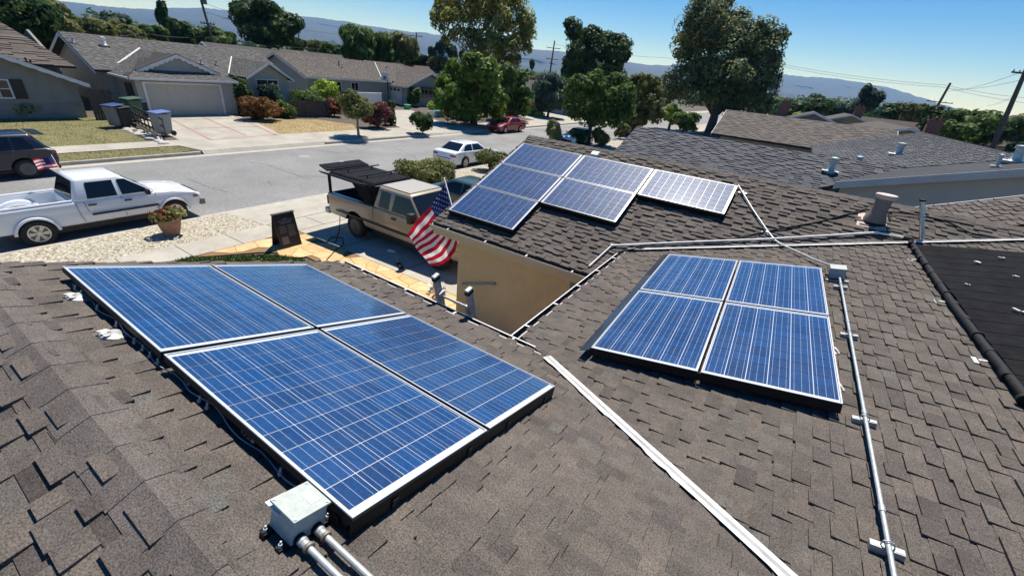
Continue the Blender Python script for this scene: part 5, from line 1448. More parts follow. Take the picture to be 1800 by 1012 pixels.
# garage wing
gx, ex, yl, yr, ym = -33.9, -32.85, 11.1, 17.85, 14.4
zg, ze, zp = 3.3, 2.86, 4.35
slope(h1, [(ex, yl, ze), (-36.2, yl, ze), (-39.35, ym, zp), (gx - .0, ym, zp), (gx, yl + .85, zg)], M['shingle_grey'], seed=52)
slope(h1, [(-36.2, yr, ze), (ex, yr, ze), (gx, yr - .9, zg), (gx, ym, zp), (-39.35, ym, zp)], M['shingle_grey'], seed=53)
slope(h1, [(ex, yr, ze), (ex, yl, ze), (gx, yl + .85, zg), (gx, yr - .9, zg)], M['shingle_grey'], seed=54)
wallp(h1, [(gx + .05, yl + 1.0, zg - .03), (gx + .05, yr - 1.05, zg - .03), (gx + .05, ym, zp - .16)], (-.1, 0, 0), M['wall_sage'], 'gable')
# scalloped bargeboards
for (a, b) in (((gx + .3, yl + .75, zg - .04), (gx + .3, ym, zp + .05)), ((gx + .3, ym, zp + .05), (gx + .3, yr - .8, zg - .04))):
    a, b = Vector(a), Vector(b); n_ = 16; up = [a + (b - a) * i / n_ for i in range(n_ + 1)]
    lo_ = [p - Z * (.26 + .05 * math.sin(i * PI / 1.0 + PI / 2)) for i, p in enumerate(up)]
    mb = MB(); mb.prism(up + lo_[::-1], (-.03, 0, 0)); mb.build('bargeboard', M['wall_sage'] if False else M['trim_white'], h1)
slope(h1, [(gx + .33, yl + .75, zg + .0), (gx, yl + .75, zg), (gx, ym, zp + .07), (gx + .33, ym, zp + .07)], M['shingle_grey'], tiles=False, thick=.04)
slope(h1, [(gx, yr - .8, zg), (gx + .33, yr - .8, zg), (gx + .33, ym, zp + .07), (gx, ym, zp + .07)], M['shingle_grey'], tiles=False, thick=.04)
FX = -33.3
wallp(h1, [(FX, 11.5, G), (FX, 17.65, G), (FX, 17.65, 2.84), (FX, 11.5, 2.84)], (-.15, 0, 0), M['wall_beige'])
wallp(h1, [(FX - .15, 11.5, G), (-36.6, 11.5, G), (-36.6, 11.5, 2.84), (FX - .15, 11.5, 2.84)], (0, .15, 0), M['wall_beige'])
wallp(h1, [(FX - .15, 17.65, G), (-36.6, 17.65, G), (-36.6, 17.65, 2.84), (FX - .15, 17.65, 2.84)], (0, -.15, 0), M['wall_beige'])
trimline(h1, [(ex + .02, yl, ze - .01), (ex + .02, yr, ze - .01)], .08, .13, M['trim_white'], 'gutter')
trimline(h1, [(-36.2, yl - .02, ze - .01), (ex, yl - .02, ze - .01)], .08, .13, M['trim_white'], 'gutter')
gd = wallp(h1, [(FX + .01, 12.0, G), (FX + .01, 16.6, G), (FX + .01, 16.6, 2.48), (FX + .01, 12.0, 2.48)], (.03, 0, 0), M['door_beige'], 'garage_door')
for k in range(4):
    for j in range(4):
        y0, z0 = 12.03 + j * 1.145, G + .03 + k * .512
        mb = MB(); mb.bx(FX + .041, FX + .055, y0 + .03, y0 + 1.115, z0 + .02, z0 + .49); mb.build('door_panel', M['door_beige'], gd)
for (y0, y1, z0, z1) in ((11.85, 12.0, G, 2.6), (16.6, 16.75, G, 2.6), (12.0, 16.6, 2.48, 2.6)):
    mb = MB(); mb.bx(FX, FX + .06, y0, y1, z0, z1); mb.build('door_trim', M['trim_white'], h1)
mb = MB(); mb.tube([(-36.25, 11.15, 2.96), (-39.3, 14.35, 4.42)], .06, 6); mb.build('valley_flashing', M['flash'], h1)
# second front gable with picture window
px_, py0, py1 = -34.0, 19.2, 22.55
slope(h1, [(-33.6, 18.9, 3.12), (-36.4, 18.9, 3.12), (-39.4, 20.9, 4.32), (-33.6, 20.9, 4.32)], M['shingle_grey'], seed=55)
slope(h1, [(-36.4, 22.9, 3.12), (-33.6, 22.9, 3.12), (-33.6, 20.9, 4.32), (-39.4, 20.9, 4.32)], M['shingle_grey'], seed=56)
wallp(h1, [(px_, py0, G), (px_, py1, G), (px_, py1, 3.2), (px_, 20.9, 4.18), (px_, py0, 3.2)], (-.15, 0, 0), M['wall_beige'])
wallp(h1, [(px_ - .15, py0, G), (-36.6, py0, G), (-36.6, py0, 3.15), (px_ - .15, py0, 3.15)], (0, .15, 0), M['wall_beige'])
trimline(h1, [(-33.58, 18.88, 3.1), (-33.58, 20.9, 4.32), (-33.58, 22.92, 3.1)], .03, .17, M['trim_white'], 'bargeboard')
window(h1, (px_, 20.75, 2.35), 'x', 1.75, 1.25, None, 1)
mb = MB(); mb.tube([(-36.35, 18.95, 3.17), (-39.3, 20.88, 4.36)], .05, 6); mb.build('valley_flashing', M['flash'], h1)
window(h1, (-36.6, 18.4, 2.3), 'x', .7, .8, None, 0)
mb = MB(); mb.bx(-34.9, -33.9, 11.4, 11.499, .45, 2.4); mb.build('side_door', M['black'], h1)
for i, (px, py, lab) in enumerate(((127, 62, 'thin vent pipe near the left end of the beige house roof'), (179, 58, 'fat white capped vent near the left of the beige house ridge'), (253, 83, 'small vent above the garage roof of the beige house'), (352, 96, 'left of two small vents right of the scalloped gable'), (380, 103, 'right of two small vents right of the scalloped gable'))):
    p = at(px, py + 6, x=-39.5 if i < 2 else -37.8); p.z = 3.0 + (-36.1 - p.x) * .408
    roof_vent('roof_vent', p, .11 if i == 1 else .06, .55 if i == 1 else .4, lab, M['white_paint'] if i == 1 else M['galvdull'], 'vents on the beige house')

# ---- grey house at the left edge
h0 = thing('house', 'dark grey house at the left edge with shake roof and white scalloped trim', 'house', (-36, 3, .42))
slope(h0, [(-38.5, 8.9, 2.42), (-32.4, 8.9, 2.42), (-32.4, 2.0, 5.3), (-38.5, 2.0, 5.3)], M['shake'], e=.2, wmin=.3, wmax=.6, seed=61, ts=(.02, .03))
slope(h0, [(-32.4, -4.9, 2.42), (-38.5, -4.9, 2.42), (-38.5, 2.0, 5.3), (-32.4, 2.0, 5.3)], M['shake'], tiles=False)
slope(h0, [(-36.4, -8, 3.1), (-36.4, 9.6, 3.1), (-42.4, 7.6, 5.55), (-42.4, -8, 5.55)], M['shake'], e=.26, wmin=.8, wmax=1.8, seed=62, ts=(.03, .04))
slope(h0, [(-48, 9.6, 3.1), (-48, -8, 3.1), (-42.4, -8, 5.55), (-42.4, 7.6, 5.55)], M['shake'], tiles=False)
wallp(h0, [(-33, -4.5, G), (-33, 8.5, G), (-33, 8.5, 2.45), (-33, 2.0, 5.12), (-33, -4.5, 2.45)], (-.15, 0, 0), M['wall_grey'])
wallp(h0, [(-33.15, 8.5, G), (-38.5, 8.5, G), (-38.5, 8.5, 2.45), (-33.15, 8.5, 2.45)], (0, -.15, 0), M['wall_grey'])
wallp(h0, [(-38.5, 9.3, G), (-47.5, 9.3, G), (-47.5, 9.3, 3.1), (-42.4, 9.3, 4.9), (-38.5, 9.3, 3.2)], (0, -.15, 0), M['wall_grey'])
a, b = Vector((-32.36, 8.95, 2.42)), Vector((-32.36, 2.0, 5.32)); n_ = 26
up = [a + (b - a) * i / n_ for i in range(n_ + 1)]; lo_ = [p - Z * (.2 + .045 * (i % 2)) for i, p in enumerate(up)]
mb = MB(); mb.prism(up + lo_[::-1], (-.03, 0, 0)); mb.build('bargeboard', M['trim_white'], h0)
wn_ = window(h0, (-33, 5.0, 2.0), 'x', 1.3, .85, None, 2)
mb = MB(); mb.bx(-32.99, -32.93, 4.3, 5.7, 1.99, 2.03); mb.build('muntin', M['trim_white'], wn_)
mb = MB(); mb.bx(-33, -32.95, 5.75, 6.25, 1.5, 2.5); mb.build('shutter', M['black'], h0)
mb = MB(); mb.bx(-33.0, -32.96, -4.5, 8.5, 1.18, 1.23); mb.build('belt_trim', M['wall_grey'], h0)
for i, (x, y) in enumerate(((-36.5, 7.6), (-35.9, 7.3))):
    p = Vector((x, y, 2.42 + (8.9 - y) * .417)); roof_vent('roof_vent', p, .04, .4, ['left bent pipe on the shake roof', 'right bent pipe on the shake roof'][i], M['black'], 'pipes on the shake roof')

# wooden side fence between them, board by board
def plank_fence(name, p0, p1, h, bw, label, m=None, gap=.012):
    p0, p1 = Vector(p0), Vector(p1); d = p1 - p0; L = d.length; d.normalize(); n_ = Vector((d.y, -d.x, 0))
    t = thing(name, label, 'fence', p0); k = int(L / bw); rng = random.Random(len(label))
    for i in range(k):
        a = p0 + d * (i * bw); hh = h * rng.uniform(.985, 1.01)
        mb = MB(); mb.prism([a, a + d * (bw - gap), a + d * (bw - gap) + Z * hh, a + Z * hh], n_ * rng.uniform(.02, .03)); mb.build('board', m or M['fence_wood'], t)
    for z_ in (.35, h - .3):
        mb = MB(); a = p0 + Z * z_ - n_ * .012; mb.prism([a, a + d * L, a + d * L + Z * .09, a + Z * .09], -n_ * .04); mb.build('rail', m or M['fence_wood'], t)
    return t
plank_fence('plank_fence', (-32.2, 8.65, .42), (-32.2, 9.9, .42), 1.75, .14, 'tall weathered board gate between the grey and the beige house')
plank_fence('plank_fence', at(506, 186, z=.4) + Vector((-6, 3.5, 0)), at(506, 186, z=.4) + Vector((-6, 7.2, 0)), 1.9, .15, 'dark board fence right of the picture window')
plank_fence('plank_fence', (-31.5, 21.0, .4), (-31.2, 24.6, .4), 1.3, .15, 'low dark board fence under the clipped hedge')
# ---- house with basketball hoop
h2 = thing('house', 'grey house with side garage and basketball hoop in front', 'house', (-44, 36, .42))
slope(h2, [(-39.7, 28.0, 3.1), (-39.7, 46, 3.1), (-45, 46, 5.0), (-45, 28.0, 5.0)], M['shingle_umber'], seed=71)
slope(h2, [(-50.2, 46, 3.1), (-50.2, 28.0, 3.1), (-45, 28.0, 5.0), (-45, 46, 5.0)], M['shingle_umber'], tiles=False)
wallp(h2, [(-40.2, 28.5, G), (-49.8, 28.5, G), (-49.8, 28.5, 3.1), (-45, 28.5, 4.85), (-40.2, 28.5, 3.1)], (0, .15, 0), M['wall_sage'])
wallp(h2, [(-40.2, 28.65, G), (-40.2, 40, G), (-40.2, 40, 3.1), (-40.2, 28.65, 3.1)], (-.15, 0, 0), M['wall_sage'])
trimline(h2, [(-39.66, 28.0, 3.08), (-39.66, 39.5, 3.08)], .06, .16, M['trim_white'], 'gutter')
trimline(h2, [(-39.7, 27.98, 3.06), (-45, 27.98, 4.96), (-50.2, 27.98, 3.06)], .03, .2, M['trim_white'], 'bargeboard')
window(h2, (-40.2, 31.2, 2.2), 'x', 2.6, 1.0, None, 2); window(h2, (-40.2, 34.4, 2.3), 'x', .9, .8, None, 1)
slope(h2, [(-46, 39.3, 2.78), (-36.9, 39.3, 2.78), (-36.9, 43.7, 4.42), (-44, 43.7, 4.42)], M['shingle_umber'], seed=72)
slope(h2, [(-36.9, 48.1, 2.78), (-46, 48.1, 2.78), (-44, 43.7, 4.42), (-36.9, 43.7, 4.42)], M['shingle_umber'], tiles=False)
wallp(h2, [(-37.4, 39.9, G), (-37.4, 47.6, G), (-37.4, 47.6, 2.8), (-37.4, 43.7, 4.25), (-37.4, 39.9, 2.8)], (-.15, 0, 0), M['wall_sage'])
wallp(h2, [(-37.55, 39.9, G), (-45, 39.9, G), (-45, 39.9, 2.8), (-37.55, 39.9, 2.8)], (0, .15, 0), M['wall_sage'])
trimline(h2, [(-46, 39.26, 2.76), (-36.9, 39.26, 2.76)], .06, .16, M['trim_white'], 'gutter')
trimline(h2, [(-36.86, 39.3, 2.76), (-36.86, 43.7, 4.44), (-36.86, 48.1, 2.76)], .03, .18, M['trim_white'], 'bargeboard')
g2 = wallp(h2, [(-43.1, 39.88, G), (-38.3, 39.88, G), (-38.3, 39.88, 2.5), (-43.1, 39.88, 2.5)], (0, -.03, 0), M['trim_white'], 'garage_door')
for j in range(7):
    x = -42.8 + j * .66
    mb = MB(); pts_ = [(x + .22 * math.cos(a), 39.845, 2.12 + .26 * math.sin(a)) for a in [PI * i / 8 for i in range(9)]]; mb.prism(pts_, (0, -.012, 0)); mb.build('arched_pane', M['glass'], g2)
window(h2, (-37.4, 43.6, 2.0), 'x', 3.0, 1.0, mat('cream_blind', (.45, .42, .3), rough=.8), 3)
mb = MB(); mb.bx(-37.38, -36.7, 41.7, 45.6, 2.62, 2.75); mb.build('awning', M['black'], h2)
mb = MB(); mb.tube([(-40.0, 38.3, 3.3), (-44.9, 41.5, 4.95)], .06, 6); mb.build('valley_flashing', M['flash'], h2)
for i, (px, py, x_, lab) in enumerate(((596, 118, -43, 'left vent pipe on the roof left of the hoop'), (602, 123, -42.5, 'white based vent on the roof left of the hoop'), (679, 122, -43.5, 'upper dark vent above the side garage'), (664, 128, -42.5, 'lower dark vent above the side garage'))):
    p = at(px, py, x=x_); roof_vent('roof_vent', Vector((p.x, p.y, 3.1 + (-39.7 - p.x) * .358 if i < 2 else p.z - .1)), .06, .45, lab, M['galvdull'] if i % 2 else M['black'], 'vents on the hoop house')
# hoop
hb = Vector((-38.9, 38.2, .45))
hp2 = thing('basketball_hoop', 'basketball hoop on a dark pole in front of the side garage', 'basketball hoop', hb)
mb = MB(); mb.tube([(0, 0, 0), (0, 0, 3.0), (0, -.35, 3.15)], .06, 8); mb.build('pole', M['black'], hp2, local=True)
mb = MB(); mb.box((0, -.4, 3.15), (1.25, .04, .85)); bbd = mb.build('backboard', M['trim_white'], hp2, local=True)
mb = MB(); mb.tube([Vector((.23 * math.cos(a), -.66 + .23 * math.sin(a), 2.85)) for a in [2 * PI * i / 16 for i in range(17)]], .015, 6); mb.build('rim', M['amber'], hp2, local=True)
mb = MB(); mb.box((0, -.425, 3.05), (.5, .01, .35)); mb.build('target_square', M['greyplastic'], bbd, local=True)
mb = MB(); mb.box((0, 0, .12), (.7, .9, .24)); mb.build('base', M['black'], hp2, local=True, bevel=.05)
# low white screen wall
rw = thing('screen_wall', 'plain white garden screen wall behind the small street tree', 'wall', (-36.0, 33.3, .4))
mb = MB(); mb.bx(-36.1, -35.95, 31.2, 34.6, .4, 2.0); mb.build('wall', M['trim_white'], rw); mb = MB(); mb.bx(-36.14, -35.91, 31.16, 34.64, 2.0, 2.07); mb.build('coping', M['trim_white'], rw)

# ---- simple gable houses for the rest of the neighbourhood
def gable_house(label, c, axis, hl, hwid, ze_, zr_, wm, rm, base=.2, ov=.5, tiles=True, seed=1, e=.16, chimney=None, wins=()):
    cx, cy = c
    t = thing('house', label, 'house', (cx, cy, base))
    def P_(a, b, z_):     # a along ridge, b across
        return (cx + b, cy + a, z_) if axis == 'y' else (cx + a, cy + b, z_)
    for s in (-1, 1):
        slope(t, [P_(-hl, s * hwid, ze_), P_(hl, s * hwid, ze_), P_(hl, 0, zr_), P_(-hl, 0, zr_)], rm, e=e, wmin=.3, wmax=.5, seed=seed + s, tiles=tiles)
        i = hwid - ov
        k = (zr_ - ze_) / hwid
        w0 = [P_(-hl + ov, s * i, base), P_(hl - ov, s * i, base), P_(hl - ov, s * i, ze_ + k * ov - .14), P_(-hl + ov, s * i, ze_ + k * ov - .14)]
        wallp(t, w0, Vector(P_(0, -s * .15, 0)) - Vector(P_(0, 0, 0)), wm)
        g_ = [P_(s * (hl - ov), -i, base), P_(s * (hl - ov), i, base), P_(s * (hl - ov), i, ze_ + k * ov - .14), P_(s * (hl - ov), 0, zr_ - .15), P_(s * (hl - ov), -i, ze_ + k * ov - .14)]
        wallp(t, g_, Vector(P_(-s * .12, 0, 0)) - Vector(P_(0, 0, 0)), wm, 'gable_wall')
        for q in (-1, 1):
            mb = MB(); a = Vector(P_(s * hl, q * hwid, ze_)); b = Vector(P_(s * hl, 0, zr_)); mb.prism([a, b, b - Z * .18, a - Z * .18], Vector(P_(s * .03, 0, 0)) - Vector(P_(0, 0, 0))); mb.build('bargeboard', M['trim_white'], t)
    if chimney:
        a, b, h = chimney; x, y, _ = P_(a, b, 0)
        mb = MB(); mb.bx(x - .5, x + .5, y - .3, y + .3, base, zr_ + h); ch = mb.build('chimney', M['brick_chim'], t)
        mb = MB(); mb.bx(x - .56, x + .56, y - .36, y + .36, zr_ + h, zr_ + h + .12); mb.build('cap', M['brick_chim'], ch)
        for dx in (-.22, .22):
            mb = MB(); mb.lathe([(.12, 0), (.1, .25)], 8, Matrix.Translation((x + dx, y, zr_ + h + .12))); mb.build('flue', M['brick_chim'], ch)
    for (p, ax, w_, h_) in wins: window(t, p, ax, w_, h_)
    return t
# ---- right hand neighbour: dark slate shingles
n1 = thing('house', 'grey house next door with big dark slate roof and metal vents', 'house', (6, 20, .25))
rz1, ry1 = 3.9, 19.7
k1 = .375
ey, ez = 15.6, 3.9 - 4.1 * k1
SL = M['shingle_slate']
slope(n1, [(-1.9, ey, ez), (3.75, ey, ez), (7.95, ry1, rz1), (-1.9, ry1, rz1)], SL, e=.15, wmin=.22, wmax=.4, seed=81, ts=(.004, .022))
slope(n1, [(9.5, 23.8, ez), (-1.9, 23.8, ez), (-1.9, ry1, rz1), (9.5, ry1, rz1)], SL, tiles=False)
# west-falling slope of the rear wing
zw = lambda x: 3.9 + (x - 7.95) * .3
slope(n1, [(7.95, 36, zw(7.95)), (7.95, 19.75, zw(7.95)), (10.7, 19.75, zw(10.7)), (10.7, 36, zw(10.7))], SL, e=.15, wmin=.22, wmax=.4, seed=82, ts=(.004, .02))
slope(n1, [(5.95, 17.75, zw(5.95)), (10.7, 17.75, zw(10.7)), (10.7, 19.75, zw(10.7)), (7.95, 19.75, zw(7.95))][::1], SL, e=.15, wmin=.22, wmax=.4, seed=83, tiles=False)
F_ = None
slope(n1, [(5.4, 36, zw(5.4)), (5.4, 20.2, zw(5.4)), (7.95, 20.2, zw(7.95)), (7.95, 36, zw(7.95))], SL, e=.15, wmin=.22, wmax=.4, seed=84, ts=(.004, .02))
slope(n1, [(13.5, 17.75, zw(7.9)), (13.5, 36, zw(7.9)), (10.7, 36, zw(10.7)), (10.7, 17.75, zw(10.7))], SL, tiles=False)
wallp(n1, [(6.2, 18.1, .25), (13.2, 18.1, .25), (13.2, 18.1, zw(8.2) - .12), (10.7, 18.1, zw(10.7) - .16), (6.2, 18.1, zw(6.2) - .14)], (0, .15, 0), mat('wall_pale_grey', (.5, .47, .4), (.54, .51, .44), 2, .9))
trimline(n1, [(5.95, 17.72, zw(5.95) - .01), (10.7, 17.72, zw(10.7) - .01), (13.5, 17.72, zw(7.9) - .01)], .03, .24, M['wall_white'], 'bargeboard')
wallp(n1, [(-1.4, 16.1, .25), (6.0, 16.1, .25), (6.0, 16.1, ez + .05), (-1.4, 16.1, ez + .05)], (0, .15, 0), M['wall_white'])
wallp(n1, [(-1.4, 16.25, .25), (-1.4, 23.3, .25), (-1.4, 23.3, ez), (-1.4, 19.7, rz1 - .16), (-1.4, 16.25, ez + .1)], (.15, 0, 0), M['wall_white'])
for i, (px, py, yy_, r_, lab) in enumerate(((1466, 284, 18.6, .13, 'front metal vent on the dark slate roof, nearest the garage'), (1512, 277, 20.6, .11, 'middle metal vent on the dark slate roof'), (1581, 264, 24.5, .16, 'farther metal vent on the dark slate roof'), (1770, 304, 19.2, .16, 'fat metal vent at the right picture edge'), (1742, 306, 18.4, .06, 'thin pipe vent left of the fat vent at the right edge'))):
    p = at(px, py, y=yy_)
    zz_ = 3.9 - (ry1 - p.y) * k1 if i == 0 else zw(p.x)
    roof_vent('roof_vent', Vector((p.x, p.y, zz_)), r_ * .78, .5 if r_ > .1 else .38, lab, M['vent_galv'], 'vents on the slate roof')
# back wing of our own house with a white drip edge
mb = MB()
zq = lambda x: 3.86 + (x - 7.35) * .41
part = slope(house, [(7.0, 12.0, zq(7.0)), (7.0, 9.7, zq(7.0)), (10.5, 9.7, zq(10.5)), (10.5, 12.0, zq(10.5))], M['shingle'], e=.11, wmin=.12, wmax=.25, seed=91, ts=(.005, .016))
mb = MB(); a, b = Vector((6.98, 12.02, zq(6.98) + .02)), Vector((10.5, 12.02, zq(10.5) + .02)); mb.prism([a, b, b - Z * .12, a - Z * .12], (0, .03, 0)); mb.build('drip_edge', M['gutter'], house)

# ---- houses beyond
gable_house('brown grey house with pale eaves behind the slate roof, beside the giant tree', (4.5, 40.0), 'x', 5.6, 4.2, 2.95, 4.55, M['wall_beige'], M['shingle_umber'], seed=101)
gable_house('low tan house with brick chimney right of the slate ridge', (11.5, 54.0), 'y', 9.0, 5.5, 3.3, 4.75, mat('wall_tan', (.4, .31, .2), rough=.9), M['shingle_umber'], seed=103, tiles=False, chimney=(-2, 2.5, .6))
gable_house('small gabled house with brick chimney behind the brown grey roof', (5.2, 66.0), 'y', 7, 4.5, 3.3, 4.9, M['wall_grey'], M['shingle_grey'], tiles=False, chimney=(0, -3.2, .7))
gable_house('tan gabled house with tall brick chimney in the far row', (9.5, 80.0), 'y', 8, 4.5, 3.4, 5.0, mat('wall_tan2', (.42, .32, .2), rough=.9), M['shingle_grey'], tiles=False, chimney=(-4, .8, .9))
gable_house('long brown roofed house in front of the far trees', (22, 95.0), 'x', 12, 5, 3.0, 4.75, M['wall_beige'], M['shake'], tiles=False)
gable_house('far brown roofed house by the leaning utility pole', (38, 62.0), 'y', 8, 5, 3.0, 4.4, mat('wall_clay', (.4, .25, .16), rough=.9), M['shake'], tiles=False)
gable_house('pale grey gabled house between the street trees', at(955, 160, d=80)[:2], 'x', 7, 4.5, 2.9, 4.7, M['wall_white'], M['shingle_grey'], tiles=False, seed=110)
gable_house('brown roofed house behind the hoop house', (-56, 58), 'y', 9, 5, 3.1, 5.0, M['wall_beige'], M['shake'], tiles=False)
gable_house('distant roof seen between the dark tree and the bamboo', (-66, 46), 'y', 8, 5, 3.0, 5.3, M['wall_beige'], M['shingle_grey'], tiles=False)
gable_house('roof corner behind the beige house ridge', (-58, 33), 'y', 6, 5, 3.0, 5.2, M['wall_white'], M['shingle_grey'], tiles=False)
lb = thing('school_building', 'long low building with red roof edge far beyond the street trees', 'building', at(930, 130, d=130))
c = at(920, 128, d=130)
mb = MB(); mb.bx(c.x - 11, c.x + 11, c.y - .2, c.y + 10, .1, 4.3); mb.build('wall', M['wall_white'], lb)
mb = MB(); mb.bx(c.x - 11.4, c.x + 11.4, c.y - .7, c.y + 10.4, 4.3, 5.0); mb.build('roof', mat('red_fascia', (.3, .1, .06), rough=.8), lb)
for k in range(7): window(lb, (c.x - 9 + k * 3, c.y - .21, 2.8), 'y', 1.6, 1.3)
tr = thing('truck_trailer', 'white box trailer parked far down the street', 'trailer', at(1168, 185, d=110))
c = at(1168, 186, d=110)
mb = MB(); mb.bx(c.x - 2.2, c.x + 2.2, c.y, c.y + 2.4, .9, 3.6); mb.build('box', M['white_paint'], tr)
for k in range(6):
    mb = MB(); mb.bx(c.x - 2.1 + k * .75, c.x - 2.0 + k * .75, c.y - .06, c.y, .95, 3.55); mb.build('rib', M['greyplastic'], tr)
for dx in (-1.5, 1.5):
    mb = MB(); mb.lathe([(.45, -.2), (.45, .2)], 14, Matrix.Translation((c.x + dx, c.y + .2, .45)) @ Matrix.Rotation(PI / 2, 4, 'X')); mb.build('wheel', M['tyre'], tr)

# ---- bins, rack, rocks, toys
def bin_(label, p, body, lid, rz=0, s=1.0):
    t = thing('wheelie_bin', label, 'bin', p, rz, 'bins by the beige garage'); t.scale = (s, s, s)
    mb = MB(); mb.raw([(-.24, -.26, .08), (.24, -.26, .08), (.24, .26, .08), (-.24, .26, .08), (-.31, -.33, 1.0), (.31, -.33, 1.0), (.31, .33, 1.0), (-.31, .33, 1.0)], [(3, 2, 1, 0), (4, 5, 6, 7), (0, 1, 5, 4), (2, 3, 7, 6), (1, 2, 6, 5), (3, 0, 4, 7)]); mb.build('body', body, t, local=True, bevel=.04)
    mb = MB(); mb.prism([(-.36, -.36, 1.0), (.36, -.36, 1.0), (.34, .36, 1.07), (-.34, .36, 1.07)], (0, 0, .06)); mb.build('lid', lid, t, local=True, bevel=.03)
    for s_ in (-1, 1):
        mb = MB(); mb.lathe([(.12, -.03), (.12, .03)], 12, Matrix.Translation((s_ * .25, .28, .12)) @ Matrix.Rotation(PI / 2, 4, 'Y')); mb.build('wheel', M['tyre'], t, local=True)
    mb = MB(); mb.tube([(-.25, .38, .98), (.25, .38, .98)], .02, 6); mb.build('handle', body, t, local=True)
gb_ = mat('bin_grey', (.2, .2, .2), rough=.6); kb_ = mat('bin_black', (.02, .02, .02), rough=.6); gr_ = mat('bin_green', (.03, .09, .05), rough=.55); bl_ = mat('lid_blue', (.03, .06, .17), rough=.5); gl_ = mat('lid_green', (.06, .11, .07), rough=.5); wl_ = mat('lid_blue_pale', (.13, .19, .4), rough=.4)
q = at(209, 224, z=.35); bin_('grey bin with dark blue lid beside the lawn', (q.x, q.y, .36), gb_, bl_, .4, 1.15)
q = at(222, 224, z=.35); bin_('black bin standing against the lattice rack', (q.x, q.y, .36), kb_, kb_, .3, 1.05)
q = at(240, 212, z=.4); bin_('tall green bin with pale green lid behind the lattice rack', (q.x, q.y, .4), gr_, gl_, .2, 1.25)
q = at(290, 238, z=.3); bin_('grey bin with bright blue lid at the driveway edge', (q.x, q.y, .3), mat('bin_grey2', (.3, .3, .29), rough=.6), wl_, .2, 1.2)
q = at(252, 205, z=.4); bin_('small dark bin with white lid behind the lattice rack', (q.x, q.y, .4), kb_, M['trim_white'], .2, .9)
r0, r1 = at(238, 215, z=.35), at(293, 243, z=.3)
rk = thing('lattice_rack', 'low dark wooden lattice screen leaning beside the bins', 'screen', r0)
d = (r1 - r0); d.z = 0
for k in range(9):
    a = r0 + d * (k / 8); mb = MB(); mb.box(a + Z * .45, (.05, .05, .95)); mb.build('slat', M['fence_wood'], rk)
for z_ in (.1, .5, .9):
    mb = MB(); a = r0 + Z * z_; mb.prism([a, a + d, a + d + Z * .12, a + Z * .12], (.05, .02, 0)); mb.build('rail', M['fence_wood'], rk)
rng = random.Random(8)
rockm = mat('pale_rock', (.38, .36, .32), (.5, .48, .44), 5, .9, bump=.3)
for i in range(46):
    px, py = rng.uniform(0, 1), rng.uniform(0, 1)
    a = at(215 + 75 * px, 222 + 24 * px + 8 * (py - .3), z=.33)
    mb = MB(); s = rng.uniform(.08, .24)
    mb.lathe([(s * .5, -.02), (s, .03), (s * .8, s * .45), (s * .2, s * .6)], 7, Matrix.Rotation(rng.uniform(0, 3), 4, 'Z') @ Matrix.Diagonal((1.3, .8, .8, 1)))
    o = bpy.data.objects.new('rock', mb.mesh('rock', rockm)); o.location = (a.x, a.y, zf(a.x)); COL.objects.link(o)
    tag(o, 'pale landscape rock in the strip beside the lattice screen', 'rock', 'pale rocks beside the driveway')
toyc = [(.55, .4, .05), (.12, .05, .3), (.55, .17, .03), (.03, .25, .3), (.5, .12, .02), (.4, .45, .5), (.06, .05, .35), (.6, .6, .6), (.55, .3, .02), (.04, .3, .12)]
toyl = ['yellow toy panel', 'purple toy panel', 'orange toy panel', 'teal planter tub', 'second orange toy panel', 'pale blue toy boat', 'violet toy bench', 'white toy table', 'amber toy slide', 'green toy tub']
tpx = [(779, 205), (786, 208), (792, 208), (769, 205), (808, 214), (799, 212), (818, 214), (758, 206), (825, 216), (716, 194)]
for i, (px, py) in enumerate(tpx):
    a = at(px, py, z=.4); s = .5
    mb = MB()
    if i % 3 == 0: mb.lathe([(.35, 0), (.45, .6), (.4, .62)], 10)
    elif i % 3 == 1:
        mb.box((0, 0, .35), (.15, .9, .6)); mb.box((.1, .3, .15), (.3, .1, .3))
    else:
        mb.box((0, 0, .3), (.6, .8, .25)); mb.box((0, .3, .55), (.5, .2, .4))
    o = bpy.data.objects.new('garden_toy', mb.mesh('garden_toy', mat('toy%d' % i, toyc[i], rough=.5))); o.location = (a.x, a.y, .4); o.rotation_euler = (0, 0, i * .7); COL.objects.link(o)
    md = o.modifiers.new('b', 'BEVEL'); md.width = .04; md.segments = 2
    tag(o, toyl[i] + ' in the cluttered yard beneath the street tree', 'toy', 'yard toys')
q = at(743, 180, z=.4)
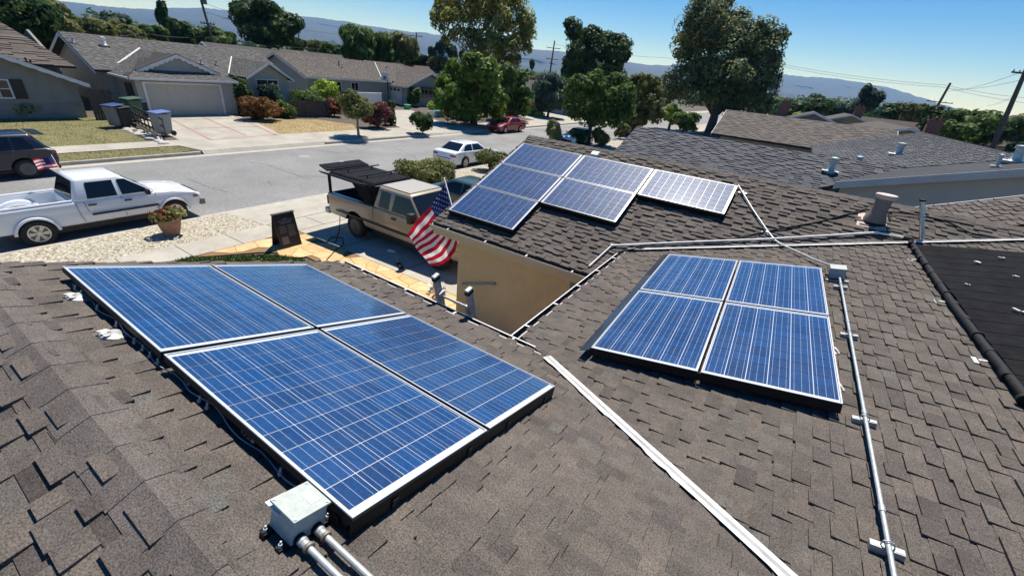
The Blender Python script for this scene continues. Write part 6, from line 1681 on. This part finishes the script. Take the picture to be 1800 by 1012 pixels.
# ------------------------------------------------------------------ vegetation
BARK = mat('bark', (.07, .055, .042), (.13, .105, .085), 6, .95, bump=.5, bscale=12)
BARK_PALE = mat('bark_pale', (.2, .17, .13), (.3, .26, .21), 6, .95, bump=.4, bscale=12)
LM = {
 'dark': leaf_mat('leaf_dark', (.012, .024, .008), (.024, .045, .013), (.05, .075, .022)),
 'mid': leaf_mat('leaf_mid', (.02, .038, .009), (.042, .072, .016), (.085, .12, .03)),
 'bright': leaf_mat('leaf_bright', (.022, .042, .007), (.05, .085, .013), (.12, .16, .03)),
 'olive': leaf_mat('leaf_olive', (.03, .037, .012), (.065, .072, .022), (.13, .125, .045)),
 'autumn': leaf_mat('leaf_sycamore', (.04, .05, .012), (.125, .13, .028), (.26, .235, .065)),
 'camphor': leaf_mat('leaf_camphor', (.02, .034, .014), (.065, .083, .034), (.2, .2, .085)),
 'red': leaf_mat('leaf_red', (.035, .014, .01), (.085, .032, .018), (.16, .065, .03)),
 'rust': leaf_mat('leaf_rust', (.04, .022, .01), (.1, .05, .018), (.17, .09, .03)),
 'maroon': leaf_mat('leaf_maroon', (.03, .013, .014), (.075, .028, .028), (.14, .06, .05)),
 'blue': leaf_mat('leaf_bluegreen', (.014, .026, .018), (.032, .05, .034), (.065, .09, .06)),
 'lime': leaf_mat('leaf_lime', (.06, .09, .012), (.14, .19, .025), (.26, .3, .05)),
 'pale': leaf_mat('leaf_pale', (.05, .06, .025), (.12, .13, .055), (.22, .22, .1)),
 'flower': leaf_mat('petal_red', (.2, .01, .015), (.4, .02, .03), (.5, .06, .08)),
}

def leaf_mesh(name, blobs, n, size, m, seed, aspect=1.8, upright=0.0, fill=.3, jitter=None, clump=True):
    if jitter is None: jitter = .35 if size < .2 else .14
    tn = .17 if size < .2 else .09
    """n leaf-sized faces spread over and inside a set of ellipsoid lobes (cx, cy, cz, rx, ry, rz)"""
    r = np.random.RandomState(seed)
    B = np.array(blobs, float)
    w = (B[:, 3] * B[:, 4] + B[:, 3] * B[:, 5] + B[:, 4] * B[:, 5]); w /= w.sum()
    idx = r.choice(len(B), n, p=w)
    d = r.normal(size=(n, 3)); d /= np.linalg.norm(d, axis=1)[:, None]
    d[:, 2] = np.where(r.rand(n) < .3, np.abs(d[:, 2]), d[:, 2])
    # ragged radius: sum of a few directional waves per lobe makes sub-clumps
    ph = r.uniform(0, 6.28, (len(B), 4)); fr = r.normal(size=(len(B), 4, 3)) * 3.2
    wave = np.zeros(n)
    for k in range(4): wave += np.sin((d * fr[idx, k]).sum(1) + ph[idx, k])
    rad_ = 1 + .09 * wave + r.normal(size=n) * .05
    inner = r.rand(n) < fill
    rad_ = np.where(inner, rad_ * r.uniform(.35, .95, n), rad_)
    p = B[idx, :3] + d * B[idx, 3:6] * rad_[:, None]
    nrm = d * 1.25 + r.normal(size=(n, 3)) * (.2 + jitter); nrm[:, 2] += .25
    nrm /= np.linalg.norm(nrm, axis=1)[:, None]
    a = r.normal(size=(n, 3)); a[:, 2] = a[:, 2] * (1 - upright) + upright * 3.0
    a -= nrm * (a * nrm).sum(1)[:, None]; a /= np.linalg.norm(a, axis=1)[:, None] + 1e-9
    b = np.cross(nrm, a)
    s = size * r.uniform(.6, 1.35, n)
    la, lb = (s * aspect / 2)[:, None], (s / 2)[:, None]
    v = np.empty((n, 4, 3)); v[:, 0] = p - a * la; v[:, 1] = p + b * lb; v[:, 2] = p + a * la; v[:, 3] = p - b * lb
    me = bpy.data.meshes.new(name)
    me.vertices.add(4 * n); me.vertices.foreach_set('co', v.reshape(-1))
    me.loops.add(4 * n); me.loops.foreach_set('vertex_index', np.arange(4 * n, dtype=np.int32))
    me.polygons.add(n); me.polygons.foreach_set('loop_start', np.arange(0, 4 * n, 4, dtype=np.int32)); me.polygons.foreach_set('loop_total', np.full(n, 4, np.int32))
    me.update(calc_edges=True)
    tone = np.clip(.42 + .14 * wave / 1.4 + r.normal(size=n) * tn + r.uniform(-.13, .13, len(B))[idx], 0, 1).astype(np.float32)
    ca = me.color_attributes.new('tone', 'FLOAT_COLOR', 'POINT')
    col = np.ones((n, 4, 4), np.float32); col[:, :, :3] = tone[:, None, None]
    ca.data.foreach_set('color', col.reshape(-1))
    me.materials.append(m)
    return me

def lobes(rng, w, h, k, squash=.9, spread=.62, lobe=.42):
    """lobes filling an ellipsoid of half width w, half height h about the origin"""
    out = [(0, 0, 0, w * .62, w * .62, h * .66)]
    for i in range(k):
        a = 2 * PI * (i * .618 + rng.uniform(-.06, .06)); zz = rng.uniform(-.75, .85)
        q = math.sqrt(max(.05, 1 - zz * zz)) * spread
        s = lobe * rng.uniform(.7, 1.2)
        out.append((w * q * math.cos(a) * 1.05, w * q * math.sin(a) * 1.05, h * zz * .68, w * s, w * s, h * s * squash))
    return out

def tree(name, label, cat, base, w, zc, h, leaf, n, size, seed, group=None, k=12, bark=None, trunk=.2, limbs=5, lob=None, upright=0, aspect=1.8, fill=.3, lean=(0, 0), lobe=.42, spread=.62):
    """trunk + limbs + leafy crown; base on the ground, crown centre at height zc above it"""
    rng = random.Random(seed)
    t = thing(name, label, cat, base, 0, group)
    B = lob or lobes(rng, w, h, k, lobe=lobe, spread=spread)
    B = [(b[0] + lean[0], b[1] + lean[1], b[2] + zc, b[3], b[4], b[5]) for b in B]
    me = leaf_mesh('crown', B, n, size, LM[leaf], seed, aspect, upright, fill)
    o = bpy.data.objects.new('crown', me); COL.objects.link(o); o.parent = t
    if trunk:
        mb = MB(); top = Vector((lean[0] * .8, lean[1] * .8, zc + h * .2)); fork = Vector((lean[0] * .3, lean[1] * .3, max(.3, zc - h * .75)))
        mb.tube([(0, 0, -.1), fork * .5 + Vector((rng.uniform(-.1, .1), 0, 0)), fork, (fork + top) / 2, top], [trunk * 1.15, trunk * .95, trunk * .8, trunk * .5, trunk * .18], 9)
        tr_ = mb.build('trunk', bark or BARK, t, local=True, smooth=True)
        for i in range(limbs):
            q = rng.choice(B[1:]) if len(B) > 1 else B[0]
            e = Vector(q[:3]) * .92 + Vector((0, 0, 0)); mid = (fork + e) / 2 + Vector((rng.uniform(-.2, .2), rng.uniform(-.2, .2), -.1 * h))
            mb = MB(); mb.tube([fork - Z * .1, mid, e], [trunk * .5, trunk * .32, trunk * .1], 6); mb.build('limb', bark or BARK, tr_, local=True, smooth=True)
    return t

def tree_lob(name, label, base_px, d, L, leaf, n, size, seed, gz=.2, trunk=.25, bark=None, limbs=6, fill=.22, upright=0, aspect=1.7, sub=3):
    """a tree whose main boughs are given one by one (px, py, radius px); each bough breaks into sub-clumps"""
    rng = random.Random(seed)
    b = at(*base_px, d=d); base = Vector((b.x, b.y, gz)); sc_ = px_size(b); B = []
    mb_ = max(.05, 1.0)
    for (px, py, r_) in L:
        p = at(px, py, d=d + rng.uniform(-1, 1) * r_ * sc_ * 1.2) - base
        R0 = r_ * sc_
        B.append((p.x, p.y, p.z, R0 * .78, R0 * .78, R0 * .74))
        for i in range(sub):
            dv = Vector((rng.gauss(0, 1), rng.gauss(0, 1), rng.gauss(.25, 1))).normalized() * R0 * .62
            s = R0 * rng.uniform(.34, .52); B.append((p.x + dv.x, p.y + dv.y, p.z + dv.z, s, s, s * .85))
    t = thing(name, label, 'tree', base)
    me = leaf_mesh('crown', B, n, size, LM[leaf], seed, aspect, upright, fill)
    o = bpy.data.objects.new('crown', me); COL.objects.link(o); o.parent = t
    zmin = min(q[2] - q[5] for q in B); fork = Vector((0, 0, max(.6, zmin + .2)))
    mb = MB(); mb.tube([(0, 0, -.1), fork * .5, fork], [trunk * 1.2, trunk, trunk * .85], 9); tr_ = mb.build('trunk', bark or BARK, t, local=True, smooth=True)
    for i in range(limbs):
        q = B[(i * (sub + 1)) % len(B)]; e = Vector(q[:3]); mid = (fork + e) / 2 + Vector((rng.uniform(-.2, .2), rng.uniform(-.2, .2), 0))
        mb = MB(); mb.tube([fork - Z * .15, mid, e], [trunk * .55, trunk * .34, trunk * .1], 6); mb.build('limb', bark or BARK, tr_, local=True, smooth=True)
    return t

def tree_px(name, label, cat, px, top, bot, wpx, d, leaf, n, size, seed, gz=.2, **kw):
    """crown spans pixel rows top..bot, wpx wide, at ground distance d"""
    pt_, pb_ = at(px, top, d=d), at(px, bot, d=d)
    # follow the leaning vertical of the wide lens: take both at the same ground point
    mid = at(px, (top + bot) / 2, d=d)
    sc_ = px_size(mid)
    w = wpx * sc_ / 2
    h = (pt_.z - pb_.z) / 2
    base = Vector((mid.x, mid.y, gz))
    return tree(name, label, cat, base, w, mid.z - gz, h, leaf, n, size, seed, **kw)

def shrub_px(name, label, px, top, bot, wpx, z, leaf, n, size, seed, k=7, x=None, cat='shrub', **kw):
    """a bush standing on the ground at pixel row bot"""
    b = at(px, bot, z=z) if x is None else at(px, bot, x=x)
    if x is not None: b.z = z
    sc_ = px_size(b); w = wpx * sc_ / 2
    D = math.hypot(b.x - CAM_C[0], b.y - CAM_C[1])
    # height from the viewing angle of its top edge, taken at the bush centre
    hgt = max(.3, at(px, top, d=D).z - b.z)
    off = Vector((b.x - CAM_C[0], b.y - CAM_C[1], 0)).normalized() * w * .6
    return tree(name, label, cat, b + off, w, hgt * .5, hgt * .58, leaf, n, size, seed, k=k, trunk=kw.pop('trunk', .05), limbs=4, **kw)

# plant in the terracotta pot
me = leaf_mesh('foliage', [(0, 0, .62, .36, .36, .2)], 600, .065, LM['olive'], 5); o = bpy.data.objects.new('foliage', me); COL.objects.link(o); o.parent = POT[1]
me = leaf_mesh('flowers', [(0, 0, .7, .33, .33, .17)], 45, .06, LM['flower'], 6); o = bpy.data.objects.new('flowers', me); COL.objects.link(o); o.parent = POT[1]; o['kind'] = 'stuff'

# bushes along our driveway
shrub_px('driveway_bush', 'leafy light green bush between the tan truck and the white sedan', 750, 287, 337, 112, .16, 'olive', 7500, .075, 201, k=10, group='bushes by the driveway')
shrub_px('driveway_bush', 'leafy bush in front of the white sedan nose, at the garage roof edge', 868, 268, 304, 66, .16, 'olive', 4000, .08, 202, k=8, group='bushes by the driveway')
shrub_px('driveway_bush', 'small tuft beside the flag top', 792, 303, 326, 20, .16, 'pale', 900, .07, 203, k=4, group='bushes by the driveway')
shrub_px('kerb_grass_clump', 'tall feathery pale grass clump behind the garage roof peak', 972, 212, 252, 28, .15, 'pale', 2500, .1, 204, k=6, upright=.8, aspect=5)
shrub_px('kerb_bush', 'dark round bush in front of the hidden white car', 1015, 228, 256, 36, .15, 'dark', 2200, .12, 205, k=6)
shrub_px('kerb_bush', 'spiky olive bush right of the street tree trunk', 1052, 228, 258, 32, .15, 'olive', 2200, .13, 206, k=6, upright=.6, aspect=3)
shrub_px('kerb_bush', 'narrow bush next to the white suv down the road', 1090, 215, 245, 26, .15, 'olive', 1500, .14, 207, k=5)

# far side shrubs, left to right
S_ = [
 ('low leafy plant under the grey house window', 42, 178, 214, 56, 'pale', 500, .12, None),
 ('tall clipped dark green shrub beside the beige garage', 428, 142, 190, 36, 'dark', 2600, .14, -33.0),
 ('round rusty red shrub at the edge of the brick lined driveway', 460, 174, 216, 66, 'rust', 4500, .12, None),
 ('grey leafed shrub under the picture window', 480, 148, 190, 44, 'blue', 2200, .13, -32.6),
 ('yellowish green round shrub right of the rusty shrub', 503, 178, 210, 40, 'mid', 2600, .12, None),
 ('wide clipped hedge above the low board fence', 545, 157, 196, 66, 'mid', 4200, .13, -32.1),
 ('bright lime shrub under the grey house windows', 572, 138, 172, 46, 'lime', 2400, .15, -37.5),
 ('small reddish maple shrub left of the young street tree', 588, 174, 202, 34, 'red', 1600, .12, -31.0),
 ('large maroon shrub right of the young street tree', 664, 182, 226, 54, 'maroon', 4500, .12, None),
 ('dark green cone shrub at the hoop house drive', 686, 180, 220, 24, 'dark', 1800, .12, None),
 ('round dark kerbside bush with bare stems by the hoop house drive', 743, 198, 234, 40, 'dark', 3200, .13, None),
 ('palm-like plant at the corner of the side garage', 728, 152, 190, 26, 'mid', 900, .22, -36.4),
 ('leafy plant in the teal tub', 762, 180, 204, 26, 'lime', 900, .14, None),
 ('shrub mass behind the yard toys', 800, 178, 206, 46, 'olive', 2200, .16, None),
 ('clipped yellow green hedge across the road end', 932, 192, 204, 44, 'lime', 1800, .2, None),
 ('pinkish flowering shrub above the clipped hedge', 935, 176, 196, 30, 'rust', 1000, .2, None),
 ('small weeds at the corner of the beige garage', 418, 184, 202, 14, 'mid', 400, .12, None),
]
for i, (lab, px, top, bot, wpx, lf, n, s, xx) in enumerate(S_):
    shrub_px('garden_shrub', lab, px, top, bot, wpx, .3 if xx is None else zf(xx), lf, n, s, 300 + i, k=8, x=xx)
# young street tree across the road
b = at(641, 240, z=.2); tree_px('street_tree', 'young slender street tree with airy crown at the far kerb', 'tree', 627, 160, 214, 66, math.hypot(b.x - CAM_C[0], b.y - CAM_C[1]), 'olive', 5200, .11, 401, trunk=.09, k=10, bark=BARK_PALE, fill=.35, upright=.3)
# big bright tree over the red car
def gd(px, py): 
    b = at(px, py, z=.15); return math.hypot(b.x - CAM_C[0], b.y - CAM_C[1])
tree_lob('street_tree', 'dense bright green street tree with dark shade over the toy yard', (832, 222), gd(832, 222), [(800, 128, 26), (830, 118, 24), (852, 130, 26), (785, 150, 24), (815, 148, 30), (848, 155, 30), (782, 175, 22), (808, 180, 32), (842, 182, 34), (868, 170, 24), (870, 192, 24), (825, 200, 22)], 'bright', 20000, .2, 402, trunk=.42, sub=5)
tree_lob('street_tree', 'leafier green street tree beside the red car', (907, 216), gd(907, 216) + 1.5, [(892, 132, 20), (912, 142, 20), (885, 155, 20), (905, 168, 24), (922, 172, 18), (892, 188, 22), (915, 192, 18), (880, 178, 18)], 'mid', 11000, .22, 403, trunk=.18, sub=4)
tree_lob('street_tree', 'round olive street tree on a single trunk at our kerb', (1033, 252), gd(1033, 252), [(1015, 158, 24), (1045, 148, 22), (1075, 148, 24), (1100, 165, 20), (1010, 185, 24), (1040, 178, 28), (1075, 178, 28), (1100, 190, 18), (1035, 205, 20), (1062, 205, 22), (1088, 208, 18)], 'mid', 17000, .17, 404, trunk=.2, sub=5)
tree_lob('street_tree', 'second round street tree farther along our kerb', (1112, 230), gd(1033, 252) + 13, [(1125, 148, 20), (1148, 158, 20), (1120, 172, 20), (1145, 182, 22), (1125, 200, 18), (1152, 204, 16)], 'olive', 9000, .2, 405, trunk=.2, sub=5)
tree_px('pine_tree', 'dark shaggy pine behind the round street tree', 'tree', 968, 128, 208, 60, 66, 'blue', 5500, .3, 406, trunk=.2, k=14, upright=.5, aspect=3.4, fill=.4)
tree_lob('tall_tree', 'tall dark leafy tree rising behind the round street tree', (1048, 200), 82, [(1008, 50, 18), (1014, 72, 20), (1040, 68, 20), (1065, 72, 18), (1088, 82, 20), (1015, 100, 26), (1045, 100, 28), (1078, 106, 26), (1098, 98, 14), (1010, 128, 26), (1045, 132, 30), (1078, 132, 24)], 'dark', 20000, .3, 407, trunk=.35, sub=5)
tree_lob('sycamore_tree', 'large yellowing sycamore reaching above the frame', (846, 190), 96, [(785, 10, 28), (820, -5, 30), (860, -8, 30), (895, 12, 28), (925, 32, 20), (775, 38, 18), (805, 40, 26), (845, 35, 30), (880, 45, 30), (915, 58, 24), (930, 52, 14), (790, 66, 14), (828, 75, 24), (862, 82, 24), (895, 88, 26), (925, 85, 12), (880, 108, 18), (845, 104, 18), (905, 108, 14)], 'autumn', 24000, .33, 408, trunk=.32, bark=BARK_PALE, limbs=14, sub=6, fill=.12)
# giant camphor
tree_lob('camphor_tree', 'giant grey green tree with billowing crown at the road bend', (1246, 236), 76, [(1239, 22, 33), (1265, 14, 24), (1215, 48, 29), (1247, 58, 37), (1294, 50, 31), (1321, 60, 33), (1350, 82, 33), (1202, 84, 26), (1239, 92, 37), (1283, 88, 37), (1326, 98, 37), (1361, 105, 20), (1212, 122, 29), (1251, 128, 37), (1297, 132, 35), (1339, 132, 31), (1188, 148, 29), (1226, 158, 35), (1268, 165, 35), (1313, 168, 33), (1350, 165, 20), (1175, 168, 18), (1334, 190, 20), (1292, 190, 20)], 'camphor', 50000, .25, 410, trunk=.7, limbs=16, sub=7, fill=.15)

# left background
tree_px('tall_tree', 'dark weeping tree towering at the left edge behind the grey house', 'tree', -10, -60, 95, 160, 62, 'dark', 12000, .3, 421, trunk=.3, k=18)
tree_px('tall_tree', 'dark drooping tree behind the shake roof', 'tree', 72, -10, 108, 96, 66, 'olive', 9000, .3, 422, trunk=.3, k=16)
row = [(130, 18, 66, 50, 90, 'mid'), (165, 32, 74, 70, 84, 'olive'), (205, 18, 64, 50, 110, 'blue'), (222, 38, 72, 60, 88, 'olive'), (262, 36, 72, 56, 96, 'mid'), (318, 32, 78, 40, 92, 'dark'), (345, 45, 80, 34, 100, 'olive'), (385, 46, 84, 60, 96, 'mid'), (300, 46, 80, 40, 110, 'mid')]
nm_ = ['leafy tree behind the left end of the beige roof', 'olive hedge tree above the left vent', 'blue green tree in the row behind the beige house', 'olive tree in the middle of the row behind the beige house', 'mid green tree left of the cypress', 'dark round tree right of the cypress', 'olive tree behind the leaning utility pole', 'green tree left of the dense dark tree', 'green tree at the cypress foot']
for i, (px, top, bot, w, d, lf) in enumerate(row): tree_px('background_tree', nm_[i], 'tree', px, top, bot + 10, w, d, lf, 3600, .36, 430 + i, trunk=.2, k=10, group='trees behind the beige house')
tree_px('cypress_tree', 'narrow dark cypress spire against the hills', 'tree', 287, -4, 64, 20, 100, 'dark', 2600, .3, 441, trunk=.15, lob=None, k=4, upright=.8)
tree_px('tall_tree', 'dense dark green tree behind the gap between the two houses', 'tree', 466, -8, 92, 116, 78, 'dark', 14000, .32, 442, trunk=.35, k=20, lobe=.36)
for i, (px, top, bot, w, d, lf, lab) in enumerate(((630, 46, 116, 70, 84, 'mid', 'left feathery bamboo-like tree behind the hoop house'), (672, 50, 118, 60, 86, 'mid', 'middle feathery bamboo-like tree behind the hoop house'), (705, 56, 116, 60, 88, 'olive', 'right feathery bamboo-like tree behind the hoop house'))):
    tree_px('feathery_tree', lab, 'tree', px, top, bot, w, d, lf, 5500, .26, 450 + i, trunk=.15, k=10, upright=.85, aspect=4.0, group='feathery trees behind the hoop house')
for i, (px, top, bot, w, d, lf, lab) in enumerate(((560, 72, 98, 50, 120, 'olive', 'low tree behind the roof gap right of the dense dark tree'), (585, 74, 104, 40, 105, 'mid', 'low green tree left of the bamboo-like trees'), (735, 92, 124, 60, 95, 'dark', 'dark tree left of the yellowing sycamore'), (520, 62, 92, 30, 90, 'dark', 'low dark tree under the second utility pole'), (770, 96, 128, 40, 90, 'olive', 'olive tree between the bamboo-like trees and the sycamore'))):
    tree_px('background_tree', lab, 'tree', px, top, bot, w, d, lf, 2600, .36, 460 + i, trunk=.2, k=9)
for i, (px, top, w) in enumerate(((757, 78, 8), (764, 80, 8), (776, 64, 22), (792, 72, 20), (800, 82, 12), (812, 84, 8), (935, 104, 8))):
    tree_px('conifer_tree', ['thin far conifer left of the dark conifers', 'second thin far conifer left of the dark conifers', 'tallest far conifer left of the sycamore', 'broad far conifer left of the sycamore', 'short far conifer touching the sycamore', 'slim far conifer behind the sycamore stems', 'slim dark far cypress left of the cross-arm pole'][i], 'tree', px, top, 108 if i < 6 else 126, w, 190, 'dark', 1200, .6, 470 + i, trunk=.2, k=5, upright=.6, group='far conifers')
# right background
R_ = [(1392, 178, 206, 40, 120, 'dark', 'dark round tree at the foot of the giant tree'), (1430, 162, 202, 60, 130, 'dark', 'dark leafy tree right of the giant tree'), (1470, 172, 204, 60, 140, 'blue', 'blue green tree left of the poplar'), (1412, 196, 214, 34, 85, 'lime', 'lime green tree in front of the far gables'),
      (1524, 142, 202, 42, 118, 'blue', 'tall poplar standing alone on the right'), (1575, 178, 212, 44, 125, 'dark', 'round tree right of the poplar'), (1610, 178, 214, 46, 120, 'olive', 'olive tree left of the leaning pole'), (1660, 182, 232, 70, 96, 'dark', 'dark tree right of the cross-arm pole'),
      (1705, 186, 250, 90, 78, 'mid', 'big leafy tree behind the slate ridge'), (1745, 196, 256, 70, 88, 'dark', 'dark tree behind the tall right hand pole'), (1795, 200, 262, 80, 100, 'olive', 'olive tree at the right picture edge'), (1790, 246, 290, 40, 60, 'dark', 'dark bush at the right edge above the slate roof'),
      (1175, 158, 190, 30, 130, 'dark', 'tree behind the far trailer'), (1150, 150, 180, 40, 150, 'blue', 'blue green tree beyond the second street tree'), (1182, 182, 214, 34, 66, 'lime', 'lime shrub tree in front of the trailer'), (1205, 196, 226, 50, 62, 'mid', 'green bush left of the giant trunk'), (1120, 190, 220, 40, 56, 'olive', 'dense bush under the second street tree')]
for i, (px, top, bot, w, d, lf, lab) in enumerate(R_):
    tree_px('background_tree', lab, 'tree', px, top, bot + 6, w, d, lf, 4200 if w > 50 else 2600, .3 if d < 100 else .42, 500 + i, trunk=.2, k=11)
# far-off wood that reads as one mass
rng = random.Random(99); bl = []
for i in range(260):
    px = rng.uniform(-150, 1950); d = rng.uniform(170, 520)
    p = at(px, 100, d=d); rr = rng.uniform(4, 8)
    bl.append((p.x, p.y, rng.uniform(1.5, 4.0), rr, rr, rng.uniform(3.5, 7.0)))
me = leaf_mesh('distant_wood', bl, 52000, 1.3, LM['dark'], 601, fill=.1); o = bpy.data.objects.new('distant_wood', me); COL.objects.link(o); tag(o, 'far off belt of suburban trees below the hills', 'wood', None, 'stuff')
# ------------------------------------------------------------------ poles, wires, hills, air
POLE = mat('pole_wood', (.09, .07, .055), (.14, .115, .095), 5, .95)
WIRE = mat('wire', (.05, .05, .055), rough=.6)
def pole(label, pt, pb, d, arms=((.06, 2.4),), r=.15, cap=None, face=0.0):
    a, b = at(*pt, d=d), at(*pb, d=d)
    k = (b - a); b2 = a + k * ((a.z - .1) / max(.1, a.z - b.z)); b2.z = .1
    t = thing('utility_pole', label, 'utility pole', b2)
    mb = MB(); mb.tube([b2, a], [r * 1.25, r * .8], 8); mb.build('pole', POLE, t, smooth=True)
    L = (a - b2)
    side = Vector((CAM_R[0][0], CAM_R[0][1], 0)).normalized(); side = Matrix.Rotation(face, 3, 'Z') @ side
    tips = []
    for f_, w in arms:
        c = a - L * f_
        mb = MB(); mb.box(c, (w, .11, .13), Matrix((side, Vector((-side.y, side.x, 0)), Z)).transposed()); arm = mb.build('crossarm', POLE, t)
        for s in (-.92, -.45, .45, .92):
            q = c + side * (s * w / 2) + Z * .06; mb = MB(); mb.lathe([(.04, 0), (.06, .06), (.03, .18)], 6, Matrix.Translation(q)); mb.build('insulator', M['greyplastic'], arm); tips.append(q + Z * .18)
    if cap:
        mb = MB(); mb.lathe([(.22, 0), (.24, .1), (.24, .8), (.18, .9)], 10, Matrix.Translation(a - L * cap + side * .35)); mb.build('transformer', M['greyplastic'], t)
    return t, a, tips
P1 = pole('leaning utility pole with grey transformer above the beige house', (349, -14), (372, 66), 75, ((.32, 1.6),), .16, cap=.12, face=.2)
P2 = pole('thin utility pole right of the dense dark tree', (523, 38), (526, 78), 120, ((.08, 2.6), (.5, 2.2)), .15)
P3 = pole('utility pole with cross-arms right of the bamboo-like trees', (732, 58), (732, 100), 120, ((.06, 3.0), (.5, 2.4)), .17)
P4 = pole('cross-arm utility pole in front of the hills left of the tall dark tree', (975, 72), (968, 120), 120, ((.12, 3.4), (.3, 3.0)), .2)
P5 = pole('leaning cross-arm pole above the slate roof', (1671, 146), (1645, 192), 115, ((.28, 5.0),), .22)
P6 = pole('tall leaning pole at the right picture edge', (1806, 118), (1746, 256), 62, ((.05, 2.4),), .2)
sl = thing('street_light', 'slim street light arm in front of the sycamore', 'street light', at(912, 118, d=98))
a0, b0 = at(913, 72, d=98), at(912, 118, d=98); b0.z = .1; b0.x, b0.y = a0.x, a0.y
mb = MB(); mb.tube([b0, a0, at(925, 68, d=98), at(938, 69, d=98)], [.12, .09, .07, .06], 8); mb.build('mast', M['galvdull'], sl, smooth=True)
q = at(942, 69, d=98); mb = MB(); mb.box(q, (.7, .3, .16)); mb.build('lamp_head', M['galvdull'], sl, bevel=.05)
def wire(label, pts, sag=.4, r=.022):
    mb = MB(); P = []
    for a, b in zip(pts[:-1], pts[1:]):
        for i in range(12):
            t = i / 12; p = a + (b - a) * t; P.append(p - Z * (sag * 4 * t * (1 - t)))
    P.append(pts[-1]); mb.tube(P, r, 5, cap=False); mb.build('power_line', WIRE, None, base=P[0], label=label, cat='wire', group='overhead wires')
wire('upper power line from the transformer pole to the dark tree', [at(350, 0, d=75), at(440, 18, d=80), at(523, 40, d=120)], .6, .02)
wire('lower power line crossing the dense dark tree', [at(356, 20, d=75), at(525, 52, d=100), at(735, 66, d=118)], .5)
wire('thin service drop behind the beige house ridge', [at(105, 62, d=60), at(250, 58, d=70), at(372, 64, d=75), at(560, 86, d=90)], .3, .018)
wire('lowest telephone line behind the two ridges', [at(372, 70, d=75), at(620, 98, d=95), at(830, 110, d=115), at(968, 104, d=120)], .4, .018)
wire('power line across the sky from the far pole to the giant tree', [at(975, 78, d=120), at(1170, 102, d=118), at(1370, 116, d=116), at(1662, 154, d=115), at(1900, 190, d=112)], .5, .024)
wire('second power line over the right hand roofs', [at(1360, 110, d=112), at(1662, 150, d=114), at(1900, 178, d=110)], .5, .024)
wire('upper wire running to the right edge pole', [at(1664, 160, d=115), at(1803, 124, d=62)], .5, .02)
wire('middle wire running to the right edge pole', [at(1668, 156, d=115), at(1799, 140, d=62)], .4, .018)
wire('lower wires meeting the right edge pole', [at(1735, 186, d=115), at(1788, 168, d=62)], .2, .018)

# hills: a forested range some kilometres off
def hills(name, prof, dist, depth, seed, lift=0):
    rng = np.random.RandomState(seed); pxs = np.array([p[0] for p in prof], float); pys = np.array([p[1] for p in prof], float)
    xs = np.linspace(pxs[0], pxs[-1], 260); ys = np.interp(xs, pxs, pys)
    ys += np.interp(xs, np.linspace(pxs[0], pxs[-1], 90), rng.normal(size=90)) * .9 + rng.normal(size=260) * .25
    rows = 16; V, F = [], []
    for j in range(rows):
        t = j / (rows - 1)
        for i in range(260):
            top = at(xs[i], ys[i], d=dist)
            dirv = Vector((top.x - CAM_C[0], top.y - CAM_C[1], 0)).normalized()
            wob = math.sin(i * .19 + j * .9) * .5 + math.sin(i * .071 - j * .5 + 2) * .6 + rng.normal() * .12
            dd = dist - depth * (1 - t) + (wob * depth * .09 if 0 < j < rows - 1 else 0)
            z_ = (top.z) * (t ** .85) * (1 + (.1 * wob if 0 < j < rows - 1 else 0)) - (4 if j == 0 else 0)
            V.append((CAM_C[0] + dirv.x * dd, CAM_C[1] + dirv.y * dd, z_))
    for j in range(rows - 1):
        for i in range(259): F.append((j * 260 + i, j * 260 + i + 1, (j + 1) * 260 + i + 1, (j + 1) * 260 + i))
    # back side falls away
    b0 = len(V)
    for i in range(260):
        x, y, z_ = V[(rows - 1) * 260 + i]; dirv = Vector((x - CAM_C[0], y - CAM_C[1], 0)).normalized(); V.append((x + dirv.x * 900, y + dirv.y * 900, -5))
    for i in range(259): F.append(((rows - 1) * 260 + i, (rows - 1) * 260 + i + 1, b0 + i + 1, b0 + i))
    mb = MB(); mb.raw(V, F)
    hm_ = mat('hill_forest', (.014, .02, .012), (.035, .04, .022), .006, .95, fine=.35, fscale=.03)
    return mb.build(name, hm_, kind='structure', smooth=True)
hills('hills', [(-320, -40), (-100, -30), (60, -12), (100, 0), (150, 8), (230, 16), (330, 15), (400, 20), (470, 24), (510, 28), (560, 32), (640, 44), (700, 52), (760, 60), (850, 76), (940, 87), (1000, 92), (1060, 103), (1165, 117), (1260, 135), (1320, 146), (1400, 160)], 8200, 3600, 3)
hills('hills', [(1000, 128), (1120, 118), (1200, 112), (1300, 124), (1368, 131), (1420, 135), (1480, 139), (1540, 150), (1600, 164), (1645, 181), (1700, 196), (1800, 214), (1950, 232)], 9600, 3000, 5)

# the air between here and the hills
hz_ = bpy.data.materials.new('haze'); hz_.use_nodes = True
nt = hz_.node_tree
for n_ in list(nt.nodes):
    if n_.type != 'OUTPUT_MATERIAL': nt.nodes.remove(n_)
pv_ = nt.nodes.new('ShaderNodeVolumePrincipled'); pv_.inputs['Color'].default_value = (.18, .46, 1.0, 1); pv_.inputs['Absorption Color'].default_value = (1, 1, 1, 1); pv_.inputs['Density'].default_value = .0001; pv_.inputs['Anisotropy'].default_value = 0.0
nt.links.new(pv_.outputs[0], [n_ for n_ in nt.nodes if n_.type == 'OUTPUT_MATERIAL'][0].inputs['Volume'])
mb = MB(); mb.bx(-11000, 11000, -11000, 11000, -8, 520); mb.build('haze', hz_, kind='stuff', label='pale blue air between the street and the hills', cat='haze')
